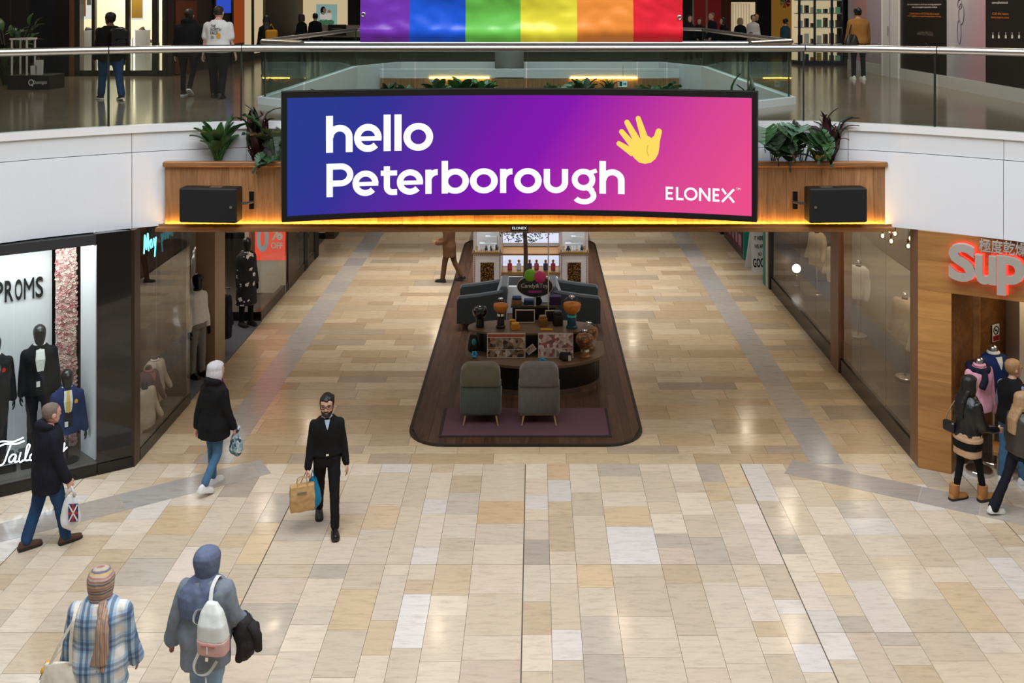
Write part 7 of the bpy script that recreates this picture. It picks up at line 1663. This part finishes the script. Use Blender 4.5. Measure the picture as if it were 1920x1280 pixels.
zc_ = H-(93-VY)*YH(1735)/F; MB().tube([(0,YH(1735)-YH(1775)+.16*math.cos(q),zc_-ZU+.16*math.sin(q)) for q in [2*PI*k/24 for k in range(24)]],.006,5,closed=True).build('emblem','charcoal',hp); MB().tube([(0,YH(1735)-YH(1775)+.10*math.cos(q),zc_-ZU+.10*math.sin(q)) for q in [2*PI*k/24 for k in range(24)]],.005,5,closed=True).build('emblem','charcoal',hp)
hp = thing('hoarding_print','small lettering and row of marks on the black hoarding at the frame edge','lettering',(XH-.004,YH(1775),ZU))
for s_, pa, pb, py, mt in (('commercialfreemans.co.uk',1860,1890,5,'text_white'),('Call the team',1861,1891,26,'text_orange'),('leasing enquiries online',1859,1892,33.5,'text_orange')):
    Ym = YH((pa+pb)/2); z = H-(py-VY)*Ym/F; wall_text(hp,s_,pa,pb,z-.02,z+.03,mt,0)
for j, px in enumerate((1862,1873,1886,1898,1911)): z = H-(69-VY)*YH(px)/F; y = YH(px)-YH(1775); MB().box(0,.004,y-.035,y+.035,z-ZU-.03,z-ZU+.03).build('mark','text_white',hp); MB().box(0,.004,y-.008,y+.008,z-ZU+.03,z-ZU+.09).build('mark','text_white',hp)
hp = thing('hoarding_print','grey sketch of linked rings and bracelets on the faded hoarding panel','picture',(XH-.006,YH(1775),ZU))
mat('sketch', rgb(120,114,126), .5)
for px, py, ry_, rz_ in ((1800,8,.10,.10),(1803,26,.13,.22),(1799,60,.09,.26)): z = H-(py-VY)*YH(px)/F; y = YH(px)-YH(1775); MB().tube([(0,y+ry_*math.cos(q),z-ZU+rz_*math.sin(q)) for q in [2*PI*k/20 for k in range(20)]],.010,5,closed=True).build('ring','sketch',hp)
# glazed accessories kiosk
Yk = 30.2; x0, x1 = XU(1497,Yk), XU(1583,Yk); t = thing('accessory_kiosk','lit glass display kiosk with shelves of accessories on the gallery','kiosk',((x0+x1)/2,Yk,ZU)); w = (x1-x0)/2; mat('kiosk_navy', rgb(26,32,62), .4)
MB().box(-w,w,.0,.8,0,.12).build('base','kiosk_navy',t); MB().box(-w,w,.74,.8,.12,2.4).build('back','window_cream',t)
for xx in (-w,-w*.33,w*.42,w-.06): MB().box(xx,xx+.06,-.02,.05,.12,2.6).build('post','kiosk_navy',t)
for z in (.62,1.12,1.55,1.95): MB().box(-w+.05,w-.05,.08,.72,z,z+.03).build('shelf','white_gloss',t)
MB().box(-w+.04,w-.04,.0,.01,.12,2.4).build('glass_front','shop_glass',t); rk = random.Random(6)
for z in (.12,.65,1.15,1.58,1.98):
    for j in range(7): xx = -w+.12+j*(2*w-.24)/6; MB().cbox(xx-.05,xx+.05,.15,.35,z,z+rk.uniform(.1,.32),.01).build('goods',rk.choice(['charcoal','white_gloss','coral','figure_green','kiosk_navy','leather_brown','black_matte','print_gold']),t)
area('kiosk_lamp',((x0+x1)/2,Yk+.35,ZU+2.4),1.0,.4,14,(.95,.97,1))
# unseen fill lights added to brighten the upper walkways and hoarding
for x_, y_ in ((7.6,19),(7.8,23),(7.4,21),(-10,17),(-8,21),(-12,22),(-7,26),(-7,33),(8,17),(7,21),(7.5,26),(7,33),(0,34)): area('gallery_fill',(x_,y_,8.95),.5,.5,30,(1,.86,.68))

t = thing('neon_scribble','pale pink neon hand-drawn sign high in the dark shop window','sign',tuple(P(82,8,YA+.6))); emit('neon_pink',(.9,.75,1,1),2.0)
for s_ in ([(-.12,.2),(-.1,-.02),(0,-.12),(.1,-.04),(.12,.2)],[(-.05,.18),(-.03,.0),(.04,-.04),(.05,.16)]): MB().tube([V3(p.x,0,p.y) for p in catmull(s_,5)],.014,6).build('tube','neon_pink',t,True)
MB().tube([(0,.01,.15),(0,.01,2.0)],.004,5).build('cord','black_matte',t)
# ------------------------------------------------------------------ planting
def leaf_mesh(kind, n=9):
    b_ = MB()
    if kind == 'monstera':
        # heart-shaped blade cut into lobes, folded along the midrib and drooping at the tip
        L_ = .34
        for s in (-1,1):
            for k in range(7):
                t0, t1 = k/7, (k+.80)/7
                def pt(t, u):
                    wdt = .17*math.sin(min(1,t*1.15+.12)*PI)**.65; x = s*u*wdt; y = t*L_ - u*wdt*.35*(1-t); z = .05*abs(u) -.12*t*t; return (x, y, z)
                b_.add([pt(t0,0.0),pt(t1,0.0),pt(min(1,t1+.06),.5),pt(min(1,t1+.04),1),pt(t0+.05,1),pt(t0+.03,.5)],[(0,1,2,5),(5,2,3,4)])
    elif kind == 'strap':
        L_ = .46; pts = []
        for i in range(n):
            t = i/(n-1); w = .028*math.sin(min(1,t*.9+.14)*PI)**.7+.002; z = .30*t-.42*t*t*t*.6; y = L_*t*.75; pts.append(((-w,y,z+.012),(0,y,z),(w,y,z+.012)))
        v = [q for p in pts for q in p]; b_.add(v,[(3*i+j,3*i+j+1,3*i+j+4,3*i+j+3) for i in range(n-1) for j in (0,1)])
    else:
        L_ = .28
        pts = []
        for i in range(n):
            t = i/(n-1); w = .062*math.sin(min(1,t*.92+.06)*PI)**.8+.002; z = .16*t-.16*t*t; y = L_*t; pts.append(((-w,y,z+.02),(0,y,z),(w,y,z+.02)))
        v = [q for p in pts for q in p]; b_.add(v,[(3*i+j,3*i+j+1,3*i+j+4,3*i+j+3) for i in range(n-1) for j in (0,1)])
    return b_
_leaf = {}
def leaf(kind, mt):
    if (kind,mt) not in _leaf:
        me = leaf_mesh(kind).mesh(kind+'_leaf'); me.materials.append(M[mt]); me.polygons.foreach_set('use_smooth',[True]*len(me.polygons)); _leaf[(kind,mt)] = me
    return _leaf[(kind,mt)]
def plant(label, x, y, z, kind, mts, n, size, tilt=(35,75), seed=1, stem=.25, spread=.03, face=None, name='leafy_plant'):
    t = thing(name, label, 'plant', (x,y,z)); r = random.Random(seed); st = MB()
    for k in range(n):
        az = k*2.399+r.uniform(-.3,.3); 
        if face is not None: az = face + r.uniform(-1.5,1.5)
        tl = R_(r.uniform(*tilt)); sc = size*r.uniform(.8,1.15); hs = (stem*r.uniform(.72,1.0) if face is not None else stem*r.uniform(.3,1.0)) if stem else 0
        b0 = V3(spread*math.cos(az)*r.random(), spread*math.sin(az)*r.random(), 0); tip = b0+V3(hs*.45*-math.sin(az), hs*.45*math.cos(az), hs)
        if hs > .03: MB().tube([b0-V3(0,0,.06),(b0+tip)/2+V3(0,0,hs*.1),tip],.007,5).build('stalk',mts[0],t)
        o = bpy.data.objects.new('leaf', leaf(kind, mts[k % len(mts)])); COL.objects.link(o); o.parent = t; o.location = tip
        o.rotation_mode = 'XYZ'; o.rotation_euler = (PI/2-tl-(.0 if kind == 'strap' else .25), r.uniform(-.3,.3), az); o.scale = (sc,sc,sc)
    return t
ZT = 4.34
def px_(p, Y=15.08): return (p-VX)*Y/F
plant('bright green broad-leaved plant at the outer end of the trough', px_(410), 15.06, ZT, 'broad', ['leaf_bright','leaf_mid','leaf_bright'], 38, 1.35, (-10,50), 3, .38)
plant('dark burgundy cordyline in the trough near the blue end of the screen', px_(480), 15.06, ZT, 'strap', ['leaf_burgundy','leaf_dark','leaf_burgundy'], 34, 1.5, (-12,45), 5, .34)
plant('monstera with cut leaves against the blue end of the screen', px_(522), 15.0, ZT+.02, 'monstera', ['leaf_mid','leaf_dark'], 8, 1.15, (0,60), 8, .60)
plant('drooping dusty green monstera hanging over the timber by the screen', px_(512), 14.82, ZT+.14, 'monstera', ['leaf_dusty','leaf_mid'], 4, .8, (85,130), 9, .04, face=PI)
plant('large monstera with split leaves at the pink end of the screen', px_(1446), 15.0, ZT, 'monstera', ['leaf_mid','leaf_dark'], 8, 1.35, (80,138), 12, .66, face=PI)
plant('dusty green monstera in the middle of the far trough', px_(1503), 15.0, ZT, 'monstera', ['leaf_dusty','leaf_mid','leaf_dark'], 10, 1.35, (80,138), 14, .62, face=PI)
plant('burgundy cordyline with narrow leaves leaning out of the trough', px_(1556), 15.04, ZT, 'strap', ['leaf_burgundy','leaf_burgundy','leaf_dark'], 30, 1.5, (-5,60), 16, .32)
plant('croton with yellow mottled leaves between monstera and cordyline', px_(1530), 14.93, ZT, 'broad', ['leaf_yellow','leaf_mid'], 8, 1.0, (10,60), 18, .10)
plant('tall spiky plant whose tips show above the pink end of the screen', px_(1392), 15.05, ZT+.30, 'strap', ['leaf_dark','leaf_mid'], 14, 1.9, (-10,15), 20, .42)
plant('spiky plant whose tips show above the blue end of the screen', px_(612), 15.05, ZT+.30, 'strap', ['leaf_dark'], 10, 1.6, (-5,25), 21, .38)
# planting on the far bridge across the second opening
ft = struct('wall_bridge_far','timber trough with amber light on the next bridge'); 
MB().box(-4.4,4.1,28.3,28.4,4.05,4.70).build('timber_front','oak_plank',ft); MB().box(-4.4,4.1,28.28,28.45,4.735,4.97).build('fascia','white_panel',ft); MB().box(-3.0,-1.3,28.26,28.29,4.705,4.73).build('light_strip','amber_light',ft); MB().box(1.0,2.9,28.26,28.29,4.705,4.73).build('light_strip','amber_light',ft)
MB().box(-4.6,4.3,27.1,28.3,3.90,4.10).build('trough_soil','shop_dark',ft)
FP = [(648,'dark sword-leaved plant rising alone on the next bridge','strap',['leaf_dark','leaf_mid'],16,1.9,(0,45)),(728,'low trailing shrub near the corner of the second opening','broad',['leaf_mid','leaf_dark'],18,1.2,(20,80)),(762,'small grey-green shrub beside the trailing one','broad',['leaf_dusty','leaf_mid'],16,1.1,(20,80)),(826,'wide fern-like plant under the amber light','broad',['leaf_mid','leaf_dusty'],20,1.5,(20,80)),(872,'bushy green plant under the amber light','broad',['leaf_mid','leaf_bright'],24,1.7,(10,80)),(908,'leafy shrub beside the grey pillar','broad',['leaf_bright','leaf_mid'],22,1.6,(10,70)),
      (1053,'dusty palm-like plant beside the other side of the pillar','monstera',['leaf_dusty','leaf_mid'],12,1.5,(20,90)),(1092,'dark leafy plant under the second amber light','broad',['leaf_dark','leaf_mid'],20,1.5,(10,80)),(1140,'low green plant next to the small exit sign','strap',['leaf_mid'],18,1.2,(20,80)),(1228,'broad monstera mound at the corner of the second opening','monstera',['leaf_mid','leaf_bright'],16,1.6,(30,95)),(1262,'pale monstera beside the broad mound','monstera',['leaf_dusty','leaf_mid'],12,1.4,(30,95))]
for i, (p, lab, kd, mts, n, sz, tl) in enumerate(FP): plant(lab, px_(p,27.6), 27.6, 4.10, kd, mts, n, sz*1.15, (max(0,tl[0]-15),tl[1]-25), 30+i, .22, .15)
t = thing('pillar', 'grey round pillar standing on the next bridge', 'pillar', (px_(955,28.9), 28.9, 4.10)); mat('grey_pillar', rgb(120,116,112), .5); MB().lathe([(0,0),(.42,0),(.42,2.3),(0,2.3)],24).build('shaft','grey_pillar',t,True); MB().lathe([(0,0),(.46,0),(.46,.08),(.42,.1),(0,.1)],24).build('base','charcoal',t)
t = thing('exit_sign', 'small lit exit sign hanging by the plants of the next bridge', 'sign', tuple(P(1160,163,28.1))); emit('sign_pale', rgb(190,220,224), .8); mat('sign_green', rgb(20,96,84), .5); MB().box(0,.24,0,.04,0,.17).build('box','sign_pale',t); MB().box(.02,.10,-.006,.0,.02,.15).build('figure','sign_green',t); MB().slab([(.12,-.003,.07),(.18,-.003,.07),(.18,-.003,.04),(.22,-.003,.085),(.18,-.003,.13),(.18,-.003,.10),(.12,-.003,.10)],(0,-1,0),.003).build('arrow','sign_green',t)
MB().tube([(.12,.02,.17),(.12,.02,.6)],.008,6).build('hanger','steel',t)
# greenery on the gallery by the dark shop window
plant('leafy plant on the white frame stand in the gallery corner', P(28,64,21.5).x, 21.6, ZU+1.10, 'broad', ['leaf_dusty','leaf_mid'], 14, .7, (10,80), 51, .10)
plant('tall dark shrub at the picture edge beside the dark shop window', XU(12,22.6), 22.6, ZU, 'broad', ['leaf_dark','leaf_mid'], 40, 1.2, (0,80), 53, 1.4, .1)
bpy.data.scenes.remove(_LAB)
